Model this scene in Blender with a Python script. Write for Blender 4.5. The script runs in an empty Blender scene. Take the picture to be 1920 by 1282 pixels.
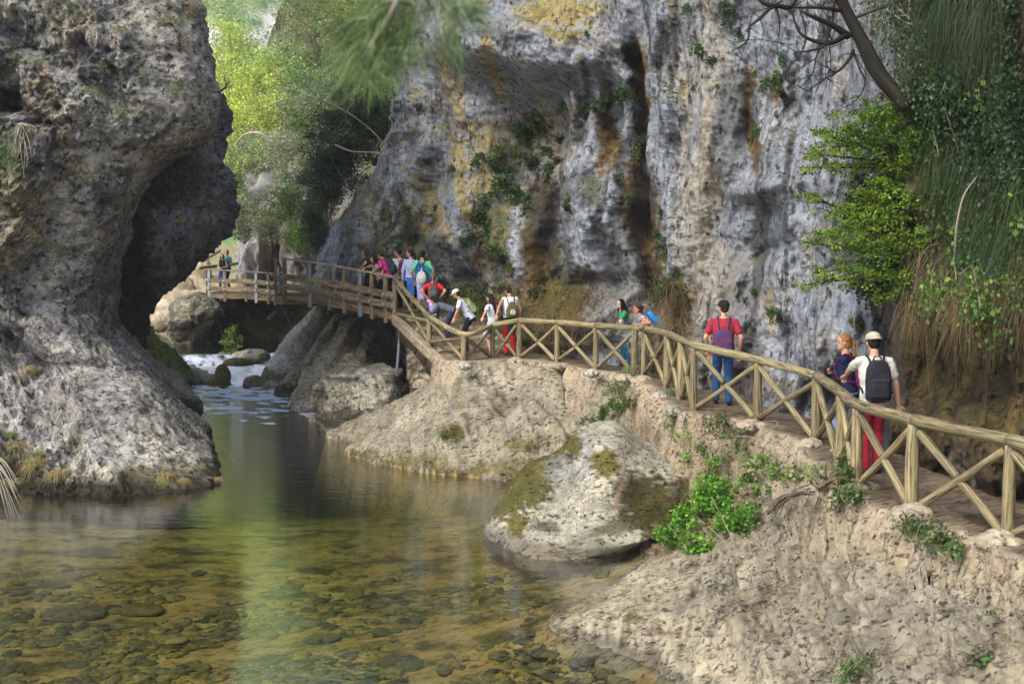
import bpy, bmesh, math, random
import numpy as np
from mathutils import Vector, Matrix
rng = np.random.default_rng(7)
random.seed(7)
SC = bpy.context.scene
COL = SC.collection
# ------------------------------------------------------------------ camera model
FPX = 2400.0; CZ = 5.2; PITCH = math.atan(191/2400.0)
CP, SP = math.cos(PITCH), math.sin(PITCH)
def ray(u, v):
    u = np.asarray(u, float); v = np.asarray(v, float)
    a = (u-960)/FPX; b = (641-v)/FPX
    return np.stack(np.broadcast_arrays(a, CP+b*SP, -SP+b*CP), -1)
def P(u, v, d):
    r = ray(u, v)
    return r*np.asarray(d, float)[..., None] + np.array([0, 0, CZ])
def W(u, v, z):
    r = ray(u, v)
    d = (np.asarray(z, float)-CZ)/r[..., 2]
    return r*d[..., None] + np.array([0, 0, CZ])
def proj(p):
    p = np.asarray(p, float); x = p[..., 0]; y = p[..., 1]; z = p[..., 2]-CZ
    d = y*CP - z*SP; up = y*SP + z*CP
    return 960+FPX*x/d, 641-FPX*up/d, d
# ------------------------------------------------------------------ noise
_G = rng.normal(size=(512, 3)); _G /= np.linalg.norm(_G, axis=1)[:, None]
_PERM = rng.permutation(512); _PERM = np.concatenate([_PERM, _PERM, _PERM])
_RV = rng.random((512, 3))
def noise3(p):
    p = np.asarray(p, float)
    i = np.floor(p).astype(np.int64); f = p-i
    i &= 511
    w = f*f*f*(f*(f*6-15)+10)
    out = 0
    for dx in (0, 1):
        hx = _PERM[(i[..., 0]+dx) & 511]; wx = w[..., 0] if dx else 1-w[..., 0]
        for dy in (0, 1):
            hy = _PERM[(hx+i[..., 1]+dy) & 511]; wy = w[..., 1] if dy else 1-w[..., 1]
            for dz in (0, 1):
                h = _PERM[(hy+i[..., 2]+dz) & 511]; wz = w[..., 2] if dz else 1-w[..., 2]
                g = _G[h]
                out = out + wx*wy*wz*(g[..., 0]*(f[..., 0]-dx)+g[..., 1]*(f[..., 1]-dy)+g[..., 2]*(f[..., 2]-dz))
    return out*1.6
def fbm(p, oct=4, lac=2.03, gain=0.5):
    p = np.asarray(p, float); a = 1.0; s = 0; t = 0
    for k in range(oct):
        s = s + a*noise3(p + 17.3*k); t += a; a *= gain; p = p*lac
    return s/t
def ridged(p, oct=4, lac=2.1, gain=0.55):
    p = np.asarray(p, float); a = 1.0; s = 0; t = 0
    for k in range(oct):
        s = s + a*(1-2*np.abs(noise3(p+9.1*k))); t += a; a *= gain; p = p*lac
    return s/t
def worley(p):
    p = np.asarray(p, float); i = np.floor(p).astype(np.int64); f = p-i
    f1 = np.full(p.shape[:-1], 9.0); f2 = f1.copy(); idv = np.zeros(p.shape[:-1])
    for dx in (-1, 0, 1):
        for dy in (-1, 0, 1):
            for dz in (-1, 0, 1):
                h = _PERM[(_PERM[(_PERM[(i[..., 0]+dx) & 511]+i[..., 1]+dy) & 511]+i[..., 2]+dz) & 511]
                r = _RV[h]
                d = (r[..., 0]+dx-f[..., 0])**2+(r[..., 1]+dy-f[..., 1])**2+(r[..., 2]+dz-f[..., 2])**2
                c = d < f1
                f2 = np.where(c, f1, np.minimum(f2, d)); idv = np.where(c, r[..., 0], idv); f1 = np.where(c, d, f1)
    return np.sqrt(f1), np.sqrt(f2), idv
def ss(a, b, x):
    t = np.clip((np.asarray(x, float)-a)/(b-a), 0, 1); return t*t*(3-2*t)
def lerp(a, b, t): return a+(b-a)*t
def mixc(c, col, a):
    a = np.clip(a, 0, 1)[..., None]
    return c*(1-a)+np.asarray(col, float)*a
def interp(x, pts):
    xs = [p[0] for p in pts]; ys = [p[1] for p in pts]
    return np.interp(x, xs, ys)
def sinterp(x, pts, k=4):
    # smoothed piecewise interpolation
    xs = np.array([p[0] for p in pts], float); r = (xs[-1]-xs[0])/len(xs)/3
    return sum(np.interp(np.asarray(x, float)+o*r, xs, [p[1] for p in pts]) for o in (-1, -.5, 0, .5, 1))/5
def tps(pts, vals, q, reg=1e-3):
    pts = np.asarray(pts, float); vals = np.asarray(vals, float); n = len(pts)
    def k(r2): return 0.5*r2*np.log(r2+1e-9)
    A = np.zeros((n+3, n+3))
    d2 = ((pts[:, None]-pts[None])**2).sum(-1)
    A[:n, :n] = k(d2)+np.eye(n)*reg; A[:n, n] = 1; A[:n, n+1:] = pts; A[n, :n] = 1; A[n+1:, :n] = pts.T
    sol = np.linalg.solve(A, np.concatenate([vals, [0, 0, 0]]))
    q2 = q.reshape(-1, 2); out = np.zeros(len(q2))
    for s in range(0, len(q2), 40000):
        qq = q2[s:s+40000]; r2 = ((qq[:, None]-pts[None])**2).sum(-1)
        out[s:s+40000] = k(r2)@sol[:n]+sol[n]+qq@sol[n+1:]
    return out.reshape(q.shape[:-1])
# ------------------------------------------------------------------ mesh helpers
def mkmesh(name, verts, faces, mat=None, col=None, smooth=True, uv=None):
    """faces: (n,k) int array or list of such arrays"""
    me = bpy.data.meshes.new(name)
    verts = np.asarray(verts, np.float32).reshape(-1, 3)
    fl = faces if isinstance(faces, list) else [faces]
    fl = [np.asarray(f, np.int32) for f in fl if len(f)]
    me.vertices.add(len(verts)); me.vertices.foreach_set('co', verts.ravel())
    loops = np.concatenate([f.ravel() for f in fl]); cnt = np.concatenate([np.full(len(f), f.shape[1], np.int32) for f in fl])
    me.loops.add(len(loops)); me.loops.foreach_set('vertex_index', loops)
    me.polygons.add(len(cnt)); st = np.concatenate([[0], np.cumsum(cnt)[:-1]]).astype(np.int32)
    me.polygons.foreach_set('loop_start', st)
    me.polygons.foreach_set('use_smooth', np.full(len(cnt), smooth))
    if col is not None:
        a = me.attributes.new('Col', 'FLOAT_COLOR', 'POINT')
        c = np.ones((len(verts), 4), np.float32); c[:, :col.shape[-1]] = np.asarray(col).reshape(-1, col.shape[-1])
        a.data.foreach_set('color', c.ravel())
    if uv is not None:
        a = me.attributes.new('tuv', 'FLOAT_VECTOR', 'POINT')
        c = np.zeros((len(verts), 3), np.float32); c[:, :uv.shape[-1]] = uv.reshape(-1, uv.shape[-1]); a.data.foreach_set('vector', c.ravel())
    me.update(calc_edges=True)
    if mat: me.materials.append(mat)
    return me
def link(name, me, parent=None, loc=None):
    o = bpy.data.objects.new(name, me); COL.objects.link(o)
    if parent is not None: o.parent = parent
    if loc is not None: o.location = loc
    return o
def tag(o, label=None, cat=None, group=None, kind=None):
    if label: o['label'] = label
    if cat: o['category'] = cat
    if group: o['group'] = group
    if kind: o['kind'] = kind
    return o
def thing(name, label, cat, loc=(0, 0, 0), group=None):
    o = bpy.data.objects.new(name, None); COL.objects.link(o); o.location = loc; o.empty_display_size = .1
    return tag(o, label, cat, group)
def structure(name, me):
    return tag(link(name, me), kind='structure')
def gridfaces(nr, nc, wrap=False):
    i = np.arange(nr-1)[:, None]; j = np.arange(nc if wrap else nc-1)[None]
    j2 = (j+1) % nc
    a = i*nc+j; b = i*nc+j2; c = (i+1)*nc+j2; d = (i+1)*nc+j
    return np.stack([a, d, c, b], -1).reshape(-1, 4)
def gridnormals(p, wrap=False):
    if wrap:
        du = np.roll(p, -1, 1)-np.roll(p, 1, 1)
    else: du = np.gradient(p, axis=1)
    dv = np.gradient(p, axis=0)
    n = np.cross(dv, du); n /= np.linalg.norm(n, axis=-1, keepdims=True)+1e-9
    return n
# ------------------------------------------------------------------ materials
def newmat(name):
    m = bpy.data.materials.new(name); m.use_nodes = True; nt = m.node_tree; nt.nodes.clear()
    out = nt.nodes.new('ShaderNodeOutputMaterial'); b = nt.nodes.new('ShaderNodeBsdfPrincipled')
    nt.links.new(b.outputs[0], out.inputs[0]); return m, nt, b, out
def N(nt, t, **kw):
    n = nt.nodes.new(t)
    for k, v in kw.items():
        if k in n.inputs.keys() if isinstance(k, str) else False: n.inputs[k].default_value = v
        else: setattr(n, k, v)
    return n
def ramp(nt, stops, fac):
    r = nt.nodes.new('ShaderNodeValToRGB'); e = r.color_ramp.elements
    while len(e) < len(stops): e.new(0.5)
    for i, (p, c) in enumerate(stops):
        e[i].position = p; e[i].color = (c, c, c, 1) if isinstance(c, (int, float)) else (*c, 1)
    nt.links.new(fac, r.inputs[0]); return r.outputs[0]
def noise_n(nt, vec, scale, detail=6, rough=.6):
    n = nt.nodes.new('ShaderNodeTexNoise'); n.inputs['Scale'].default_value = scale; n.inputs['Detail'].default_value = detail; n.inputs['Roughness'].default_value = rough
    if vec is not None: nt.links.new(vec, n.inputs['Vector'])
    return n.outputs['Fac']
def mathn(nt, op, a, b=None):
    m = nt.nodes.new('ShaderNodeMath'); m.operation = op
    for i, x in enumerate((a, b)):
        if x is None: continue
        if isinstance(x, (int, float)): m.inputs[i].default_value = x
        else: nt.links.new(x, m.inputs[i])
    return m.outputs[0]
def mulcol(nt, c, f):
    m = nt.nodes.new('ShaderNodeMixRGB'); m.blend_type = 'MULTIPLY'; m.inputs[0].default_value = 1
    nt.links.new(c, m.inputs[1]); nt.links.new(f, m.inputs[2]); return m.outputs[0]
def attr(nt, name='Col'):
    a = nt.nodes.new('ShaderNodeAttribute'); a.attribute_name = name; return a
def rock_mat(name, fine=9.0, lo=.55, hi=1.35, bump=.5, dist=.06, vscale=(1, 1, 1), rough=.92, speck=0.0, crack=.6, grain=1.0, rot=0):
    m, nt, b, out = newmat(name)
    tc = nt.nodes.new('ShaderNodeTexCoord'); mp = nt.nodes.new('ShaderNodeMapping'); mp.inputs['Scale'].default_value = vscale
    src = tc.outputs['Object']
    if rot:
        m0 = nt.nodes.new('ShaderNodeMapping'); m0.inputs['Rotation'].default_value = (0, 0, math.radians(-rot)); nt.links.new(src, m0.inputs[0]); src = m0.outputs[0]
    nt.links.new(src, mp.inputs[0]); v = mp.outputs[0]
    n1 = noise_n(nt, v, fine, 9, .75); n2 = noise_n(nt, v, fine*.28, 6, .65); n3 = noise_n(nt, v, fine*3.1, 5, .75); n4 = noise_n(nt, v, fine*.55, 7, .62)
    s = mathn(nt, 'ADD', mathn(nt, 'MULTIPLY', n1, .65), mathn(nt, 'MULTIPLY', n2, .35))
    f = ramp(nt, [(.36, lo*.7), (.5, 1.0), (.64, hi)], s)
    c = mulcol(nt, attr(nt).outputs['Color'], f)
    g = ramp(nt, [(.36, 1-.62*grain), (.5, 1.0), (.62, 1+.5*grain)], n3)
    gm = ramp(nt, [(.42, .25), (.6, 1.0)], noise_n(nt, v, fine*.13, 4)); gx = nt.nodes.new('ShaderNodeMixRGB'); nt.links.new(gm, gx.inputs[0]); gx.inputs[1].default_value = (1, 1, 1, 1); nt.links.new(g, gx.inputs[2]); c = mulcol(nt, c, gx.outputs[0])
    # thin dark cracks, broken up by a mask
    ck = ramp(nt, [(.0, 1-crack), (.022, 1.0)], mathn(nt, 'ABSOLUTE', mathn(nt, 'SUBTRACT', n4, .5)))
    ck2 = ramp(nt, [(.47, 1.0), (.56, 0.0)], noise_n(nt, v, fine*.22, 3)); mx = nt.nodes.new('ShaderNodeMixRGB'); nt.links.new(ck2, mx.inputs[0]); mx.inputs[2].default_value = (1, 1, 1, 1); nt.links.new(ck, mx.inputs[1]); c = mulcol(nt, c, mx.outputs[0])
    h = mathn(nt, 'ADD', mathn(nt, 'ADD', s, mathn(nt, 'MULTIPLY', mx.outputs[0], .18)), mathn(nt, 'MULTIPLY', mathn(nt, 'MULTIPLY', n3, gm), .28))
    if speck > 0:
        pk = ramp(nt, [(.36, .22), (.43, 1.0)], noise_n(nt, v, fine*1.7, 4, .6))
        c = mulcol(nt, c, pk); h = mathn(nt, 'ADD', h, mathn(nt, 'MULTIPLY', pk, speck))
    nt.links.new(c, b.inputs['Base Color']); b.inputs['Roughness'].default_value = rough
    b.inputs['Specular IOR Level'].default_value = .25
    bp = nt.nodes.new('ShaderNodeBump'); bp.inputs['Strength'].default_value = bump; bp.inputs['Distance'].default_value = dist
    nt.links.new(h, bp.inputs['Height']); nt.links.new(bp.outputs[0], b.inputs['Normal'])
    return m
M = {}
M['cliff'] = rock_mat('limestone_cliff', 4.2, .68, 1.3, .8, .14, (1, 1, .38), speck=.12, crack=.55, grain=.7)
M['rough_rock'] = rock_mat('conglomerate_rock', 4.2, .6, 1.5, .9, .2, (1, 1, 1), speck=.3, crack=.75, grain=1.0)
M['slab'] = rock_mat('pale_slab_rock', 6.0, .7, 1.25, .8, .07, (1, 1.0, 1.6), speck=.15, crack=.6, grain=.65)
M['ground'] = rock_mat('bank_ground', 5.5, .7, 1.3, .7, .07, (.55, 1.7, 1.8), speck=.15, crack=.85, grain=.65, rot=28)
# ------------------------------------------------------------------ generic stacked boulder
def splats(u, v, col, lst, warp=14, seed=0.0, edge=.28, mod=None):
    q = np.stack([u/60.0+seed, v/60.0, np.zeros_like(u)], -1)
    wu = u+warp*1.6*fbm(q, 3)+warp*.9*fbm(q*4+5, 3); wv = v+warp*1.6*fbm(q+31, 3)+warp*.9*fbm(q*4+77, 3)
    gr = fbm(q*6+3, 3)
    for s in lst:
        cu, cv, ru, rv = s[:4]; c = s[4]; a = s[5]; rot = s[6] if len(s) > 6 else 0
        du = wu-cu; dv = wv-cv
        if rot:
            cr, sr = math.cos(math.radians(rot)), math.sin(math.radians(rot)); du, dv = du*cr+dv*sr, -du*sr+dv*cr
        r = np.sqrt((du/ru)**2+(dv/rv)**2)*.88+gr*.7+(0 if mod is None else mod*.9)
        col = mixc(col, c, a*(1-ss(1-edge, 1+edge, r)))
    return col
def stack(rows, nr=120, nc=140, pw=2.4, wob=0.0):
    """rows: (v, ul, ur, d_front, thickness).  closed solid; returns p grid (nr,nc,3) wrapped"""
    rows = sorted(rows); vs = np.linspace(rows[0][0], rows[-1][0], nr)
    g = [np.interp(vs, [r[0] for r in rows], [r[k] for r in rows]) for k in range(5)]
    for k in (1, 2, 3, 4):
        x = np.pad(g[k], 3, mode='edge'); g[k] = np.convolve(x, np.ones(7)/7, 'valid')
    t = np.linspace(0, 2*np.pi, nc, endpoint=False)
    cx = np.sign(np.cos(t))*np.abs(np.cos(t))**(2/pw); sy = np.sign(np.sin(t))*np.abs(np.sin(t))**(2/pw)
    um = (g[1]+g[2])/2; uh = (g[2]-g[1])/2; th = g[4]/2; dm = g[3]+th
    d = dm[:, None]-th[:, None]*sy[None]
    # silhouettes: keep world half width at the mid depth
    xm = (um-960)/FPX*dm; xh = uh/FPX*dm
    X = xm[:, None]+xh[:, None]*cx[None]
    r0 = ray(960, vs); rowp = r0*dm[:, None]+np.array([0, 0, CZ])
    Y = rowp[:, 1][:, None]+(d-dm[:, None]); Z = np.broadcast_to(rowp[:, 2][:, None], X.shape)
    return np.stack([X, Y, Z], -1)
def stack_mesh(name, p, mat, colf, disp):
    nr, nc = p.shape[:2]
    n = gridnormals(p, True)
    p = p+n*disp(p)[..., None]
    n = gridnormals(p, True)
    top = p[0].mean(0); bot = p[-1].mean(0)
    verts = np.concatenate([p.reshape(-1, 3), top[None], bot[None]])
    j = np.arange(nc); j2 = (j+1) % nc
    f1 = np.stack([np.full(nc, nr*nc), j, j2], -1); f2 = np.stack([np.full(nc, nr*nc+1), (nr-1)*nc+j2, (nr-1)*nc+j], -1)
    c = colf(p, n); c = np.concatenate([c.reshape(-1, 3), c[0].mean(0)[None], c[-1].mean(0)[None]])
    return mkmesh(name, verts, [gridfaces(nr, nc, True), f1, f2], mat, c)
# ------------------------------------------------------------------ camera, light, world
cam = bpy.data.cameras.new('Camera'); co = bpy.data.objects.new('Camera', cam); COL.objects.link(co)
cam.sensor_width = 36; cam.lens = 36*FPX/1920; cam.clip_end = 2000; cam.clip_start = .1
co.location = (0, 0, CZ); co.rotation_euler = (math.pi/2-PITCH, 0, 0); SC.camera = co
cam.dof.use_dof = True; cam.dof.focus_distance = 27; cam.dof.aperture_fstop = 2.6
w = bpy.data.worlds.new('World'); SC.world = w; w.use_nodes = True; nt = w.node_tree; nt.nodes.clear()
wo = nt.nodes.new('ShaderNodeOutputWorld'); bg = nt.nodes.new('ShaderNodeBackground'); sk = nt.nodes.new('ShaderNodeTexSky')
SUN_EL, SUN_AZ = 46, -138   # azimuth measured from +Y clockwise (deg)
sk.sky_type = 'NISHITA'; sk.sun_disc = False; sk.sun_elevation = math.radians(SUN_EL); sk.sun_rotation = math.radians(SUN_AZ); sk.altitude = 800; sk.air_density = 1.0; sk.dust_density = 3.0; sk.ozone_density = 1.0
nt.links.new(sk.outputs[0], bg.inputs[0]); bg.inputs[1].default_value = .15; nt.links.new(bg.outputs[0], wo.inputs[0])
sl = bpy.data.lights.new('Sun', 'SUN'); sl.energy = 2.1; sl.angle = math.radians(40); sl.color = (1, .94, .84)
so = bpy.data.objects.new('Sun', sl); COL.objects.link(so)
az = math.radians(SUN_AZ); el = math.radians(SUN_EL)
sd = Vector((math.sin(az)*math.cos(el), math.cos(az)*math.cos(el), math.sin(el)))
so.rotation_euler = (-sd).to_track_quat('-Z', 'Y').to_euler()
SC.view_settings.view_transform = 'Standard'; SC.view_settings.look = 'None'; SC.view_settings.exposure = 1.1; SC.view_settings.gamma = 1
SC.cycles.use_denoising = True
SC.cycles.max_bounces = 8; SC.cycles.diffuse_bounces = 3; SC.cycles.transparent_max_bounces = 12; SC.cycles.volume_bounces = 0
# ================================================================== CLIFF on the right
Y_ = (.40, .28, .035); BE = (.44, .34, .21); DK = (.035, .028, .02); BR = (.15, .085, .022); MO = (.10, .095, .016); GN = (.055, .08, .028); LG = (.385, .395, .425); WH = (.56, .50, .42); BL = (.27, .29, .34); DG = (.15, .15, .155)
def cliff_base(u):
    return np.exp(sinterp(u, [(380, math.log(70)), (520, math.log(62)), (590, math.log(53)), (640, math.log(48)), (700, math.log(43.5)), (760, math.log(41)), (850, math.log(38.5)), (950, math.log(36.5)), (1050, math.log(34.5)), (1150, math.log(32.3)), (1230, math.log(30.2)), (1280, math.log(28)), (1340, math.log(25.6)), (1420, math.log(24.3)), (1500, math.log(22.8)), (1600, math.log(20.3)), (1700, math.log(17.8)), (1800, math.log(16.6)), (1920, math.log(15.2)), (2050, math.log(13.5)), (2300, math.log(11))]))
# relief features, metres toward the viewer: (u, v, ru, rv, amount, rot)
CF = [(980, 95, 150, 60, 1.6, 8), (985, 300, 75, 130, -1.5, -12), (900, 250, 60, 170, .7, 0), (1040, 240, 28, 60, -.9, 0), (1075, 430, 18, 130, .3, 0),
 (1097, 170, 12, 90, -.6, 0), (1112, 130, 18, 22, .8, 0), (1140, 240, 17, 110, -.8, 4), (1165, 330, 10, 90, .5, 0), (1201, 270, 15, 190, -1.5, -2), (1188, 110, 20, 28, -.9, 0), (1218, 460, 18, 110, -1.0, -5),
 (1100, 420, 30, 140, .8, 0), (1140, 430, 28, 120, .6, 0), (1163, 510, 18, 70, -.7, -10), (1020, 450, 13, 110, -.9, 0), (1045, 470, 10, 90, -.7, -8), (1060, 540, 15, 50, .3, 0),
 (1255, 300, 30, 340, 1.0, -3), (1300, 480, 28, 180, .5, 0), (1262, 110, 10, 60, -.5, 0), (1340, 250, 24, 260, .4, 0), (1417, 300, 17, 90, -.6, -8), (1400, 200, 12, 60, -.4, 0),
 (1480, 310, 90, 70, 1.1, -30), (1440, 360, 35, 25, .8, 0), (1455, 470, 50, 16, -.35, -25), (1555, 420, 60, 90, .6, 0), (1500, 560, 50, 90, .3, 0), (1565, 620, 60, 90, .5, 0), (1575, 745, 50, 55, -.9, 0), (1480, 735, 45, 55, .5, 20),
 (1380, 700, 30, 60, -.4, 0), (1350, 640, 40, 100, .3, 0), (1165, 600, 60, 55, .9, -40), (1040, 620, 80, 60, .6, 0), (1235, 560, 50, 60, -.7, 0), (1130, 540, 40, 30, -.5, 0),
 (770, 330, 40, 220, .8, 6), (820, 360, 18, 180, -.5, 8), (860, 480, 40, 120, .9, 0), (705, 440, 26, 80, -.6, 10), (683, 430, 16, 60, .9, 0), (640, 450, 35, 80, .6, 0), (740, 430, 10, 50, .5, 0), (940, 520, 14, 90, .5, 0), (915, 470, 18, 90, -.5, 0),
 (760, 560, 60, 60, -.5, 0), (870, 560, 60, 60, -.4, 0), (700, 660, 120, 60, -3.0, 0), (620, 640, 60, 60, -2.0, 0), (1250, 640, 30, 60, .4, 0), (1310, 600, 20, 80, -.3, 0),
 (1700, 300, 70, 220, .8, 0), (1790, 560, 110, 60, 1.0, 0), (1800, 700, 120, 70, -.6, 0), (1650, 640, 40, 80, -.5, 0), (1850, 830, 120, 60, .7, 20)]
def cliff_relief(u, v, p):
    q = np.stack([u/80, v/80, 0*u], -1); wu = u+16*fbm(q, 3); wv = v+16*fbm(q+9, 3)
    r = np.zeros_like(u)
    for cu, cv, ru, rv, a, rot in CF:
        c, s = math.cos(math.radians(rot)), math.sin(math.radians(rot)); du, dv = wu-cu, wv-cv; du, dv = du*c+dv*s, -du*s+dv*c
        r += a*np.exp(-((du/ru)**2+(dv/rv)**2)**1.4)
    return r
def build_cliff():
    vs = np.concatenate([np.linspace(-900, -60, 50)[:-1], np.linspace(-60, 800, 400), np.linspace(800, 1250, 90)[1:]])
    us = np.concatenate([np.zeros(34), np.linspace(0, 1, 560)])
    nr, nc = len(vs), len(us)
    uLn = 26*fbm(np.stack([vs/55, 0*vs, 0*vs], -1)+4, 4)+8*fbm(np.stack([vs/12, 0*vs, 0*vs], -1)+14, 2)
    uL = uLn+ sinterp(vs, [(-900, 900), (-100, 800), (0, 785), (100, 772), (200, 745), (290, 722), (350, 690), (400, 640), (450, 600), (520, 584), (640, 578), (1250, 578)])
    U = uL[:, None]+(2350-uL[:, None])*us[None]
    V = np.broadcast_to(vs[:, None], U.shape)
    D = cliff_base(U)
    D = D - 1.3*ss(250, -60, V)*ss(1500, 1200, U)*ss(700, 900, U) + 1.2*ss(100, -900, V)
    D = D + ss(600, 380, V)*ss(900, 650, U)*2.5 + 5*ss(570, 620, V)*ss(800, 740, U)
    # foot of the wall comes forward in loose earth
    D = D - .9*ss(520, 700, V)*ss(880, 960, U)*ss(1290, 1220, U)
    p = P(U, V, D)
    sc = D/FPX
    rel = cliff_relief(U, V, p)
    X = p[..., 0]+p[..., 1]*.6
    q = np.stack([X*.9, X*.3, p[..., 2]*.22], -1)
    flute = fbm(q, 4)+.45*fbm(q*np.array([3, 3, 2.2]), 3)
    iso = fbm(p*.45, 5); rg = ridged(p*.5+4, 5)
    rough = .55+.6*ss(.0, .5, fbm(p*.18+50, 2))
    leftsoft = ss(1620, 1720, U)
    fl2 = ridged(np.stack([X*1.5, X*.4, p[..., 2]*.16], -1)+40, 4)
    disp = rel*.95+.30*fl2+.9*flute*(1-.6*leftsoft)+.8*iso*rough+.28*rg*rough+.20*fbm(p*2.2, 4)+.10*ridged(p*4.5, 3)+leftsoft*(.3*fbm(p*1.3+8, 4)+.15*ridged(p*3, 3))
    fr = ss(0, .02, us)[None]
    disp = disp*(.35+.65*fr)
    dirv = ray(U, V); n = dirv/np.linalg.norm(dirv, axis=-1, keepdims=True)
    # push along the wall's own outward direction (mostly -y, a bit -x)
    out = np.array([-.35, -.93, .0]); out = out/np.linalg.norm(out)
    p = p+out*disp[..., None]
    # left return: wrap backwards
    k = 34; t = np.linspace(1, 0, k)
    edge = p[:, k:k+1, :]
    back = np.stack([1.5*(t**2)+.3*t, 9*t**1.3, 0*t], -1)[None]
    p[:, :k] = edge+back+out*(.5*fbm((edge+back)*.5, 4)+.12*fbm((edge+back)*2.2, 3))[..., None]*np.minimum(1, t*6)[None, :, None]
    # top bends back
    kt = 6
    for i in range(kt): p[i] += np.array([3., 8., .5])*((kt-i)/kt)**2
    # ---------------- colour
    n = gridnormals(p)
    U2, V2, _ = proj(p)
    U2 = np.where(np.arange(nc)[None] < k, U, U2)
    c = np.zeros(p.shape)
    g = fbm(np.stack([X*1.2, X*.4, p[..., 2]*.18], -1)+3, 5)
    g2 = fbm(p*.7+20, 5); g3 = fbm(p*2.6+2, 4)
    c[:] = (.285, .29, .305)
    c = mixc(c, LG, ss(-.05, .35, g)*.75); c = mixc(c, BL, ss(.05, .4, fbm(p*.5+71, 4))*.5)
    c = mixc(c, DG, ss(.06, .34, -g+.35*g3)*.8); fv = fbm(np.stack([X*2.6, X*.8, p[..., 2]*.3], -1)+33, 4); c = mixc(c, (.10, .098, .096), ss(.2, .36, fv+.2*g3)*.6); c = mixc(c, (.38, .375, .36), ss(.16, .4, -fv+.2*g3)*.5)
    c = mixc(c, BE, ss(.16, .36, g2)*.35)
    c = mixc(c, Y_, ss(.22, .36, fbm(p*1.6+133, 5))*.6*ss(1300, 1000, U2))
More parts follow.
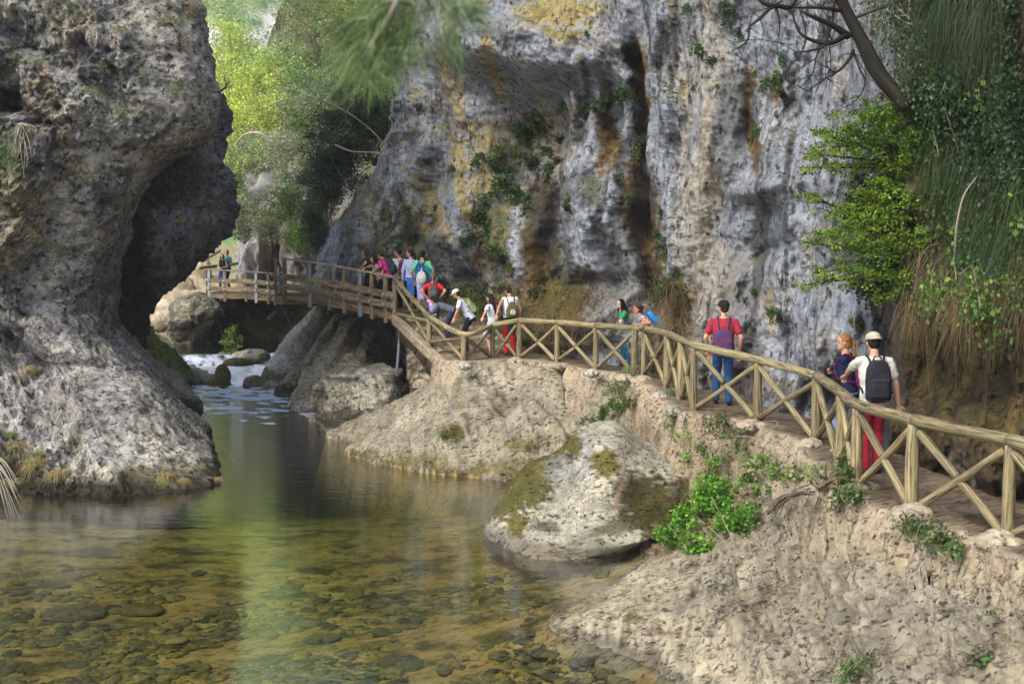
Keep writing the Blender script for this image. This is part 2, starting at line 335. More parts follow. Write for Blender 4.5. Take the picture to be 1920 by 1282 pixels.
    S = [# beige
     (1040, 255, 26, 65, BE, .9), (985, 215, 45, 25, BE, .6), (1330, 170, 36, 170, BE, .75), (1300, 430, 34, 170, BE, .8), (1335, 560, 28, 110, BE, .75), (1290, 610, 20, 60, BE, .8), (1100, 80, 60, 22, BE, .5, 30), (1010, 330, 45, 80, BE, .45), (900, 420, 30, 60, BE, .5), (1410, 620, 50, 90, BE, .3), (683, 450, 17, 75, WH, .9), (690, 520, 12, 30, WH, .8), (985, 540, 10, 60, WH, .6), (950, 560, 12, 50, BE, .5), (1560, 640, 70, 30, BE, .4), (1460, 560, 25, 60, BE, .4), (1540, 280, 25, 60, BE, .35), (580, 200, 60, 60, BE, .3),
     (1085, 430, 20, 150, LG, .7), (1125, 430, 24, 140, LG, .75), (1160, 500, 22, 80, DG, .6), (1235, 330, 26, 330, LG, .6), (860, 500, 25, 90, LG, .7), (970, 470, 9, 80, LG, .8), (880, 130, 50, 60, LG, .4), (1480, 230, 50, 120, LG, .45), (1480, 330, 70, 60, DG, .35), (640, 440, 40, 60, LG, .4), (735, 420, 8, 60, LG, .8),
     # yellow lichen
     (1050, 20, 70, 35, Y_, .85), (990, 30, 40, 25, Y_, .6), (925, 130, 12, 70, Y_, .8, -12), (845, 160, 16, 60, Y_, .6, -15), (870, 370, 13, 110, Y_, .75, -10), (940, 250, 50, 35, Y_, .5), (905, 290, 30, 40, Y_, .55), (820, 400, 12, 60, Y_, .7, -25), (1060, 70, 25, 15, Y_, .7), (780, 180, 15, 25, Y_, .5), (1265, 20, 8, 15, Y_, .7), (1290, 165, 8, 25, Y_, .5), (695, 390, 9, 70, Y_, .5, 15), (1450, 590, 6, 30, Y_, .7), (1240, 470, 8, 120, Y_, .5, -6), (905, 345, 28, 25, Y_, .6),
     # dark wet streaks, plus painted shade under the right-hand bulge
     (1097, 150, 12, 60, DK, .75), (1140, 230, 20, 90, BR, .85), (1140, 180, 14, 60, DK, .6), (1188, 112, 18, 24, DK, .95), (1201, 230, 11, 110, DK, .8), (1206, 150, 7, 90, BR, .9), (1195, 380, 26, 90, BR, .75, -4), (1210, 430, 30, 90, DK, .6, -5), (1170, 520, 25, 70, DG, .8, -10), (1225, 500, 14, 60, BR, .7), (1080, 240, 12, 30, DK, .5), (1085, 245, 10, 22, DK, .7), (1020, 440, 18, 120, BR, .85), (1045, 480, 12, 90, DK, .7, -6), (1035, 500, 14, 60, DK, .6, 5), (1000, 460, 12, 110, BR, .7), (985, 500, 8, 60, DK, .4), (1265, 100, 7, 60, DK, .7), (1060, 480, 8, 80, DG, .7), (1415, 270, 12, 60, BR, .8, -8), (1402, 180, 10, 50, BR, .7), (1425, 180, 7, 40, DG, .6), (1370, 230, 20, 80, DG, .7), (1385, 480, 20, 100, DG, .3), (1458, 440, 46, 16, DG, .6, -20), (1480, 160, 7, 40, DK, .7), (1450, 160, 8, 30, BR, .8), (905, 480, 16, 110, BR, .5), (930, 430, 20, 60, MO, .6), (755, 480, 16, 90, BR, .6), (785, 430, 16, 110, MO, .5), (715, 460, 14, 90, MO, .6), (735, 540, 14, 50, DG, .7), (825, 470, 14, 60, BR, .5), (850, 380, 10, 120, DG, .45, -15), (740, 260, 12, 60, DG, .5), (600, 480, 20, 60, DG, .4), (1015, 380, 30, 50, DK, .5), (955, 340, 18, 24, DK, .5), (660, 400, 14, 50, MO, .5, 20),
     (1125, 150, 12, 40, DG, .5, -10), (1160, 200, 8, 50, LG, .7), (1050, 150, 50, 14, DG, .6, 20), (930, 60, 60, 12, DG, .5, 20),
     # moss and hanging green
     (1000, 250, 35, 48, MO, .9), (990, 235, 30, 35, GN, .6), (960, 290, 25, 30, MO, .6), (1010, 215, 20, 18, GN, .5),
     # earthy foot
     (1000, 600, 130, 55, BR, .8), (900, 590, 70, 50, MO, .6), (1110, 575, 50, 40, BR, .85), (1250, 575, 45, 60, BR, .7), (1060, 560, 40, 30, MO, .6), (870, 545, 40, 30, MO, .5), (1230, 540, 50, 25, MO, .6), (1160, 590, 55, 45, (.26, .25, .24), .8, -35), (1250, 660, 45, 60, (.24, .18, .11), .7), (1420, 730, 60, 30, (.2, .14, .08), .6), (1380, 690, 40, 50, BE, .4), (1570, 745, 45, 50, DK, .6),
     # cave under the boardwalk, its darkness painted into the rock colour
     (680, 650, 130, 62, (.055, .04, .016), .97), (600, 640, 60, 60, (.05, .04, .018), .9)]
    stk = fbm(np.stack([X*3.4, X*1.2, p[..., 2]*.32], -1)+55, 4)
    S = [(a_, b_, c_, d_, e_, min(1, f_*(.55 if e_ is BE or e_ is WH else .85 if e_ is Y_ else 1.15)), *g_) for a_, b_, c_, d_, e_, f_, *g_ in S]
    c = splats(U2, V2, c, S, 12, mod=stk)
    c = mixc(c, (.05, .045, .04), ss(.20, .34, fbm(np.stack([X*4.2, X*1.5, p[..., 2]*.28], -1)+155, 4)+.12*g3)*.8)
    # earthen bank on the right
    e = ss(1630, 1720, U2+40*fbm(np.stack([U2/60, V2/60, 0*U2], -1), 3)+30*ss(600, 900, V2))
    e = np.maximum(e, 0)
    soil = np.zeros(p.shape)+np.array((.07, .05, .026)); soil = mixc(soil, (.12, .08, .026), ss(0, .35, fbm(p*1.5+6, 5))*.9); soil = mixc(soil, (.02, .016, .01), ss(0.05, .35, fbm(p*.9+16, 4)))
    soil = mixc(soil, (.035, .05, .015), ss(.1, .35, fbm(p*1.1+60, 4))*ss(760, 600, V2))
    soil = mixc(soil, (.20, .17, .15), ss(.05, .3, fbm(p*1.2+44, 4))*ss(740, 860, V2)*.9)
    c = c*(1-e[..., None])+soil*e[..., None]
    # moss gathers on upward facing steps
    up = n[..., 2]
    c = mixc(c, MO, ss(.45, .8, up+.3*g3)*ss(.0, .3, g2+.2)*.5)
    c *= (1+.25*g3)[..., None]
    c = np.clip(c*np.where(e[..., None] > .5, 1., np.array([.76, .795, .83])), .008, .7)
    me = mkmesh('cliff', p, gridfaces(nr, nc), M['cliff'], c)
    return structure('cliff', me), p, n, U2, V2
cliff_o, CLp, CLn, CLu, CLv = build_cliff()
def build_far_cliff():
    vs = np.linspace(-200, 680, 260); us = np.linspace(0, 1, 200)
    uL = sinterp(vs, [(-200, 520), (60, 480), (180, 440), (300, 425), (400, 412), (460, 406), (540, 402), (680, 400)])
    U = uL[:, None]+(760-uL[:, None])*us[None]; V = np.broadcast_to(vs[:, None], U.shape)
    D = 71-.035*(U-400)+ss(400, 60, V)*55
    D = D-1.5*np.exp(-((U-470)/40)**2)*ss(350, 500, V)+1.5*np.exp(-((U-520)/20)**2)-1.2*np.exp(-((U-560)/25)**2)
    p = P(U, V, D); X = p[..., 0]
    q = np.stack([X*.8+p[..., 2]*.15, X*.3, p[..., 2]*.12], -1)
    out = np.array([-.2, -.97, 0])
    fold = fbm(q, 4)
    p = p+out*(2.4*fold+1.3*fbm(p*.35, 5)+.2*ridged(p*1.2, 3))[..., None]
    k = 24; t = np.linspace(1, 0, k)
    p[:, :k] = p[:, k:k+1]+np.stack([1.2*t**2+.4*t, 14*t**1.3, 0*t], -1)[None]
    n = gridnormals(p); U2, V2, _ = proj(p)
    c = np.zeros(p.shape)+np.array((.24, .215, .17)); c = mixc(c, (.35, .34, .33), ss(0, .3, fold+.3*fbm(p*.6+5, 3))*.8); c = mixc(c, (.1, .085, .03), ss(.05, .3, -fold+.4*fbm(p*.8+15, 3))*.8)
    c = mixc(c, (.10, .13, .04), ss(380, 250, V2+60*fbm(p*.2+33, 4))*.85)
    c = splats(U2, V2, c, [(700, 630, 300, 75, (.05, .042, .02), .95), (430, 600, 26, 50, (.22, .17, .07), .9, 20), (450, 440, 20, 60, (.3, .3, .3), .6), (560, 600, 90, 50, (.045, .04, .02), .9), (530, 470, 14, 50, (.17, .14, .09), .7)], 8)  # near-black splats carry the painted cave shade along the foot
    c *= (1+.3*fbm(p*2, 3))[..., None]
    return structure('cliff_far', mkmesh('cliff_far', p, gridfaces(*U.shape), M['cliff'], np.clip(c, .01, .6)))
build_far_cliff()
# ================================================================== left rock mass
RR = (.15, .14, .145); RB = (.46, .40, .31)
def rr_col(p, n, seed=0):
    g = fbm(p*.45+seed, 5); g2 = fbm(p*1.4+seed+9, 5); g3 = fbm(p*4+seed+2, 3)
    c = np.zeros(p.shape)+np.array((.36, .345, .325)); c = mixc(c, (.22, .22, .235), ss(0, .3, g)*.75); c = mixc(c, RB, ss(.10, .36, g2+.35*g3)*.65); c = mixc(c, (.075, .07, .07), ss(.08, .35, -g2+.3*g3)*.75)
    c = mixc(c, (.13, .13, .03), ss(.25, .5, fbm(p*.9+seed+40, 4))*.6)
    c = mixc(c, (.46, .43, .37), ss(.16, .4, g3+.3*g2)*.6)
    return c
def build_left_rock():
    vs = np.concatenate([np.linspace(-700, -60, 40)[:-1], np.linspace(-60, 960, 440)])
    uR = sinterp(vs, [(-700, 330), (-60, 352), (0, 375), (60, 392), (110, 402), (160, 411), (205, 413), (232, 404), (250, 368), (275, 325), (300, 290), (335, 262), (400, 244), (480, 214), (540, 204), (600, 212), (650, 245), (690, 300), (740, 330), (800, 358), (850, 388), (890, 417), (910, 423), (930, 424), (960, 426)])
    uR = uR-np.interp(vs, [-700, 0, 205, 300, 400, 560, 640, 690, 760, 850, 910, 960], [20, 20, 20, 22, 34, 36, 52, 60, 60, 54, 24, 20])
    D0 = interp(vs, [(-700, 36), (-60, 30.5), (100, 30), (260, 30.2), (420, 31), (560, 31.5), (640, 30.8), (700, 30), (800, 28.2), (860, 27.2), (925, 26.3), (960, 26.0)])
    nf, nk, nb = 400, 44, 50
    lines = []
    for i, v in enumerate(vs):
        r = 1.0
        dE = D0[i]+ (1.2 if v < 600 else .6)
        xe = (uR[i]-960)/FPX*dE
        xl = (-420-960)/FPX*D0[i]
        xf = np.linspace(xl, xe-r, nf); yf = np.full(nf, dE-r)
        a = np.linspace(0, math.pi/2+.15, nk+1)[1:]
        xa = xe-r+r*np.sin(a); ya = dE-r*np.cos(a)
        b = np.linspace(0, 1, nb+1)[1:]
        xb = xa[-1]-1.6*b-.6*b*b; yb = ya[-1]+8*b
        zc = P(960, v, dE)[2]
        lines.append(np.stack([np.concatenate([xf, xa, xb]), np.concatenate([yf, ya, yb]), np.full(nf+nk+nb, zc)], -1))
    p = np.array(lines)
    U, V, _ = proj(p)
    fl = (np.arange(p.shape[1]) < nf)[None]
    # broad relief on the front, metres toward viewer
    F2 = [(120, 330, 120, 180, .8, 0), (330, 120, 80, 100, .5, 0), (10, 180, 30, 14, -1.3, 20), (15, 205, 30, 8, -1.2, 15), (120, 660, 120, 25, -1.0, 12), (150, 560, 100, 40, .6, -10), (40, 640, 60, 30, -.5, 0), (60, 790, 70, 40, -.6, 10), (220, 790, 90, 70, .6, 30), (180, 270, 60, 10, -.4, 15), (30, 60, 40, 20, -.6, 0), (240, 270, 26, 18, -.6, 0), (250, 100, 60, 30, .4, 30), (60, 470, 60, 60, .4, 0), (130, 740, 80, 16, -.4, 10), (20, 850, 40, 40, -1.0, 0), (60, 90, 50, 14, -.6, 35), (140, 130, 40, 12, -.4, 45), (75, 210, 60, 10, -.5, 25), (210, 180, 50, 10, -.4, 30), (180, 420, 60, 12, -.5, -15), (90, 560, 90, 12, -.5, -12)]
    q = np.stack([U/70, V/70, 0*U], -1); wu = U+22*fbm(q, 3); wv = V+22*fbm(q+9, 3); rel = 0*U
    for cu, cv, ru, rv, a, rot in F2:
        c, s = math.cos(math.radians(rot)), math.sin(math.radians(rot)); du, dv = wu-cu, wv-cv; du, dv = du*c+dv*s, -du*s+dv*c
        rel += a*np.exp(-((du/ru)**2+(dv/rv)**2))
    n = gridnormals(p)
    edge = np.clip((np.arange(p.shape[1])-nf+40)/40, 0, 1)[None]
    amp = 1-.72*edge
    sm = ss(560, 700, V)*.5
    f1, f2w, idv = worley(p*.55+.4*fbm(p*.8, 3)[..., None]+5)
    blocks = (idv-.5)*.7+.35*np.minimum(f2w-f1, .4)
    d = rel*amp+(.6*fbm(p*.35, 5)+.40*ridged(p*.6, 5)*(1-sm)+blocks*.8*(1-sm)+.24*fbm(p*2.0, 5)+.16*ridged(p*2.6+7, 4)*(1-.6*sm)+.12*ridged(p*5.5, 3))*(amp*.85+.15)
    pit = worley(p*3.0)[0]
    d = d-.16*ss(.38, .18, pit)*amp*ss(-.05, .25, fbm(p*.6+90, 3)+.4*ss(760, 860, V))
    p = p+n*d[..., None]
    for i in range(5): p[i] += np.array([-2, 7, .5])*((5-i)/5)**2
    n = gridnormals(p); U, V, _ = proj(p)
    c = rr_col(p, n)
    front = fl
    c = splats(U, V, c, [(340, 830, 90, 75, (.50, .46, .38), .7), (200, 900, 90, 28, (.48, .43, .34), .75), (400, 895, 25, 20, (.5, .45, .34), .6), (150, 760, 120, 45, (.22, .20, .19), .6), (90, 600, 140, 40, (.16, .15, .155), .6), (30, 660, 60, 30, (.07, .065, .07), .8), (110, 670, 60, 12, DK, .6, 10), (100, 230, 30, 100, (.30, .23, .15), .5, -20), (140, 60, 60, 40, (.36, .29, .2), .5, 35), (290, 60, 90, 60, (.27, .24, .19), .5), (170, 110, 30, 40, (.09, .09, .115), .6), (40, 60, 60, 30, (.08, .08, .09), .6), (15, 190, 26, 22, DK, .95), (0, 400, 60, 90, (.20, .16, .07), .6), (10, 300, 50, 60, (.10, .12, .04), .6), (250, 275, 18, 12, DK, .6), (60, 160, 40, 10, (.4, .3, .2), .5, -30), (180, 540, 60, 40, (.11, .105, .11), .5), (330, 560, 20, 60, DK, .2),
      (20, 895, 75, 50, (.06, .055, .02), .85), (260, 890, 40, 20, (.09, .075, .02), .7), (330, 880, 60, 16, (.10, .085, .03), .6), (350, 300, 60, 30, (.12, .10, .07), .4), (380, 720, 40, 40, (.4, .35, .25), .3)], 14)
    pz = p[..., 2]
    c = mixc(c, (.035, .028, .015), ss(.45, .1, pz+.25*fbm(p*2.5, 3)))
    pitc = ss(.36, .2, pit)*ss(-.05, .25, fbm(p*.6+90, 3)+.4*ss(760, 860, V))
    c = mixc(c, (.03, .027, .022), pitc*.8)
    c = mixc(c, (.10, .13, .035), ss(.35, .7, n[..., 2]+.3*fbm(p*1.3+6, 3))*ss(.05, .3, fbm(p*.8+70, 3)+.1)*ss(700, 500, V)*.8)
    c *= (1+.3*fbm(p*3.3+8, 3))[..., None]
    return structure('rock_wall', mkmesh('rock_wall', p, gridfaces(*p.shape[:2]), M['rough_rock'], np.clip(c*np.array([1., .985, .93]), .008, .7))), p, n, U, V
left_o, LRp, LRn, LRu, LRv = build_left_rock()
def rr_disp(a=.5, f=.45, s=3):
    return lambda p: a*(.8*fbm(p*f+s, 5)+.45*ridged(p*f*1.3+s, 4)+.2*fbm(p*f*5+s, 4)+.08*ridged(p*f*10, 3))
# rear overhanging block of the same rock mass
p = stack([(-300, -260, 330, 40, 12), (60, -160, 372, 37.5, 11), (180, -60, 396, 36.5, 10), (300, 0, 412, 36, 9), (380, 60, 431, 36, 8.5), (425, 60, 428, 36, 8), (460, 60, 408, 36.2, 7.5), (500, 80, 378, 36.6, 6.8), (540, 90, 345, 37, 6), (580, 100, 308, 37.3, 5.2), (620, 110, 287, 37.6, 4.5), (655, 120, 270, 37.8, 4), (690, 130, 262, 38, 3.6), (790, 140, 262, 38, 3.4)], 260, 260, 3.0)
def rear_col(p, n):
    c = rr_col(p, n, 5); U, V, _ = proj(p)
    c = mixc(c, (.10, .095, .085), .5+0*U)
    c = splats(U, V, c, [(330, 330, 60, 70, (.045, .038, .025), .8, -25), (345, 430, 30, 40, (.28, .29, .31), .8), (310, 470, 22, 60, (.22, .23, .25), .7), (395, 390, 26, 40, (.26, .24, .21), .7), (335, 410, 9, 8, (.3, .22, .03), .9), (375, 310, 12, 30, (.09, .09, .02), .6), (260, 420, 26, 120, (.04, .036, .03), .7), (240, 560, 60, 100, (.015, .013, .01), .85), (330, 500, 50, 40, (.12, .12, .10), .6, -45), (395, 290, 20, 40, (.3, .24, .17), .5)], 9)  # near-black splats put the undercut's shade into the colour
    return np.clip(c*(1+.3*fbm(p*3, 3))[..., None], .008, .6)
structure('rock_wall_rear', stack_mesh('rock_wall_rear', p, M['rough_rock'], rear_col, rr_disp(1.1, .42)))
# ================================================================== ground
FL = [(2350, 1260), (2100, 1110), (1890, 1006), (1710, 955), (1605, 911), (1530, 825), (1420, 787), (1296, 767), (1270, 748), (1250, 726), (1207, 703), (1190, 700), (1117, 691), (1045, 677), (974, 670), (923, 670), (870, 676)]
PATHZ = 2.2
FW = W([a for a, b in FL], [b for a, b in FL], PATHZ)[:, :2]
_poly = np.concatenate([[[9, 4.0]], FW, [[-1.5, 32.2], [-1.7, 34.5], [-3., 38], [-3.2, 60], [40, 60], [40, 4.]]])
def inpoly(q, poly):
    x, y = q[..., 0], q[..., 1]; ins = np.zeros(x.shape, bool); n = len(poly)
    for i in range(n):
        x1, y1 = poly[i]; x2, y2 = poly[(i+1) % n]
        c = ((y1 > y) != (y2 > y)); xi = (x2-x1)*(y-y1)/(y2-y1+1e-12)+x1
        ins ^= c & (x < xi)
    return ins
def linedist(q, pl):
    d = np.full(q.shape[:-1], 1e9)
    for a, b in zip(pl[:-1], pl[1:]):
        ab = b-a; t = np.clip(((q-a)@ab)/(ab@ab), 0, 1); d = np.minimum(d, np.linalg.norm(q-(a+t[..., None]*ab), axis=-1))
    return d
BK = [  # bank control points (u, v, z)
 (1290, 1282, 0), (1200, 1212, 0.03), (1060, 1180, 0), (1120, 1128, 0), (1215, 1062, 0.02), (1250, 1034, .02), (1300, 1036, .42), (1420, 968, .95), (1500, 950, 1.3), (1560, 937, 1.6), (1600, 932, 1.8), (1650, 962, 1.95), (1700, 1010, 1.92), (1750, 1012, 1.92), (1830, 1055, 1.88), (1920, 1098, 1.84), (2050, 1190, 1.75),
 (1920, 1200, 1.65), (1920, 1282, 1.45), (1920, 1420, 1.1), (1700, 1100, 1.5), (1700, 1200, 1.12), (1700, 1282, .85), (1500, 1050, 1.1), (1500, 1150, .8), (1500, 1282, .4), (1350, 1100, .45), (1350, 1200, .32), (1210, 1130, .16), (1400, 1282, .2), (1500, 1500, .1), (1300, 1400, -.1), (2200, 1500, 1.6),
 (1300, 800, 1.75), (1250, 800, 1.4), (1200, 755, 1.75), (1300, 860, 1.25), (1350, 900, .9), (1350, 830, 1.6), (1400, 850, 1.5), (1450, 900, 1.2), (1450, 850, 1.7), (1500, 860, 1.75), (1550, 900, 1.7), (1570, 930, 1.65), (1300, 960, .35), (1400, 920, 1.1), (1250, 900, .6), (1230, 1020, .03), (1170, 1025, -.25), (1150, 850, .75), (1200, 830, 1.1),
 (1130, 760, 1.2), (1120, 720, 1.8), (1090, 800, .75), (1040, 850, .25), (1000, 880, -.1), (940, 906, -.05), (860, 893, .0), (760, 879, 0), (700, 868, 0), (645, 852, 0), (614, 818, 0), (612, 830, -.1),
 (700, 782, .62), (760, 752, 1.02), (810, 722, 1.45), (850, 703, 1.8), (680, 830, .25), (750, 820, .5), (850, 830, .65), (950, 840, .6), (900, 760, 1.35), (1000, 760, 1.4), (1050, 800, .95), (950, 700, 1.95), (1050, 710, 1.9), (880, 700, 1.95), (820, 780, .95), (900, 870, .2)]
bk = np.array(BK, float); bw = W(bk[:, 0], bk[:, 1], bk[:, 2])
extra = []  # behind the big slab's crest it drops away
for (u, v, z) in [(612, 800, .0), (700, 782, .6), (760, 752, 1.0), (810, 722, 1.4)]:
    q = W(u, v, z); extra.append([q[0]-1.2, q[1]+1.6, z-1.2]); extra.append([q[0]-2.6, q[1]+4.5, -1.4])
for (u, v) in [(614, 822), (645, 852), (700, 868), (760, 879), (860, 893), (940, 906), (1000, 895)]:
    q = W(u, v, 0.); extra.append([q[0]-.15, q[1]-.55, -.9]); extra.append([q[0]-.3, q[1]-1.4, -1.9])
extra += [[-12, 22, -4], [-12, 34, -4], [-14, 14, -4], [-2, 8, -1.5], [0, 24, -1.2], [-2.5, 27, -1.2], [-4, 20, -1.5], [-.5, 16, -1.0]]
bw = np.concatenate([bw, extra])
def bed_h(q):
    x, y = q[..., 0], q[..., 1]
    pt = [(100, 1282, -.45), (600, 1282, -.5), (1000, 1282, -.4), (1150, 1235, -.13), (1050, 1200, -.1), (900, 1180, -.3), (300, 1100, -.5), (700, 1100, -.6), (1000, 1090, -.45), (1150, 1060, -.3), (80, 1000, -.5), (200, 960, -.6), (420, 950, -1.5), (700, 960, -1.4), (850, 940, -1.0), (450, 850, -2.1), (560, 860, -2.2), (650, 910, -1.7), (450, 780, -1.5), (550, 780, -1.5), (60, 930, -.5), (500, 1050, -.7), (400, 1500, -.5), (1200, 1500, -.3), (-300, 1100, -.5)]
    pt = np.array(pt); pw = W(pt[:, 0], pt[:, 1], pt[:, 2])
    xy = np.concatenate([pw[:, :2], [[-9, 42], [-11, 48], [-8, 46], [-14, 52], [-9, 60], [-20, 60], [0, 40], [-18, 30], [6, 10], [6, 20]]]); zz = np.concatenate([pw[:, 2], [-1.0, .15, -.6, .1, .0, .0, -1.5, -.6, -.3, -.5]])
    return tps(xy, zz, np.stack([x, y], -1), .5)
def ground_h(q):
    x, y = q[..., 0], q[..., 1]
    bed = np.clip(bed_h(q), -2.6, .35)
    bank = np.clip(tps(bw[:, :2], bw[:, 2], q, .02), -5, 2.6)
    q3 = np.concatenate([q, 0*x[..., None]], -1)
    bank = np.where((bank < 0) & (y > 21.8), bank*3.0, bank); k = .12
    m = np.maximum(bed, bank)+k*np.exp(-np.abs(bed-bank)/k)*.5
    m = np.where(y > 37, np.maximum(bed, np.where(x > -2, m, bed)), m)
    ins = inpoly(q, _poly); dl = linedist(q, _poly[:-2][:len(FW)+3])
    s = np.where(ins, dl, -dl)
    path = PATHZ+.03*fbm(q3*1.3, 3)
    s = s+.32
    m = lerp(m, path, ss(-.14, .02, s+.16*fbm(q3*2.1, 4)))
    far = ss(61, 68, y)*.9+ss(68, 82, y)*1.6 + np.clip(y-80, 0, 400)*.03
    rp = fbm(q3*.9, 4)
    m = m + far + np.where(y > 46, .25*rp, 0)
    return m, s, bed, bank
def build_ground():
    ys = np.concatenate([np.geomspace(4.5, 50, 560), np.geomspace(50, 260, 90)[1:]])
    ts = np.concatenate([np.linspace(-.9, -.42, 30)[:-1], np.linspace(-.42, .42, 620), np.linspace(.42, .9, 40)[1:]])
    q = np.stack([ts[None]*ys[:, None], np.broadcast_to(ys[:, None], (len(ys), len(ts)))], -1)
    h, s, bed, bank = ground_h(q)
    p = np.concatenate([q, h[..., None]], -1)
    x, y = q[..., 0], q[..., 1]
    q3 = np.concatenate([q, 0*x[..., None]], -1)
    U, V, dd = proj(p)
    above = ss(-.25, .12, h)*(s < -.05)
    # layered slab relief: beds dip across the slope
    ang = math.radians(38); a1 = x*math.cos(ang)+y*math.sin(ang)*.5; 
    lay = np.stack([x*.5+y*.25, x*1.5-y*.9+h*2.2, h*1.5], -1)
    st = fbm(lay*1.5, 5)
    sc = ridged(np.stack([x*.7+y*.4, x*2.1-y*1.6+h*3, 0*x], -1), 4)
    pitw = worley(np.stack([x*3.2+y, (y-x*.6)*4.2, h*3], -1))[0]
    pitm = ss(-.02, .2, fbm(q3*.7+12, 3))
    nearA = ss(21.5, 19.5, y)
    d = above*(.09*st+.07*fbm(p*.9+3, 4)+.06*sc+.05*ridged(np.stack([x*1.5+y, x*4-y*3+h*6, h*3], -1), 3)+.03*fbm(p*6, 3)-.09*ss(.36, .15, pitw)*pitm*nearA-.04*ss(.3, .1, pitw)*pitm)
    tt = (x*2.0-y*1.5+h*3.2)*.55+.9*fbm(p*.55+9, 4)+.18*fbm(p*2.5, 3); fr_ = tt-np.floor(tt); stepm = ss(-.05, .25, fbm(p*.5+77, 3)+.1)
    d += above*stepm*(.07*(fr_-ss(.86, 1.0, fr_))-.03); ledge = above*stepm*np.exp(-((fr_-.95)/.05)**2)
    tt2 = (x*2.0-y*1.5+h*3.2)*1.7+1.3*fbm(p*.9+19, 4); f2_ = tt2-np.floor(tt2); d += above*.022*(f2_-ss(.8, 1.0, f2_)); ledge = np.maximum(ledge, above*.6*np.exp(-((f2_-.93)/.07)**2)*ss(0, .2, fbm(p*.9+7, 3)))
    # rough earthy bank right below the path
    eb = np.exp(-((s+.7)/.7)**2)*ss(1150, 1260, U)*(s < 0)
    d += eb*(.45*fbm(p*1.6+8, 5)+.2*ridged(p*3, 4))
    d += (h < -.05)*(.05*fbm(q3*2, 4)-.0)
    n0 = gridnormals(p); n0 *= np.sign(n0[..., 2:3]); wv = (above+eb)[..., None] > .02
    p = p+np.where(wv, n0, np.array([0, 0, 1.]))*d[..., None]
    n = gridnormals(p); n *= np.sign(n[..., 2:3])
    c = np.zeros(p.shape)+np.array((.315, .285, .225))
    g = fbm(p*.8+4, 5); g3 = fbm(p*4.5, 4)
    c = mixc(c, (.42, .385, .31), ss(0, .35, g+.3*st)*.8); c = mixc(c, (.22, .205, .175), ss(.02, .26, -st+.35*g3)*.85)
    c = mixc(c, (.21, .20, .20), ss(.0, .35, fbm(p*.5+40, 4)+.2*st)*.6*ss(900, 1500, U))
    c = mixc(c, (.09, .075, .055), ss(.25, .12, pitw)*pitm*.7*(h > .05))
    c = mixc(c, (.14, .12, .045), ss(.25, .45, fbm(p*1.6+60, 4))*.45)
    c = mixc(c, (.52, .46, .35), np.exp(-((h-.12)/.18)**2)*.6*(nearA))
    S = [(1640, 1150, 200, 60, (.27, .255, .24), .5, -30), (1760, 1230, 160, 70, (.25, .235, .22), .5, -30), (850, 815, 28, 12, (.10, .085, .015), .95), (780, 865, 60, 9, (.12, .10, .02), .8), (860, 885, 60, 8, (.10, .08, .02), .9), (670, 855, 40, 7, (.12, .1, .02), .8), (980, 835, 30, 12, (.13, .10, .02), .8), (940, 880, 40, 12, (.14, .11, .03), .7), (1100, 850, 30, 12, (.12, .1, .02), .5), (1180, 1165, 24, 8, (.14, .12, .03), .8, 10), (1080, 1150, 60, 10, (.22, .18, .08), .6, -20), (1240, 1190, 40, 5, (.16, .10, .08), .8, 12), (1300, 1010, 50, 20, (.33, .22, .10), .8), (1240, 1030, 40, 12, (.36, .24, .11), .9), (760, 850, 12, 6, (.1, .09, .02), .8), (905, 870, 12, 6, (.1, .09, .02), .8), (1130, 1095, 18, 5, (.4, .1, .05), .5), (1000, 700, 60, 15, (.33, .28, .22), .5), (1200, 720, 60, 18, (.20, .17, .09), .5)]
    c = splats(U, V, c, S, 8)
    earthc = np.zeros(p.shape)+np.array((.20, .15, .095)); earthc = mixc(earthc, (.40, .34, .24), ss(0, .3, fbm(p*1.7+21, 4))*.8); earthc = mixc(earthc, (.05, .035, .02), ss(.05, .3, fbm(p*1.4+91, 4))*.85)
    eb2 = np.clip(ss(1100, 1250, U)*ss(-2.6, -1.4, s)*(s < .1)*ss(19.3, 20.3, y)+eb*(.25+.55*ss(18.5, 20, y)), 0, 1)
    c = c*(1-eb2[..., None])+earthc*eb2[..., None]
    c = mixc(c, (.09, .08, .06), ledge*.75)
    # path
    pc = np.zeros(p.shape)+np.array((.20, .155, .115)); pc = mixc(pc, (.11, .085, .06), ss(0, .3, fbm(p*1.3+3, 4))); pc = mixc(pc, (.34, .27, .2), ss(.1, .35, fbm(p*2+13, 4))*ss(1200, 900, U))
    pm = ss(0, .15, s); c = c*(1-pm[..., None])+pc*pm[..., None]
    # curb line
    cm = np.exp(-((s-.0)/.16)**2)*.8; c = mixc(c, (.42, .35, .27), cm)
    # stream bed
    bc = np.zeros(p.shape)+np.array((.46, .31, .125)); bc = mixc(bc, (.58, .44, .22), ss(0, .3, fbm(q3*.8+7, 4))*.7); bc = mixc(bc, (.14, .115, .04), ss(0, .25, fbm(q3*np.array([1, 1.4, 1])*1.1+70, 5)))
    bc = mixc(bc, (.40, .36, .24), ss(1000, 1150, U)*ss(.05, .3, fbm(q3*.9+3, 3)+.35)*.8)
    bc = mixc(bc, (.05, .06, .025), ss(-.8, -1.6, h))
    wm = ss(.03, -.05, p[..., 2])*(y < 62); c = c*(1-wm[..., None])+bc*wm[..., None]
    wet = np.exp(-((p[..., 2]-.03)/.05)**2)*(y < 46); c = c*(1-.55*wet[..., None])
    farm = ss(56, 66, y)
    fc = np.zeros(p.shape)+np.array((.50, .40, .30)); fc = mixc(fc, (.36, .33, .18), ss(76, 90, y)); c = c*(1-farm[..., None])+fc*farm[..., None]
    c *= (1+.22*g3)[..., None]
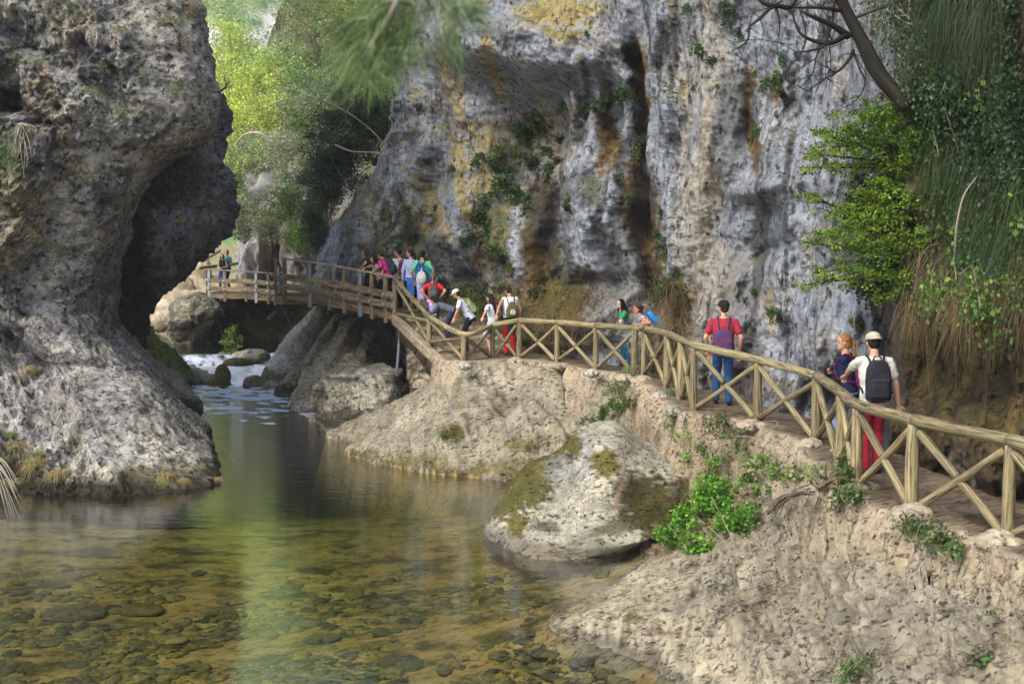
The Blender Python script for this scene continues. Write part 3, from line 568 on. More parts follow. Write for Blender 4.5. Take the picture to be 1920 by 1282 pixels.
    tint = np.where((p[..., 2] > .0)[..., None], np.array([.86, .825, .71]), 1.); me = mkmesh('ground', p, gridfaces(*h.shape)[:, ::-1], M['ground'], np.clip(c*tint, .01, .65))
    return structure('ground', me), p, n, s
ground_o, GRp, GRn, GRs = build_ground()
_gy = GRp[:, 300, 1]; _gt = (GRp[0, :, 0]/GRp[0, :, 1])
def gz(x, y):
    """height of the ground at points"""
    x = np.atleast_1d(np.asarray(x, float)); y = np.atleast_1d(np.asarray(y, float))
    fi = np.interp(y, _gy, np.arange(len(_gy))); fj = np.interp(x/y, _gt, np.arange(len(_gt)))
    i = np.clip(fi.astype(int), 0, len(_gy)-2); j = np.clip(fj.astype(int), 0, len(_gt)-2); a = fi-i; b = fj-j
    Z = GRp[..., 2]
    return (Z[i, j]*(1-a)*(1-b)+Z[i+1, j]*a*(1-b)+Z[i, j+1]*(1-a)*b+Z[i+1, j+1]*a*b)
def G(u, v):
    """point on the ground seen at pixel"""
    r = ray(u, v); d = np.linspace(8, 90, 1200); q = r[None]*d[:, None]+np.array([0, 0, CZ]); h = gz(q[:, 0], q[:, 1])
    k = np.argmax(q[:, 2] < h); return np.array([q[k, 0], q[k, 1], h[k]])
# ================================================================== water
def build_water():
    ys = np.concatenate([np.geomspace(5, 46, 240), np.linspace(46, 52, 130)[1:], np.linspace(52, 70, 50)[1:]])
    ts = np.linspace(-.62, .45, 420)
    x = ts[None]*ys[:, None]; y = np.broadcast_to(ys[:, None], x.shape)
    q = np.stack([x, y, 0*x], -1)
    y2 = y+.8*fbm(q*.35, 3)-1.2*np.exp(-((x+9.2)/1.2)**2)
    step = .42*ss(46.3, 47.3, y2)+.30*ss(48.6, 49.6, y2)
    casc = ss(45.9, 46.6, y2)*ss(50.6, 49.4, y2)
    tail = ss(34, 45.5, y+2.5*fbm(q*np.array([.25, .5, 1])+5, 3))*ss(46.6, 46.0, y2)
    z = step+casc*(.10*fbm(q*np.array([3, 2, 1]), 4))+tail*.03*fbm(q*np.array([1.5, 4, 1]), 4)*1.2
    foam = casc*(.55+.9*fbm(q*np.array([4.5, 1.6, 1]), 4))+np.exp(-((y2-46)/.8)**2)*.9+ss(40, 45.5, y2)*ss(47, 46, y2)*(.62+1.7*fbm(q*np.array([1.7, 3.6, 1])+31, 5))
    foam += ss(35, 40, y)*ss(46, 44, y)*(3.6*(fbm(q*np.array([1.2, 3.8, 1])+61, 5)+.12))
    foam += ss(33, 36.5, y)*ss(39, 37.5, y)*(2.5*(fbm(q*np.array([.8, 4.5, 1])+81, 4)-.06))
    foam += ss(58, 60, y)*.3*ss(-.18,-.2,x/y)
    foam = np.clip(foam, 0, 1)
    top = np.stack([x, y, z], -1); nr, nc = x.shape
    bot = top.copy(); bot[..., 2] = -4
    verts = np.concatenate([top.reshape(-1, 3), bot.reshape(-1, 3)]); off = nr*nc
    ft = gridfaces(nr, nc)[:, ::-1]; fb = gridfaces(nr, nc)+off
    i = np.arange(nr-1); j = np.arange(nc-1)
    s1 = np.stack([i*nc, i*nc+off, (i+1)*nc+off, (i+1)*nc], -1); s2 = np.stack([i*nc+nc-1, (i+1)*nc+nc-1, (i+1)*nc+nc-1+off, i*nc+nc-1+off], -1)
    s3 = np.stack([j, j+1, j+1+off, j+off], -1); k = (nr-1)*nc; s4 = np.stack([k+j, k+j+off, k+j+1+off, k+j+1], -1)
    col = np.zeros((len(verts), 3)); col[:off, 0] = foam.ravel(); col[:off, 1] = np.clip(.25+.75*ss(22, 34, y)+casc+tail, 0, 1).ravel()
    m = bpy.data.materials.new('stream_water'); m.use_nodes = True; nt = m.node_tree; nt.nodes.clear()
    out = nt.nodes.new('ShaderNodeOutputMaterial'); fr = nt.nodes.new('ShaderNodeFresnel'); fr.inputs[0].default_value = 1.33
    tr = nt.nodes.new('ShaderNodeBsdfTransparent'); gl = nt.nodes.new('ShaderNodeBsdfGlossy'); gl.inputs['Roughness'].default_value = .03
    tr.inputs[0].default_value = (.97, .98, .93, 1)
    mx = nt.nodes.new('ShaderNodeMixShader'); fo = nt.nodes.new('ShaderNodeBsdfDiffuse'); fo.inputs[0].default_value = (.8, .84, .88, 1); mx2 = nt.nodes.new('ShaderNodeMixShader')
    at = attr(nt); sep = nt.nodes.new('ShaderNodeSeparateColor'); nt.links.new(at.outputs['Color'], sep.inputs[0])
    tc = nt.nodes.new('ShaderNodeTexCoord'); mp = nt.nodes.new('ShaderNodeMapping'); mp.inputs['Scale'].default_value = (1.0, 2.6, 1); nt.links.new(tc.outputs['Object'], mp.inputs[0])
    n1 = noise_n(nt, mp.outputs[0], 1.6, 3, .5); n2 = noise_n(nt, mp.outputs[0], 7, 3, .55)
    hh = mathn(nt, 'ADD', n1, mathn(nt, 'MULTIPLY', n2, .4))
    bp = nt.nodes.new('ShaderNodeBump'); nt.links.new(hh, bp.inputs['Height']); bp.inputs['Distance'].default_value = .05
    nt.links.new(mathn(nt, 'MULTIPLY', sep.outputs[1], .42), bp.inputs['Strength'])
    for nd in (fr, gl): nt.links.new(bp.outputs[0], nd.inputs['Normal'])
    nt.links.new(mathn(nt, 'MINIMUM', mathn(nt, 'MULTIPLY', fr.outputs[0], 1.8), 1.0), mx.inputs[0]); nt.links.new(tr.outputs[0], mx.inputs[1]); nt.links.new(gl.outputs[0], mx.inputs[2])
    mp2 = nt.nodes.new('ShaderNodeMapping'); mp2.inputs['Scale'].default_value = (2.2, 5, 1); nt.links.new(tc.outputs['Object'], mp2.inputs[0])
    fn = noise_n(nt, mp2.outputs[0], 2.5, 5, .7)
    ff = mathn(nt, 'ADD', sep.outputs[0], mathn(nt, 'MULTIPLY', mathn(nt, 'SUBTRACT', fn, .5), 1.1))
    fm = ramp(nt, [(.30, 0.0), (.62, .92)], ff)
    fz = mathn(nt, 'MULTIPLY', fm, ramp(nt, [(0.02, 0.0), (.12, 1.0)], sep.outputs[0]))
    nt.links.new(fz, mx2.inputs[0]); nt.links.new(mx.outputs[0], mx2.inputs[1]); nt.links.new(fo.outputs[0], mx2.inputs[2]); nt.links.new(mx2.outputs[0], out.inputs[0])
    va = nt.nodes.new('ShaderNodeVolumeAbsorption'); va.inputs[0].default_value = (.66, .79, .36, 1); va.inputs[1].default_value = .5
    nt.links.new(va.outputs[0], out.inputs['Volume'])
    me = mkmesh('water', verts, [ft, fb, s1, s2, s3, s4], m, col)
    return structure('water', me)
build_water()
# ================================================================== boulders and built things
def boulder(name, label, rows, mat, colf, dispf, nr=110, nc=130, pw=2.4, cat='rock', group=None, kind=None, yaw=0):
    p = stack(rows, nr, nc, pw)
    me = stack_mesh(name, p, mat, colf, dispf)
    o = link(name, me); tag(o, label if kind is None else None, cat if kind is None else None, group, kind); return o
def pale_disp(a=.3, f=.6, s=0, st=(1, 1, 1)):
    st = np.array(st); return lambda p: a*(.8*fbm(p*f*st+s, 4)+.4*ridged(p*f*1.7*st+s, 4)+.18*fbm(p*f*6*st+s, 4))
def pale_col(base=(.46, .41, .33), dark=(.24, .22, .19), moss=.3, seed=0, sp=(), wet=0.0, wl=0.0):
    def f(p, n):
        g = fbm(p*.9+seed, 5); g3 = fbm(p*4+seed, 4); U, V, _ = proj(p)
        c = np.zeros(p.shape)+np.array(base); c = mixc(c, dark, ss(.02, .35, g+.4*g3)*.8); c = mixc(c, np.array(base)*1.25, ss(.05, .35, -g+.3*g3)*.6)
        c = mixc(c, (.12, .11, .02), ss(.15, .4, fbm(p*1.3+seed+50, 4)+.35*n[..., 2]-.25)*moss)
        if len(sp): c = splats(U, V, c, list(sp), 7)
        c = mixc(c, np.array(base)*.3, ss(wl+.28, wl+.03, p[..., 2])*.8)
        return np.clip(c*np.array([.96, .93, .84])*(1+.25*g3)[..., None], .008, .7)
    return f
mS, mR = M['slab'], M['rough_rock']
boulder('boulder', 'big pale boulder with mossy crest and left edge, standing at the edge of the pool', [(814, 1062, 1094, 23.2, .8), (822, 1046, 1112, 22.7, 1.6), (834, 1028, 1200, 22.4, 2.4), (848, 1012, 1330, 22.2, 3), (870, 990, 1345, 22.0, 3.4), (910, 958, 1340, 21.7, 3.8), (940, 932, 1320, 21.5, 4), (965, 912, 1270, 21.1, 4.6), (985, 902, 1215, 21.0, 4.8), (1010, 905, 1200, 21.3, 4.6)], mS,
  pale_col((.37, .35, .285), (.23, .215, .18), .0, 3, [(985, 905, 50, 50, (.075, .07, .012), .97), (940, 945, 34, 26, (.08, .075, .012), .95, -45), (1010, 865, 50, 22, (.08, .072, .012), .95, -38), (1045, 838, 40, 16, (.09, .08, .015), .95, -35), (1030, 862, 40, 24, (.09, .08, .015), .9, -30), (1078, 835, 18, 24, (.08, .07, .015), .95), (1060, 880, 35, 22, (.22, .22, .23), .6), (1105, 850, 14, 30, (.2, .2, .22), .6), (1135, 868, 24, 26, (.11, .09, .015), .95), (1205, 935, 48, 46, (.04, .038, .012), .97, 15), (1240, 965, 46, 46, (.07, .06, .015), .9), (1170, 985, 60, 14, (.06, .05, .02), .8, -15), (972, 985, 16, 22, (.11, .09, .012), .95), (935, 955, 12, 12, (.09, .08, .02), .8), (1020, 988, 20, 12, (.1, .08, .05), .8), (1290, 930, 30, 50, (.07, .045, .02), .9), (1160, 925, 5, 30, (.4, .25, .2), .5, 25)]), lambda p: .16*fbm(p*.8+1, 3)+.14*ridged(p*.42+5, 3)+.05*fbm(p*3, 4)+.02*ridged(p*6, 3)-.42*np.exp(-((p[..., 0]-1.45-.2*p[..., 2])/.55)**2)*ss(.2, .9, p[..., 2])+.25*np.exp(-((p[..., 0]-.75)/.3)**2)*ss(.6, 1.2, p[..., 2]), 190, 240, 2.5)  # lower-right dark splats: moss, plus the overhang's shade painted in
boulder('boulder', 'low flat pale ledge lying in front of the mossy boulder, just above the water', [(1012, 1000, 1090, 21.2, 1.0), (1020, 975, 1125, 20.9, 1.5), (1032, 962, 1135, 20.8, 1.7), (1050, 960, 1130, 20.9, 1.5)], mS, pale_col((.45, .39, .29), (.26, .21, .13), .1, 8), pale_disp(.08, 1.1, 2), 40, 110)
boulder('boulder', 'grey block-shaped boulder below the stone stairs at the water edge', [(681, 645, 712, 37.2, 1.4), (692, 617, 742, 35.6, 3.5), (712, 598, 760, 34.8, 4.6), (735, 597, 766, 34.6, 5), (770, 600, 770, 34.5, 5), (795, 606, 765, 34.6, 4.8), (830, 612, 760, 34.8, 4.4)], mR,
  pale_col((.42, .39, .31), (.18, .165, .13), .1, 5, [(640, 790, 40, 22, (.05, .045, .03), .9), (600, 760, 10, 40, (.07, .065, .05), .7), (690, 700, 40, 14, (.5, .48, .42), .5), (640, 712, 50, 4, (.06, .05, .04), .7)]), lambda p: pale_disp(.42, .55, 6)(p)-.12*np.exp(-((p[..., 2]-1.15-.1*p[..., 0]-.5)/.07)**2), 130, 150, 3.2)
boulder('boulder', 'smooth pale rock rib sloping down from the boardwalk into the foaming stream', [(556, 596, 622, 46.5, 2), (585, 578, 626, 46, 2.6), (620, 548, 622, 45.6, 3), (660, 518, 612, 45.2, 3.2), (695, 492, 600, 44.8, 3.4), (718, 487, 596, 44.8, 3.4), (745, 495, 592, 44.8, 3.2)], mS,
  pale_col((.58, .54, .46), (.38, .35, .29), .05, 9, [(500, 705, 16, 12, (.13, .12, .02), .9), (545, 712, 36, 12, (.14, .08, .03), .85), (575, 640, 16, 50, (.2, .2, .2), .5, 30), (600, 700, 16, 40, (.13, .12, .03), .8)]), pale_disp(.25, .5, 11, (1, 1, .5)), 130, 130, 2.2)
boulder('boulder', 'narrow dark footed rock fin between the pale rib and the ribbed slope', [(590, 622, 650, 43.2, 2), (630, 596, 642, 43.0, 2.2), (670, 566, 628, 42.6, 2.4), (705, 535, 604, 42.3, 2.6), (728, 518, 585, 42.2, 2.6), (742, 516, 578, 42.2, 2.5), (765, 520, 575, 42.3, 2.4)], mS,
  pale_col((.42, .36, .26), (.20, .15, .06), .3, 13, [(545, 735, 40, 14, (.03, .025, .02), .95), (600, 660, 10, 60, (.16, .12, .04), .8, 30)]), pale_disp(.28, .6, 15, (1, 1, .5)), 110, 110, 2.2)
boulder('boulder', 'ribbed brown and pale rock slope fanning out beneath the boardwalk', [(598, 640, 668, 41.8, 2), (625, 622, 700, 41.2, 3), (655, 602, 730, 40.6, 4), (690, 575, 760, 39.8, 4.6), (725, 553, 760, 39.0, 5), (752, 539, 740, 38.9, 5), (765, 541, 735, 38.9, 5), (790, 545, 730, 39, 5)], mS,
  pale_col((.50, .42, .30), (.20, .14, .06), .1, 17, [(700, 620, 60, 26, (.07, .05, .02), .9), (650, 640, 12, 50, (.14, .1, .04), .8, 35), (620, 660, 6, 60, (.5, .44, .35), .7, 35), (590, 700, 8, 50, (.5, .43, .34), .6, 38), (730, 650, 50, 60, (.05, .036, .016), .95), (690, 640, 40, 30, (.08, .055, .02), .9), (680, 650, 6, 40, (.4, .33, .25), .8, 25)]), lambda p: .3*fbm(np.stack([p[..., 0]*1.9+p[..., 2]*1.5, p[..., 1]*.4, p[..., 2]*.3], -1), 4)+pale_disp(.2, .7, 19)(p), 150, 160, 2.2)  # upper-right near-black splats paint the cave's shade onto the rock
boulder('boulder', 'rough rounded boulder on the far bank, left end of the boardwalk above it', [(550, 352, 392, 58, 2), (560, 336, 412, 56, 4), (580, 327, 422, 55, 5), (605, 323, 428, 55, 5.4), (628, 325, 432, 55.2, 5.4), (655, 330, 430, 55.4, 5)], mR,
  pale_col((.36, .33, .24), (.12, .11, .07), .3, 21, [(370, 625, 60, 22, (.03, .028, .018), .95), (400, 600, 26, 20, (.06, .05, .03), .8)]), pale_disp(.6, .45, 23), 100, 110, 2.6)
boulder('boulder', 'smooth grey slab leaning against the foot of the left rock wall', [(655, 150, 262, 34.8, 2), (680, 160, 290, 34.4, 3), (710, 170, 322, 34.1, 3.6), (740, 180, 350, 33.9, 4), (765, 190, 366, 33.8, 4.2), (785, 195, 370, 33.8, 4.2), (815, 195, 362, 33.9, 4)], mS,
  pale_col((.30, .26, .215), (.15, .135, .115), .1, 27, [(350, 775, 34, 22, (.02, .018, .012), .95)]), pale_disp(.28, .6, 29), 110, 120, 2.6)
boulder('rock_bank', 'mossy orange and green bank beside the little waterfall, under the left overhang', [(596, 180, 272, 43.5, 2.5), (625, 190, 290, 43, 3.4), (655, 200, 312, 42.8, 4), (685, 210, 338, 42.6, 4.2), (710, 215, 356, 42.6, 4.2), (724, 215, 356, 42.7, 4.2), (755, 215, 350, 42.8, 4)], mR,
  pale_col((.26, .20, .07), (.13, .10, .03), .6, 31, [(285, 640, 14, 30, (.45, .24, .05), .8), (300, 660, 14, 26, (.30, .22, .06), .8), (335, 690, 18, 40, (.07, .12, .02), .9), (340, 716, 22, 10, (.03, .028, .012), .9), (315, 700, 20, 20, (.09, .09, .02), .8)]), pale_disp(.35, .9, 33), 100, 110, 2.4)
def small_rock(u, v, w_, h_, z0, label, moss, seed, name='stream_stone', base=(.30, .28, .22), group=None, cat='stone', nr=26, nc=34, dd=None):
    """pebble/rock whose foot is at pixel (u,v) on height z0; w_,h_ in pixels"""
    c = W(u, v, z0) if dd is None else P(u, v, dd); _, _, d = proj(c); s = d/FPX; rx, rz = w_*s, h_*s*1.15; ry = rx*.85
    th = np.linspace(0.02, math.pi-.02, nr)[:, None]; ph = np.linspace(0, 2*math.pi, nc, endpoint=False)[None]
    pp = np.stack([np.sin(th)*np.cos(ph)*rx, np.sin(th)*np.sin(ph)*ry, np.cos(th)*rz+0*ph], -1)
    pl = pp.copy(); k = 1.6/max(rx, .05)
    pw_ = pl+np.array(c)
    dsp = lambda q: rx*(.22*fbm((q)*k*.6+seed, 3)+.10*ridged(q*k*1.3+seed, 3)+.04*fbm(q*k*5, 2))
    me = stack_mesh(name, pl, mS, lambda q, n: pale_col(base, tuple(np.array(base)*.5), moss, seed, wl=-9)(q+np.array(c), n), lambda q: dsp(q))
    o = link(name, me); o.location = (c[0], c[1]+ry*.5, c[2]+.25*rz); o.rotation_euler.z = seed*1.7 % .6
    return tag(o, label, cat, group)
GS = 'stones in the cascade'
for i, a in enumerate([(416, 712, 15, 20, .3, 'upright dark green mossy stone in the middle of the waterfall', 1.0, 3, (.12, .11, .03)), (409, 722, 21, 8, 0.02, 'low moss covered stone at the foot of the waterfall', 1.0, 5, (.13, .13, .02)), (441, 682, 24, 7, .5, 'flat dark mossy stone on the lip of the waterfall, under the sapling', 1.0, 7, (.08, .08, .025)), (375, 676, 16, 6, .5, 'small yellow-green stone at the left end of the waterfall lip', .9, 9, (.26, .22, .05)),
    (474, 724, 20, 13, 0.02, 'bare brown-grey stone at the right of the white water', .2, 11, (.24, .2, .14)), (392, 716, 18, 9, .1, 'pale wet stone under the falling water, left of the mossy one', .1, 13, (.3, .28, .24)), (467, 670, 32, 9, .68, 'smooth pale flat stone in the upper pool', 0, 15, (.55, .49, .4)), (495, 671, 11, 6, .7, 'small dark stone with a grassy top beside the pale flat stone', 1, 17, (.1, .12, .03)), (418, 668, 12, 5, .6, 'little pinkish stone in the rushing water above the cascade', 0, 19, (.3, .22, .2))]):
    small_rock(*a[:4], a[4], a[5], a[6], a[7], base=a[8], group=GS)
for i, (u, v, w_, h_, z0, lab) in enumerate([(572, 770, 26, 14, 0, 'pale broken stone at the water edge below the ribbed slope'), (590, 790, 12, 9, 0, 'small pale stone between the ribbed slope and the block boulder'), (548, 764, 12, 8, 0, 'small brown stone at the toe of the ribbed slope')]):
    small_rock(u, v, w_, h_, z0, lab, .1, 41+i, name='bank_stone', base=(.48, .40, .30))
for i, (u, v, w_, h_, d, c_, lab) in enumerate([(318, 592, 26, 12, 66, (.55, .45, .36), 'sunlit pinkish flat rock in the far stream bed'), (296, 605, 16, 8, 63, (.5, .42, .34), 'small pale rock at the end of the far rapids'), (352, 572, 20, 12, 69, (.58, .5, .4), 'bright cream rock behind the far rounded boulder'), (305, 577, 22, 9, 72, (.6, .52, .42), 'long white rock across the far stream bed'), (338, 548, 24, 22, 76, (.5, .42, .33), 'tall tan rock on the far bank below the walkway end'), (372, 520, 22, 30, 80, (.55, .46, .33), 'sunlit cream cliff block behind the walkway end'), (300, 618, 14, 6, 60, (.2, .17, .07), 'mossy brown stone at the head of the upper pool'), (322, 628, 10, 5, 58, (.3, .24, .16), 'little brown stone in the head of the upper pool')]):
    small_rock(u, v, w_, h_, None, lab, .1, 51+i, name='far_rock', base=c_, group='rocks in the far stream bed', cat='rock', dd=d)
def cave_col(p, n):  # near-black albedo paints in the shade below the walkway ledge
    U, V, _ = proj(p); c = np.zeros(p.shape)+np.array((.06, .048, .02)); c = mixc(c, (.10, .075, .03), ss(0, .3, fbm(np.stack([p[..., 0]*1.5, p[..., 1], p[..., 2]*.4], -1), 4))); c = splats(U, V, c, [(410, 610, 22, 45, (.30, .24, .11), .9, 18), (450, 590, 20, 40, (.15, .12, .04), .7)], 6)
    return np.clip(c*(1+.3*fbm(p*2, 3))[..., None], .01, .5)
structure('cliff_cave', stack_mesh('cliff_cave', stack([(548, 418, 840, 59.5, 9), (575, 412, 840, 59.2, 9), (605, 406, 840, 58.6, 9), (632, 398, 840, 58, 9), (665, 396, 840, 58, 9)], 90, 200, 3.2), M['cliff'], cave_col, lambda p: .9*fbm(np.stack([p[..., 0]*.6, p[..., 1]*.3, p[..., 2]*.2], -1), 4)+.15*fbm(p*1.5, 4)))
# footing stones under the fence posts
foot_l = ['large flat footing stone under the fence post at the right frame edge', 'big rounded footing stone under the second fence post from the right frame edge', 'long pale footing stone where the rail bends beside the man in red trousers', 'pale footing stone under the post in front of the woman with the ponytail', 'tan footing stone under the post right of the man in the maroon shirt', 'small white footing stone under the post nearest the man in jeans', 'white footing stone beside the doubled posts at the path bend', 'flat footing stone below the girl with the blue backpack', 'small grey footing stone below the girl in green', 'white footing stone under the post left of the girl in green', 'rounded footing stone in the middle of the long fence run', 'small footing stone below the man in red sports trousers', 'grey footing stone at the bottom of the stairs']
for i, (u, v, w_, h_) in enumerate([(1885, 1022, 52, 22), (1716, 968, 46, 22), (1622, 918, 40, 13), (1520, 838, 30, 15), (1412, 798, 34, 11), (1262, 770, 20, 11), (1238, 744, 18, 10), (1206, 712, 26, 9), (1172, 708, 20, 8), (1111, 698, 17, 8), (1050, 684, 24, 7), (968, 676, 20, 7), (872, 684, 16, 8)]):
    small_rock(u, v+5, w_*.85, h_*.85, 2.15, foot_l[i], .05, 71+i, name='footing_stone', base=(.42, .36, .28) if i not in (5, 6, 9, 12) else (.44, .42, .37), group='footing stones under the fence posts')
# ------------------------------------------------------------------ wood
def wood_mat(name, c1, c2, c3, grain=1.0):
    m, nt, b, out = newmat(name); a = attr(nt, 'tuv'); mp = nt.nodes.new('ShaderNodeMapping'); mp.inputs['Scale'].default_value = (1, 1, 1); nt.links.new(a.outputs['Vector'], mp.inputs[0])
    oi = nt.nodes.new('ShaderNodeObjectInfo'); ad = nt.nodes.new('ShaderNodeVectorMath'); ad.operation = 'ADD'; nt.links.new(mp.outputs[0], ad.inputs[0])
    cb = nt.nodes.new('ShaderNodeCombineXYZ'); nt.links.new(mathn(nt, 'MULTIPLY', oi.outputs['Random'], 30), cb.inputs[2]); nt.links.new(cb.outputs[0], ad.inputs[1])
    n1 = noise_n(nt, ad.outputs[0], 6*grain, 6, .7); n2 = noise_n(nt, ad.outputs[0], 1.4*grain, 3)
    r1 = nt.nodes.new('ShaderNodeValToRGB'); e = r1.color_ramp.elements; e[0].position = .33; e[0].color = (*c3, 1); e[1].position = .6; e[1].color = (*c1, 1); nt.links.new(n1, r1.inputs[0])
    mx = nt.nodes.new('ShaderNodeMixRGB'); nt.links.new(ramp(nt, [(.4, 0.0), (.62, 1.0)], n2), mx.inputs[0]); nt.links.new(r1.outputs[0], mx.inputs[1]); mx.inputs[2].default_value = (*c2, 1)
    f = ramp(nt, [(.38, .3), (.48, .95), (.66, 1.35)], n1); rnd = nt.nodes.new('ShaderNodeMapRange'); nt.links.new(oi.outputs['Random'], rnd.inputs[0]); rnd.inputs[3].default_value = .75; rnd.inputs[4].default_value = 1.2
    c = mulcol(nt, mulcol(nt, mx.outputs[0], f), rnd.outputs[0]); nt.links.new(c, b.inputs['Base Color']); b.inputs['Roughness'].default_value = .75; b.inputs['Specular IOR Level'].default_value = .3
    bp = nt.nodes.new('ShaderNodeBump'); bp.inputs['Strength'].default_value = .5; bp.inputs['Distance'].default_value = .01; nt.links.new(n1, bp.inputs['Height']); nt.links.new(bp.outputs[0], b.inputs['Normal'])
    return m
M['log'] = wood_mat('weathered_log', (.30, .23, .125), (.20, .175, .085), (.10, .075, .045))
M['plank'] = wood_mat('weathered_plank', (.22, .14, .07), (.26, .19, .11), (.10, .065, .035))
M['twig'] = wood_mat('twig_bark', (.30, .25, .19), (.36, .31, .24), (.16, .13, .1))
M['dark_bark'] = wood_mat('dark_bark', (.018, .013, .010), (.028, .024, .014), (.007, .005, .004))
def simple(name, col, rough=.6, metal=0, spec=.5):
    m, nt, b, out = newmat(name); b.inputs['Base Color'].default_value = (*col, 1); b.inputs['Roughness'].default_value = rough; b.inputs['Metallic'].default_value = metal; b.inputs['Specular IOR Level'].default_value = spec; return m
M['steel'] = simple('galvanised_steel', (.35, .40, .42), .45, .6)
def tube(pts, rad, nc=12, cap=True, wob=0.0, ovr=None, sub=8):
    """tube through the points; returns verts, faces list, uv"""
    pts = np.asarray(pts, float); n = len(pts); rad = np.broadcast_to(np.asarray(rad, float), (n,))
    if sub > 1:
        # Catmull-Rom
        t = np.linspace(0, n-1, (n-1)*sub+1); i = np.clip(t.astype(int), 0, n-2); f = (t-i)[:, None]
        e = np.concatenate([[2*pts[0]-pts[1]], pts, [2*pts[-1]-pts[-2]]]); a, b, c, d = e[i], e[i+1], e[i+2], e[i+3]
        q = .5*((2*b)+(-a+c)*f+(2*a-5*b+4*c-d)*f**2+(-a+3*b-3*c+d)*f**3); r = np.interp(t, np.arange(n), rad)
    else: q = pts; r = rad
    T = np.gradient(q, axis=0); T /= np.linalg.norm(T, axis=1)[:, None]+1e-12
    up = np.array([0, 0, 1.]) if abs(T[0, 2]) < .9 else np.array([1., 0, 0])
    A = np.cross(up, T); A /= np.linalg.norm(A, axis=1)[:, None]+1e-9; B = np.cross(T, A)
    ph = np.linspace(0, 2*np.pi, nc, endpoint=False)
    L = np.concatenate([[0], np.cumsum(np.linalg.norm(np.diff(q, axis=0), axis=1))])
    R = r[:, None]*(1+wob*noise3(np.stack([np.broadcast_to(np.cos(ph), (len(q), nc)), np.broadcast_to(np.sin(ph), (len(q), nc)), np.broadcast_to(L[:, None]*1.2, (len(q), nc))], -1)*1.2+q[0]*3.1))
    p = q[:, None]+R[..., None]*(A[:, None]*np.cos(ph)[None, :, None]+B[:, None]*np.sin(ph)[None, :, None])
    uv = np.stack([np.broadcast_to(np.cos(ph)*.5, (len(q), nc)), np.broadcast_to(L[:, None]*.35, (len(q), nc)), np.broadcast_to(np.sin(ph)*.5, (len(q), nc))], -1)
    m = len(q); fs = [gridfaces(m, nc, True)[:, ::-1]]; V = p.reshape(-1, 3); UV = uv.reshape(-1, 3)
    if cap:
        k = m*nc; V = np.concatenate([V, q[:1]-T[:1]*r[0]*.15, q[-1:]+T[-1:]*r[-1]*.15]); UV = np.concatenate([UV, [[0, 0, 0], [0, L[-1]*.35, 0]]]); j = np.arange(nc); j2 = (j+1) % nc
        fs.append(np.stack([np.full(nc, k), j2, j], -1)); fs.append(np.stack([np.full(nc, k+1), (m-1)*nc+j, (m-1)*nc+j2], -1))
    return V, fs, UV
class MB:
    def __init__(s): s.v = []; s.f = {3: [], 4: []}; s.u = []; s.c = []; s.n = 0
    def add(s, V, fs, UV=None, col=None):
        for f in fs: s.f[f.shape[1]].append(np.asarray(f)+s.n)
        s.v.append(V); s.u.append(UV if UV is not None else V*1.0); s.c.append(np.broadcast_to(np.asarray(col if col is not None else (1, 1, 1), float), (len(V), 3))); s.n += len(V); return s
    def tube(s, pts, rad, **k): return s.add(*tube(pts, rad, **k))
    def box(s, c, ax, hx, hy, hz):
        """ax: 3 axis vectors"""
        c = np.asarray(c, float); X, Y, Z = [np.asarray(a, float)/np.linalg.norm(a) for a in ax]
        V = []; UV = []
        for i in (-1, 1):
            for j in (-1, 1):
                for k in (-1, 1): V.append(c+X*hx*i+Y*hy*j+Z*hz*k); UV.append((hy*j*3, hx*i*.35, hz*k*3))
        f = np.array([[0, 1, 3, 2], [4, 6, 7, 5], [0, 4, 5, 1], [2, 3, 7, 6], [0, 2, 6, 4], [1, 5, 7, 3]])
        return s.add(np.array(V), [f], np.array(UV, float)+c*.3)
    def mesh(s, name, mat, smooth=True, col=False):
        V = np.concatenate(s.v); fs = [np.concatenate(s.f[k]) for k in (3, 4) if s.f[k]]
        return mkmesh(name, V, fs, mat, np.concatenate(s.c) if col else None, smooth, np.concatenate(s.u))
    def build(s, name, mat, parent=None, smooth=True, col=False): return link(name, s.mesh(name, mat, smooth, col), parent)
def beam(name, a, b, w_, h_, mat, parent, up=(0, 0, 1)):
    a, b = np.asarray(a, float), np.asarray(b, float); X = b-a; Lh = np.linalg.norm(X)/2; X = X/np.linalg.norm(X); Z = np.asarray(up, float)-X*np.dot(up, X); Z /= np.linalg.norm(Z); Y = np.cross(Z, X)
    m = MB(); m.box((a+b)/2, (X, Y, Z), Lh, w_/2, h_/2); o = m.build(name, mat, parent, False)
    bv = o.modifiers.new('bevel', 'BEVEL'); bv.width = min(w_, h_)*.12; bv.segments = 1; return o
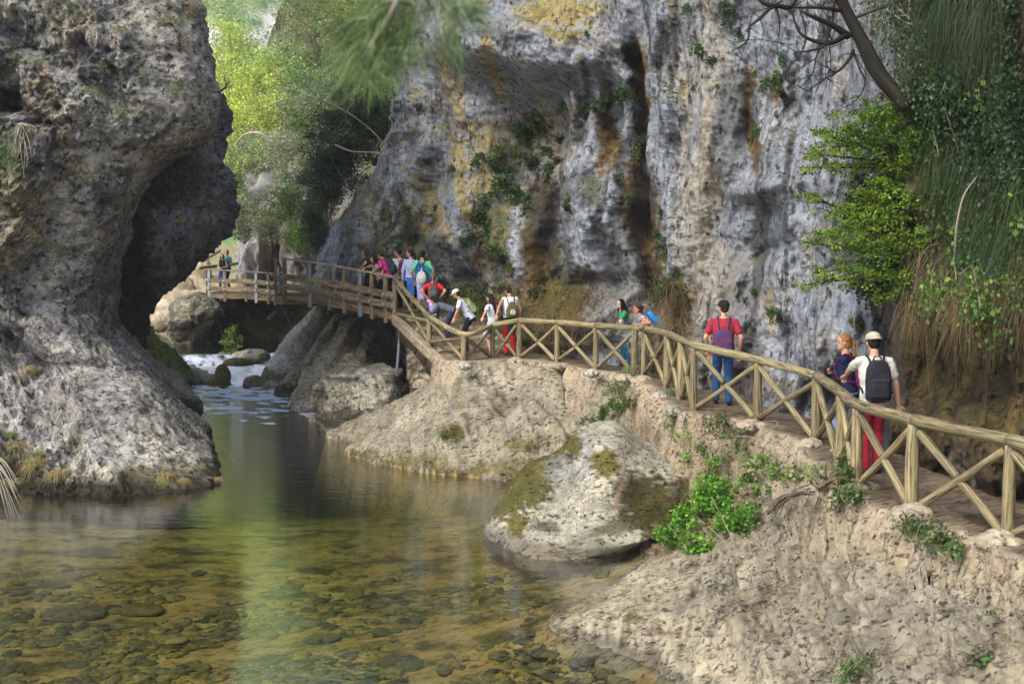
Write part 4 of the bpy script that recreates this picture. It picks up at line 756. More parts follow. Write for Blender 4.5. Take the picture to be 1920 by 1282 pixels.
# ------------------------------------------------------------------ log fences
def fence(label, posts, rails, endext):
    """posts: (u, vbase, d or None, v_railcentre)"""
    root = thing('log_fence', label, 'fence', (0, 0, 0))
    base = []; top = []
    for (u, vb, d, vr) in posts:
        b = W(u, vb, PATHZ) if d is None else P(u, vb, d); _, _, dd = proj(b); t = P(u, vr, dd+.0); t = np.array([b[0], b[1], t[2]]); base.append(b); top.append(t)
    base = np.array(base); top = np.array(top)
    root.location = base.mean(0); off = base.mean(0)
    for i, (b, t) in enumerate(zip(base, top)):
        r = .066+.008*((i*7) % 3)/2
        MB().tube(np.array([b-[0, 0, .35], (b*.5+t*.5)+rng.normal(size=3)*.006, t-[0, 0, .05]])-off, [r*1.08, r, r*.95], nc=14, wob=.12).build('post', M['log'], root)
    for seg in rails:   # list of control indices (float, into posts)
        pts = []
        for q in seg:
            if isinstance(q, tuple): pts.append(P(q[0], q[1], q[2]))
            else: pts.append(top[q])
        pts = np.array(pts); MB().tube(pts-off, np.linspace(.073, .063, len(pts)), nc=18, wob=.09, sub=10).build('rail', M['log'], root)
    for i in range(len(base)-1):
        a, b = base[i], base[i+1]; ta, tb = top[i], top[i+1]; dr = (b-a)/np.linalg.norm(b-a); nrm = np.cross(dr, [0, 0, 1]); nrm /= np.linalg.norm(nrm)
        g = min(.09, np.linalg.norm(b-a)*.12)
        if np.linalg.norm(b-a) < .35: continue
        p0 = a+dr*g+np.array([0, 0, .05]); p1 = tb-dr*g-np.array([0, 0, .12]); q0 = ta+dr*g-np.array([0, 0, .12]); q1 = b-dr*g+np.array([0, 0, .04])
        MB().tube(np.array([p0, (p0+p1)/2+rng.normal(size=3)*.01, p1])-off+nrm*.035*0, [.046, .044, .042], nc=12, wob=.12).build('brace', M['log'], root)
        mid = (q0+q1)/2; cr = .045/np.linalg.norm(q1-q0)*2
        MB().tube(np.array([q0, q0*.5+mid*.5+rng.normal(size=3)*.005, q0+(q1-q0)*(.5-cr*.4)])-off, [.05, .047, .044], nc=12, wob=.12).build('brace', M['log'], root)
        MB().tube(np.array([q0+(q1-q0)*(.5+cr*.4), mid*.5+q1*.5+rng.normal(size=3)*.005, q1])-off, [.044, .047, .05], nc=12, wob=.12).build('brace', M['log'], root)
    for t in top:  # wire bands where the rails are tied
        k = MB(); a = np.array([t-[.0, .0, .0]])
    return root, base, top
RP = [(1207, 703, None, 615), (1250, 726, None, 625), (1276, 748, None, 636), (1300, 767, None, 646), (1420, 787, None, 674), (1530, 825, None, 703), (1574, 873, None, 734), (1605, 911, None, 757), (1710, 955, None, 786), (1890, 1006, None, 823), (2110, 1110, None, 890)]
fence_r, FRb, FRt = fence('rustic crossed log fence along the near path, from the bend to the right frame edge', RP, [[(1203, 612, 28.2), 0, 1, 2, 3], [3, 4, 5], [5, 6, 7, 8], [8, 9], [9, 10]], 0)
LP = [(741, 590, 37.6, 524), (805, 643, 34.3, 594), (870, 676, None, 626), (923, 670, None, 610), (974, 670, None, 600), (1045, 677, None, 604), (1117, 691, None, 610), (1190, 700, None, 615)]
fence_l, FLb, FLt = fence('rustic crossed log fence running down the stairs from the boardwalk to the path bend', LP, [[0, 1], [1, 2, 3], [3, 4], [4, 5], [5, 6], [6, 7, (1240, 620, 28.6)]], 0)
# ------------------------------------------------------------------ stone stairs with sloping concrete stringer
st = thing('stone_stairs', 'worn stone staircase with a sloping concrete edge, rising to the boardwalk', 'stairs')
ptop = P(742, 585, 37.9); pbot = np.array([*W(862, 678, 2.15)[:2], 2.05])
ptop = np.array([ptop[0], ptop[1], 3.14]); run = pbot-ptop; rd = np.array([run[0], run[1], 0]); rd /= np.linalg.norm(rd); side = np.array([-rd[1], rd[0], 0]); side = side if side[0] > 0 else -side
def step_mesh(a, b, h0, h1, wd, seed):
    # rough stone block between a and b (plan), grown toward the cliff
    n = 10; m = MB()
    c = (a+b)/2; L = np.linalg.norm((b-a)[:2])/2
    xs = np.linspace(-1, 1, n); th = np.linspace(0, 2*np.pi, 28, endpoint=False)
    p = np.zeros((24, 28, 3)); t = np.linspace(0, wd, 24)
    for i, w0 in enumerate(t):
        cx = np.sign(np.cos(th))*np.abs(np.cos(th))**.35*(L+.03); cz = np.sign(np.sin(th))*np.abs(np.sin(th))**.35*((h1-h0)/2)
        p[i] = c+side*w0+rd*cx[:, None]+np.array([0, 0, 1])*cz[:, None]; p[i, :, 2] += (h0+h1)/2-c[2]
    pc_ = pale_col((.44, .36, .25), (.26, .2, .13), .05, seed, wl=-9)
    me = stack_mesh('step', p, M['slab'], lambda q, n: pc_(q, n)*(1-.62*ss(.35, .75, np.abs(n[..., 2])))[..., None]*(1-.5*ss(.12, .0, (q[..., 2]-(h1-.3)))[..., None]), lambda q: .05*fbm(q*2.2+seed, 4)+.02*fbm(q*9, 3))  # treads and riser feet darkened in the colour, standing in for step shading
    return me
ns = 6
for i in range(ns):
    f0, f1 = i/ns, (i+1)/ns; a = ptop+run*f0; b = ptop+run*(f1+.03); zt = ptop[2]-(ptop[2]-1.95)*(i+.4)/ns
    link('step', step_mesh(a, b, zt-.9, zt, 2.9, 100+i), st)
sa, sb = P(741, 604, 37.2), P(848, 697, 32.6)
sa = P(741, 598, 37.4); sb = P(846, 700, 32.5)
m = MB(); X = sb-sa; X /= np.linalg.norm(X); Z = np.array([0, 0, 1])-X*X[2]; Z /= np.linalg.norm(Z)
beam('stringer', sa, sb, .22, .26, M['slab'], st)
me = bpy.data.meshes['stringer']; 
if me.attributes.get('Col') is None:
    a_ = me.attributes.new('Col', 'FLOAT_COLOR', 'POINT'); a_.data.foreach_set('color', np.tile(np.array([.40, .32, .22, 1], np.float32), len(me.vertices)))
# rubble masonry under the stairs
def rubble_col(p, n):
    f1, f2, idv = worley(p*2.6+3); c = np.zeros(p.shape)+np.array((.30, .25, .17)); c = c*(.65+.7*idv)[..., None]; c = mixc(c, (.05, .038, .02), ss(.16, .03, f2-f1)); return np.clip(c*(1+.3*fbm(p*6, 3))[..., None], .01, .6)
boulder('rubble_wall', 'rubble stone wall standing under the upper stairs beside the cave', [(612, 768, 800, 37.4, 1.6), (640, 762, 822, 36.4, 2.4), (680, 764, 848, 35.2, 3), (715, 770, 850, 34.4, 3.4), (745, 768, 850, 34, 3.6), (775, 766, 850, 34, 3.6)], M['ground'], rubble_col,
  lambda p: .16*ss(.0, .3, worley(p*2.6+3)[1]-worley(p*2.6+3)[0])+.12*fbm(p*1.5, 4), 110, 130, 3.0, cat='wall')
# earth fill behind the stairs so that nothing hangs in the air
# grey metal prop
pr = MB(); pr.tube([P(752, 610, 37.6), P(748, 650, 37.7), P(744, 700, 37.8)], .05, nc=10); tag(pr.build('prop_pole', M['steel']), 'thin grey metal prop standing under the boardwalk corner', 'pole')
# ------------------------------------------------------------------ boardwalk
def walkway(label, posts, backoff, deckw, joists=True, name='boardwalk', ub=.44, lb=.14, bw=.2):
    """posts: (u, v_rail, v_deck, d)"""
    root = thing(name, label, 'boardwalk'); tops = []; decks = []
    for (u, vr, vd, d) in posts: tops.append(P(u, vr, d)); decks.append(P(u, vd, d))
    tops = np.array(tops); decks = np.array(decks); decks[:, :2] = tops[:, :2]; off = decks.mean(0); root.location = off; tops -= off; decks -= off
    bo = np.array(backoff, float); bo /= np.linalg.norm(bo)
    for i, (t, dk) in enumerate(zip(tops, decks)):
        wood = (i % 3 != 1)
        beam('post', dk-[0, 0, .42], t-[0, 0, .05], .13, .09, M['plank'] if wood else M['steel'], root, up=bo)
        for hh in (ub, lb):
            MB().tube([dk+[0, 0, hh]-bo*.13, dk+[0, 0, hh]-bo*.10], .055, nc=10, sub=1).build('bracket', M['steel'], root, False)
        beam('joist', dk+[0, 0, -.28], dk+bo*deckw+[0, 0, -.28], .12, .22, M['plank'], root)
    for i in range(len(tops)-1):
        beam('rail', tops[i], tops[i+1], .16, .055, M['plank'] if 0 else M['twig'], root)
        for hh in (ub, lb): beam('side_board', decks[i]+[0, 0, hh]-bo*.07, decks[i+1]+[0, 0, hh]-bo*.07, .045, bw, M['plank'], root)
        k = max(2, int(np.linalg.norm(decks[i+1]-decks[i])/.16)); mb = MB(); dr = (decks[i+1]-decks[i])
        for j in range(k):
            c = decks[i]+dr*((j+.5)/k)+bo*deckw/2-[0, 0, .1]; mb.box(c, (bo, dr/np.linalg.norm(dr), np.array([0, 0, 1.])), deckw/2, np.linalg.norm(dr)/k*.46, .03)
        mb.build('deck_boards', M['plank'], root, False)
        beam('edge_beam', decks[i]+[0, 0, -.22]+bo*.05, decks[i+1]+[0, 0, -.22]+bo*.05, .1, .16, M['plank'], root)
    return root, tops+off, decks+off
near_posts = [(533, 485, 545, 40.4), (580, 491, 551, 40.0), (617, 497, 557, 39.6), (646, 502, 562, 39.2), (675, 507, 568, 38.8), (697, 511, 573, 38.4), (723, 516, 579, 38.0), (740, 520, 583, 37.7)]
bw_near, NWt, NWd = walkway('wooden boardwalk with two side boards, crowded with people above the cave', near_posts, (.55, .83, 0), 2.3)
far_posts = [(388, 504, 545, 58.5), (392, 505, 546, 57.5), (421, 507, 548, 57.0), (461, 508, 548, 56.5), (480, 510, 550, 56.2), (503, 512, 552, 56.0), (516, 514, 554, 56.0)]
bw_far, FWt, FWd = walkway('farther lower boardwalk section carrying the couple', far_posts, (.12, .99, 0), 5.0, ub=.50, lb=.14)
# inner rail and steps between the two levels
link_posts = [(516, 487, 546, 41.5), (541, 492, 540, 48), (552, 500, 545, 53)]
bw_mid, _, _ = walkway('short boardwalk link with an inner rail behind the corner post', [(516, 486, 545, 41.6), (522, 497, 548, 47), (526, 508, 553, 53)], (.99, .1, 0), 2.4, ub=.5)
rr_ = thing('handrail', 'pale sloping handrail climbing behind the couple on the far walkway', 'handrail')
for (u0, v0, d0, u1, v1, d1) in [(378, 490, 64, 412, 470, 74), (372, 503, 62, 446, 494, 66)]:
    beam('rail', P(u0, v0, d0), P(u1, v1, d1), .12, .16, M['twig'], rr_)
for (u, v, d, h) in [(380, 489, 64.5, 1.0), (393, 482, 68.5, 1.0), (405, 474, 72, 1.0), (376, 503, 62.1, .9), (402, 500, 63.5, .9), (440, 495, 65.7, .9)]:
    t = P(u, v, d); beam('post', t-[0, 0, h+.3], t, .1, .1, M['plank'], rr_)
# stray branch hanging out under the boardwalk
tag(MB().tube([P(504, 597, 42.5), P(515, 588, 43), P(528, 578, 43.6), P(536, 572, 45)], [.07, .06, .05, .04], nc=10, wob=.15).tube([P(532, 577, 43.6), P(538, 592, 43.7), P(543, 606, 43.8)], [.025, .016, .008], nc=6).build('branch', M['twig']), 'bare broken branch sticking out under the boardwalk', 'branch')
# ================================================================== vegetation
def leaf_mat(name, trans=.4, rough=.55):
    m, nt, b, out = newmat(name); a = attr(nt); nt.links.new(a.outputs['Color'], b.inputs['Base Color']); b.inputs['Roughness'].default_value = rough; b.inputs['Specular IOR Level'].default_value = .35
    t = nt.nodes.new('ShaderNodeBsdfTranslucent'); g = nt.nodes.new('ShaderNodeGamma'); g.inputs[1].default_value = .9; nt.links.new(a.outputs['Color'], g.inputs[0]); nt.links.new(g.outputs[0], t.inputs[0])
    mx = nt.nodes.new('ShaderNodeMixShader'); mx.inputs[0].default_value = trans; nt.links.new(b.outputs[0], mx.inputs[1]); nt.links.new(t.outputs[0], mx.inputs[2]); nt.links.new(mx.outputs[0], out.inputs[0]); return m
M['leaf'] = leaf_mat('leaf'); M['grass'] = leaf_mat('grass_blade', .3, .7)
def leaves(c, size, col, asp=.5, up=.3, dirs=None, jit=.25):
    """c (n,3) centres; returns verts, faces, colours"""
    n = len(c); d = rng.normal(size=(n, 3)) if dirs is None else dirs+rng.normal(size=(n, 3))*.35
    d /= np.linalg.norm(d, axis=1)[:, None]; nn = rng.normal(size=(n, 3)); nn[:, 2] += up*2; s = np.cross(d, nn); s /= np.linalg.norm(s, axis=1)[:, None]+1e-9
    L = size*(.6+.8*rng.random(n))[:, None]; w_ = L*asp
    V = np.stack([c-d*L*.5, c+s*w_*.5, c+d*L*.5, c-s*w_*.5], 1).reshape(-1, 3)
    F = np.arange(4*n).reshape(n, 4)
    cc = np.asarray(col, float)*np.ones((n, 3)); cc = cc*(1+jit*rng.normal(size=(n, 1)))*(1+.12*rng.normal(size=(n, 3))); C_ = np.repeat(np.clip(cc, .004, .9), 4, 0)
    return V, F, C_
def cloud(center, rad, nclump, nleaf, csz, seed=None):
    """clumped leaf centres in an uneven ellipsoid; returns centres and clump index"""
    r = np.random.default_rng(seed)
    d = r.normal(size=(nclump*3, 3)); d /= np.linalg.norm(d, axis=1)[:, None]; q = d*(r.random((nclump*3, 1))**.45)
    keep = fbm(q*1.7+(seed or 0)*3.3, 3) > -.12 if rad[0] > .5 or nclump > 20 else np.ones(len(q), bool); q = q[keep][:nclump]; q = q*(1+.35*fbm(q*1.3+(seed or 0), 2)[:, None]); cc = q*np.array(rad)
    k = r.integers(0, len(cc), nleaf); sz = csz*(.5+r.random(len(cc)))
    off = r.normal(size=(nleaf, 3)); off /= np.linalg.norm(off, axis=1)[:, None]+1e-9; off *= (r.random((nleaf, 1))**.6)
    off[:, 2] *= .7
    return cc[k]+off*sz[k][:, None]+np.array(center), k, cc
def limbs(base, tips, r0, mat, name, parent, bend=.15):
    m = MB()
    for t in tips:
        a = np.array(base, float); b = np.array(t, float); L = np.linalg.norm(b-a); mid = (a+b)/2+rng.normal(size=3)*L*bend*.5; mid[2] += L*.06
        m.tube([a, mid, b], [r0, r0*.55, r0*.15], nc=6, sub=5, wob=.2)
    return m.build(name, mat, parent)
def bush(name, label, cat, u, v, ru, rv, d, col, leaf=.1, n=3500, ncl=60, asp=.5, group=None, seed=1, trunk=True, trmat='twig', depth=1.0, jit=.3, foot=None, kind=None, col2=None):
    s = d/FPX; c = P(u, v, d); rx, rz = ru*s, rv*s; ry = (rx+rz)/2*depth
    root = thing(name, label, cat, tuple(c-np.array([0, 0, rz])), group); off = c-np.array([0, 0, rz])
    if group == TG: n = int(n*1.7); leaf *= 1.25; ncl = 110
    pts, k, cc = cloud((0, 0, rz), (rx, ry, rz), ncl, n, max(rx, rz)*.28+leaf, seed)
    r = np.random.default_rng(seed); tone = .55+.9*r.random(len(cc)); gain = 1.4 if group == TG and max(col) > .1 else 1.0; base = np.array(col)[None]*gain*tone[k][:, None]  # gain lightens far leaves, standing in for sunlight and haze
    if col2 is not None: t = (r.random(len(cc)) < .35)[k][:, None]; base = np.where(t, np.array(col2)[None]*gain*tone[k][:, None], base)
    V, F, C_ = leaves(pts, leaf, base, asp, jit=jit); link('crown', mkmesh('crown', V, F, M['leaf'], C_, False), root)
    if trunk:
        tips = cc[np.linspace(0, len(cc)-1, min(12, len(cc))).astype(int)]+np.array([0, 0, rz]); b0 = np.array([0, ry*.3, -.15*rz]) if foot is None else np.array(P(*foot))-off
        limbs(b0, tips, max(.012, rz*.022), M[trmat], 'trunk', root)
    return root
YG = (.34, .38, .05); MG = (.13, .20, .045); OG = (.17, .19, .075); DKG = (.030, .055, .014); GG = (.20, .22, .13)
TG = 'trees and shrubs crowding the gorge behind the boardwalk'
for i, (u, v, ru, rv, d, col, leaf, n, lab, c2) in enumerate([
 (432, 235, 62, 130, 92, (.42, .46, .05), .17, 5200, 'bright yellow-green tree in the sunlit gap right of the left rock', (.28, .36, .07)),
 (432, 120, 34, 78, 108, (.36, .42, .08), .18, 3600, 'pointed pale green conifer rising above the yellow trees', None),
 (500, 150, 62, 62, 96, (.30, .38, .08), .17, 4200, 'light green rounded tree just right of the pointed conifer', YG),
 (575, 105, 62, 66, 84, (.16, .27, .07), .15, 4200, 'fresh green tree crown high on the gorge side', OG),
 (520, 215, 60, 60, 82, (.27, .30, .09), .14, 4200, 'olive-yellow loose tree below the light green rounded one', YG),
 (480, 310, 62, 60, 76, (.24, .28, .08), .13, 4200, 'dull olive shrub above the far fluted cliff, behind the pale fallen limb', GG),
 (560, 290, 66, 66, 66, GG, .11, 4600, 'grey-green scrubby shrub in the middle of the gorge slope', OG),
 (600, 200, 70, 62, 62, (.17, .20, .10), .11, 4800, 'grey-olive tree with twiggy crown right of centre of the gorge', MG),
 (590, 30, 76, 60, 70, (.17, .18, .08), .12, 4600, 'dusty olive tree at the top edge beside the hazy hillside', OG),
 (665, 60, 70, 74, 58, (.15, .19, .06), .10, 5200, 'olive green tree at the top edge left of the tall cliff', (.25, .27, .06)),
 (730, 40, 60, 80, 50, (.16, .2, .06), .09, 4600, 'yellowish shrub clinging to the upper left side of the tall cliff', (.28, .3, .07)),
 (680, 180, 66, 55, 52, (.07, .11, .035), .09, 5200, 'deep green shrub under the blurred pine branch', MG),
 (655, 270, 80, 75, 48.5, DKG, .085, 7000, 'large very dark evergreen shrub left of the tall cliff', (.06, .10, .02)),
 (700, 225, 46, 50, 46, DKG, .08, 4200, 'dark shrub touching the edge of the tall cliff', (.05, .09, .02)),
 (610, 345, 50, 62, 50, (.05, .08, .02), .085, 4600, 'dark green bush hanging above the grey buttress', OG),
 (545, 380, 46, 44, 58, (.14, .18, .05), .09, 3600, 'mid green bush on the ledge left of the grey buttress', OG),
 (560, 445, 26, 30, 56, (.16, .25, .05), .08, 2200, 'bright green small bush low on the cliff above the boardwalk corner', None),
 (590, 420, 18, 60, 52, (.04, .07, .02), .08, 2600, 'narrow dark ivy bush hanging beside the grey buttress', None),
 (455, 400, 44, 50, 64, (.15, .18, .07), .10, 3200, 'olive scrub draped over the far fluted cliff', GG),
 (500, 420, 34, 32, 62, (.18, .19, .09), .09, 2400, 'dry grey-green scrub above the couple on the walkway', None),
 (428, 330, 26, 50, 68, (.20, .24, .07), .11, 2200, 'yellowish shrub just behind the rear edge of the left rock', None),
 (400, 430, 14, 22, 84, (.36, .34, .12), .13, 900, 'sunlit yellow shrub seen through the gap under the left rock', None)]):
    bush('tree' if rv > 50 else 'shrub', lab, 'tree' if rv > 50 else 'shrub', u, v, ru, rv, d, col, leaf, n, 70, group=TG, seed=200+i, col2=c2)
# pale fallen limb
tag(MB().tube([P(428, 300, 70), P(452, 258, 69), P(480, 249, 68), P(505, 262, 68), P(526, 284, 68)], [.03, .06, .08, .09, .10], nc=8, wob=.1).tube([P(470, 243, 68), P(500, 256, 68), P(535, 258, 67.5), P(565, 272, 67)], [.03, .05, .04, .015], nc=6).tube([P(455, 256, 69), P(448, 275, 69)], [.04, .02], nc=5, sub=1).build('fallen_branch', M['twig']), 'bare pale fallen limb arching among the far shrubs', 'branch')
for i, (pts, lab) in enumerate([([(600, 188, 45.6), (640, 205, 45.5), (668, 222, 45.2), (700, 248, 44.6), (720, 272, 43.8)], 'long bare pale twig across the dark evergreen shrub'), ([(628, 272, 45.6), (660, 284, 45.2), (700, 286, 44.6), (732, 292, 43.8)], 'lower bare pale twig in front of the dark evergreen shrub'), ([(655, 185, 45.4), (664, 192, 45.3), (652, 205, 45.4), (654, 214, 45.3)], 'small forked bare twig above the long pale twig')]):
    tag(MB().tube([P(*q) for q in pts], [.035, .03, .025, .02, .015][:len(pts)], nc=6).build('twig', M['twig']), lab, 'twig')
# ------------------------------------------------------------------ far hillside
def build_hill():
    us = np.linspace(-800, 1500, 260); vs = np.linspace(-420, 560, 200); U, V = np.meshgrid(us, vs); D = 150+(400-V)*.16+.02*np.abs(U-480)
    p = P(U, V, D); p = p+np.array([0, -1, .3])*(6*fbm(p*.05, 4)+1.5*fbm(p*.3, 4))[..., None]; n = gridnormals(p)
    g = fbm(p*.12, 4); c = np.zeros(p.shape)+np.array((.20, .30, .10)); c = mixc(c, (.10, .18, .08), ss(0, .3, g)*.8); c = mixc(c, (.36, .40, .16), ss(0, .3, -g)*.6)
    U2, V2, _ = proj(p); c = splats(U2, V2, c, [(513, 40, 22, 26, (.62, .58, .52), .95), (490, 70, 28, 16, (.58, .54, .5), .9), (398, 75, 18, 22, (.66, .62, .55), .95), (520, 15, 20, 12, (.6, .56, .5), .7), (470, 30, 20, 8, (.5, .5, .4), .5)], 10)
    return structure('hillside', mkmesh('hillside', p, gridfaces(*U.shape), M['ground'], np.clip(c, .02, .7))), p
hill_o, HP = build_hill()
r = np.random.default_rng(5); hv = HP.reshape(-1, 3); uu, vv, dd = proj(hv); ok = hv[(uu > 300) & (uu < 760) & (vv > -60) & (vv < 330)]
cc = ok[r.integers(0, len(ok), 900)]; uu, vv, dd = proj(cc); kp = ~(((np.abs(uu-513) < 20) & (np.abs(vv-38) < 24)) | ((np.abs(uu-490) < 24) & (np.abs(vv-70) < 13)) | ((np.abs(uu-398) < 15) & (np.abs(vv-75) < 18))); cc = cc[kp]
k = r.integers(0, len(cc), 42000); off = r.normal(size=(42000, 3))*np.array([1.1, 1.1, 1.6]); off[:, 2] += 1.5; tone = (.6+.9*r.random(len(cc)))[k][:, None]; hue = r.random(len(cc))[k][:, None]
V, F, C_ = leaves(cc[k]+off, .42, (np.array((.14, .24, .10))*hue+np.array((.30, .36, .10))*(1-hue))*tone, .6)
tag(link('hillside_woods', mkmesh('hillside_woods', V, F, M['leaf'], C_, False)), kind='stuff')
# ------------------------------------------------------------------ surface lookups
def on_surf(u, v, Pg, Ug, Vg, Ng):
    k = (Ug-u)**2+(Vg-v)**2; m = k < max(16, k.min()*1.5); idx = np.where(m.ravel())[0]; q = Pg.reshape(-1, 3)[idx]; j = idx[np.argmin(q[:, 1])]
    return Pg.reshape(-1, 3)[j], Ng.reshape(-1, 3)[j]
LRu, LRv, _ = proj(LRp); _CU, _CV, _ = proj(CLp)
def onC(u, v): return on_surf(u, v, CLp, _CU, _CV, CLn)[0]
def onL(u, v): return on_surf(u, v, LRp, LRu, LRv, LRn)[0]
# ------------------------------------------------------------------ grass and tufts
def blades(roots, dirs, L, droop, w_, col, jit=.25, seg=4, side=None):
    n = len(roots); dirs = dirs/np.linalg.norm(dirs, axis=1)[:, None]; L = (np.asarray(L)*(.55+.7*rng.random(n)))[:, None]
    sd = np.cross(dirs, rng.normal(size=(n, 3))) ; sd /= np.linalg.norm(sd, axis=1)[:, None]+1e-9
    lv = []
    for i in range(seg+1):
        t = i/seg; c = roots+dirs*L*t+np.array([0, 0, -1])*L*droop*t*t; ww = w_*(1-t*.85)*.5; lv.append(c-sd*ww); lv.append(c+sd*ww)
    V = np.stack(lv, 1).reshape(-1, 3); b = (np.arange(n)*2*(seg+1))[:, None]
    F = np.concatenate([np.concatenate([b+2*i, b+2*i+1, b+2*i+3, b+2*i+2], 1) for i in range(seg)])
    cc = np.asarray(col, float)*np.ones((n, 3))*(1+jit*rng.normal(size=(n, 1))); C_ = np.repeat(np.clip(cc, .005, .9), 2*(seg+1), 0)
    return V, F, C_
def tuft_mesh(n, L, col, droop=.5, w_=.012, spread=.8, rootr=.05, col2=None):
    r0 = rng.normal(size=(n, 3))*rootr; r0[:, 2] *= .3; d = rng.normal(size=(n, 3))*spread; d[:, 2] = np.abs(d[:, 2])+.6; d[:, 1] -= .3
    c = np.asarray(col, float)[None]*np.ones((n, 3))
    if col2 is not None: c = np.where(rng.random((n, 1)) < .4, np.array(col2)[None], c)
    V, F, C_ = blades(r0, d, np.full(n, L), droop, w_, c); return mkmesh('tuft', V, F, M['grass'], C_, False)
def leafball_mesh(n, rad, leaf, col, asp=.6, seed=1, flat=.8):
    pts, k, cc = cloud((0, 0, 0), (rad, rad*.8, rad*flat), max(5, n//35), n, rad*.55, seed); r = np.random.default_rng(seed); tone = (.6+.8*r.random(len(cc)))[k][:, None]
    V, F, C_ = leaves(pts, leaf, np.array(col)*tone, asp); return mkmesh('leafball', V, F, M['leaf'], C_, False)
def place(name, me, p, label, cat, group, rot=0, sc=1.0):
    o = link(name, me); o.location = tuple(p); o.rotation_euler.z = rot; o.scale = (sc, sc, sc); return tag(o, label, cat, group)
straw = [tuft_mesh(260, .42, (.42, .31, .14), 1.1, .012, .8, .06, (.30, .26, .09)) for _ in range(2)]
green = [tuft_mesh(160, .30, (.13, .2, .04), .7, .012, .8, .06, (.3, .28, .1)) for _ in range(3)]
scrub = [leafball_mesh(420, .32, .055, c, .45, 10+i) for i, c in enumerate([(.16, .2, .06), (.22, .21, .12), (.09, .16, .03), (.26, .24, .13)])]
tufts = [leafball_mesh(300, .16, .045, c, .7, 30+i) for i, c in enumerate([(.05, .10, .025), (.08, .14, .03), (.035, .06, .02), (.12, .17, .04)])]
# left rock plants
lr = [(312, 893, 's', 1.0, 'long straw-coloured grass tuft drooping over the water at the left rock foot'), (345, 898, 's', .7, 'smaller straw tuft right of the long straw one at the left rock foot'), (32, 835, 's', 1.3, 'thick dry straw tuft on the mossy bank at the left frame edge'), (70, 868, 's', 1.4, 'spreading dry straw clump on the mossy bank'), (110, 885, 's', 1.1, 'dry grass clump at the right end of the mossy bank'), (378, 878, 'g', .7, 'fresh green grass tuft near the right toe of the left rock'), (408, 898, 's', .5, 'tiny dry tuft at the very tip of the left rock'), (20, 815, 'g', 1.0, 'green plant above the straw tuft at the left frame edge'), (75, 850, 'g', 1.1, 'green grass fringe above the spreading straw clump'), (10, 860, 'g', 1.2, 'green leafy tuft low at the left frame edge'), (305, 905, 'g', .6, 'olive tuft below the long straw grass'), (55, 690, 's', .8, 'pale dry tuft in the groove across the left rock'), (18, 905, 'g', 1.3, 'dark green tuft hanging to the water at the left frame edge')]
for i, (u, v, k, sc, lab) in enumerate(lr):
    place('grass_tuft', (straw if k == 's' else green)[i % 2], onL(u, v), lab, 'grass tuft', 'grass tufts on the left rock', i*1.3, sc)
ls = [(345, 15, 1, 1.1, 'twiggy grey-green bush on the top edge of the left rock'), (230, 60, 3, .8, 'dry scrub patch high on the left rock'), (325, 165, 0, .9, 'green scrub on the ledge above the overhang'), (350, 78, 3, .8, 'pale scrub near the top right edge of the left rock'), (270, 145, 0, .7, 'olive scrub on the upper middle of the left rock'), (180, 30, 2, .4, 'small round green cushion near the top of the left rock'), (135, 10, 2, .45, 'green cushion plant at the top edge of the left rock'), (15, 290, 2, 1.1, 'bright green leafy bush at the left frame edge'), (10, 130, 0, .8, 'green bush high at the left frame edge'), (70, 120, 0, .5, 'small green plant under a beige streak'), (95, 180, 2, .5, 'green plant in the diagonal crack of the left rock'), (105, 270, 0, .7, 'light green scrub mid-height on the left rock'), (45, 250, 3, .8, 'brown scrub beside the hanging roots'), (160, 240, 3, .6, 'brown-green scrub patch on the left rock face'), (230, 210, 0, .6, 'yellowish scrub left of the overhang'), (20, 400, 1, 1.0, 'grey tangled scrub at the left frame edge'), (60, 440, 3, 1.0, 'dry tangled scrub low on the left rock'), (40, 490, 0, .8, 'green patch under the dry tangled scrub'), (210, 365, 2, .45, 'small green plant by the cave edge'), (215, 375, 0, .45, 'pale green plant by the cave edge'), (85, 518, 2, .4, 'little green plant above the smooth lower slab'), (145, 470, 2, .45, 'green sprig mid-slab on the left rock'), (260, 745, 0, .4, 'small sprig on the right shoulder of the lower slab'), (5, 665, 2, .6, 'dark green sprig in the groove at the left frame edge'), (300, 40, 3, .9, 'straw-coloured scrub near the top of the left rock'), (370, 215, 2, .6, 'dark cushion on the nose of the left rock'), (200, 120, 3, .7, 'dry cushion on the left rock'), (60, 370, 3, .9, 'tan scrub beside the dangling roots')]
for i, (u, v, k, sc, lab) in enumerate(ls):
    place('rock_plant', scrub[k], onL(u, v), lab, 'plant', 'plants rooted in the left rock', i*1.1, sc)
for i, (u, v, sc, lab) in enumerate([(375, 25, 1.0, 'spiky bare bush on the top corner of the left rock'), (395, 262, .7, 'bare twiggy bush behind the overhang')]):
    b0 = onL(min(u, 360), v) if i == 0 else P(u, v, 36.5); mm = MB()
    for j in range(34): dd_ = rng.normal(size=3)*.3+np.array([.25, -.05, .75]); L = .9*sc*(.5+.7*rng.random()); mm.tube([b0, b0+dd_*L*.5+rng.normal(size=3)*.03, b0+dd_*L+rng.normal(size=3)*.08], [.012, .008, .003], nc=4, sub=3)
    tag(mm.build('bare_bush', M['twig']), lab, 'bush')
tag(MB().tube([onL(395, 160)+[-.1, .1, 0], P(400, 172, 29.6), P(418, 168, 29.5), P(430, 152, 29.5)], [.05, .04, .028, .012], nc=8).tube([P(418, 168, 29.5), P(440, 160, 29.4)], [.015, .005], nc=5, sub=1).tube([P(424, 160, 29.5), P(420, 140, 29.5)], [.014, .004], nc=5, sub=1).build('root_branch', M['dark_bark']), 'short dark curved branch sticking out right from the left rock', 'branch')
mm = MB()
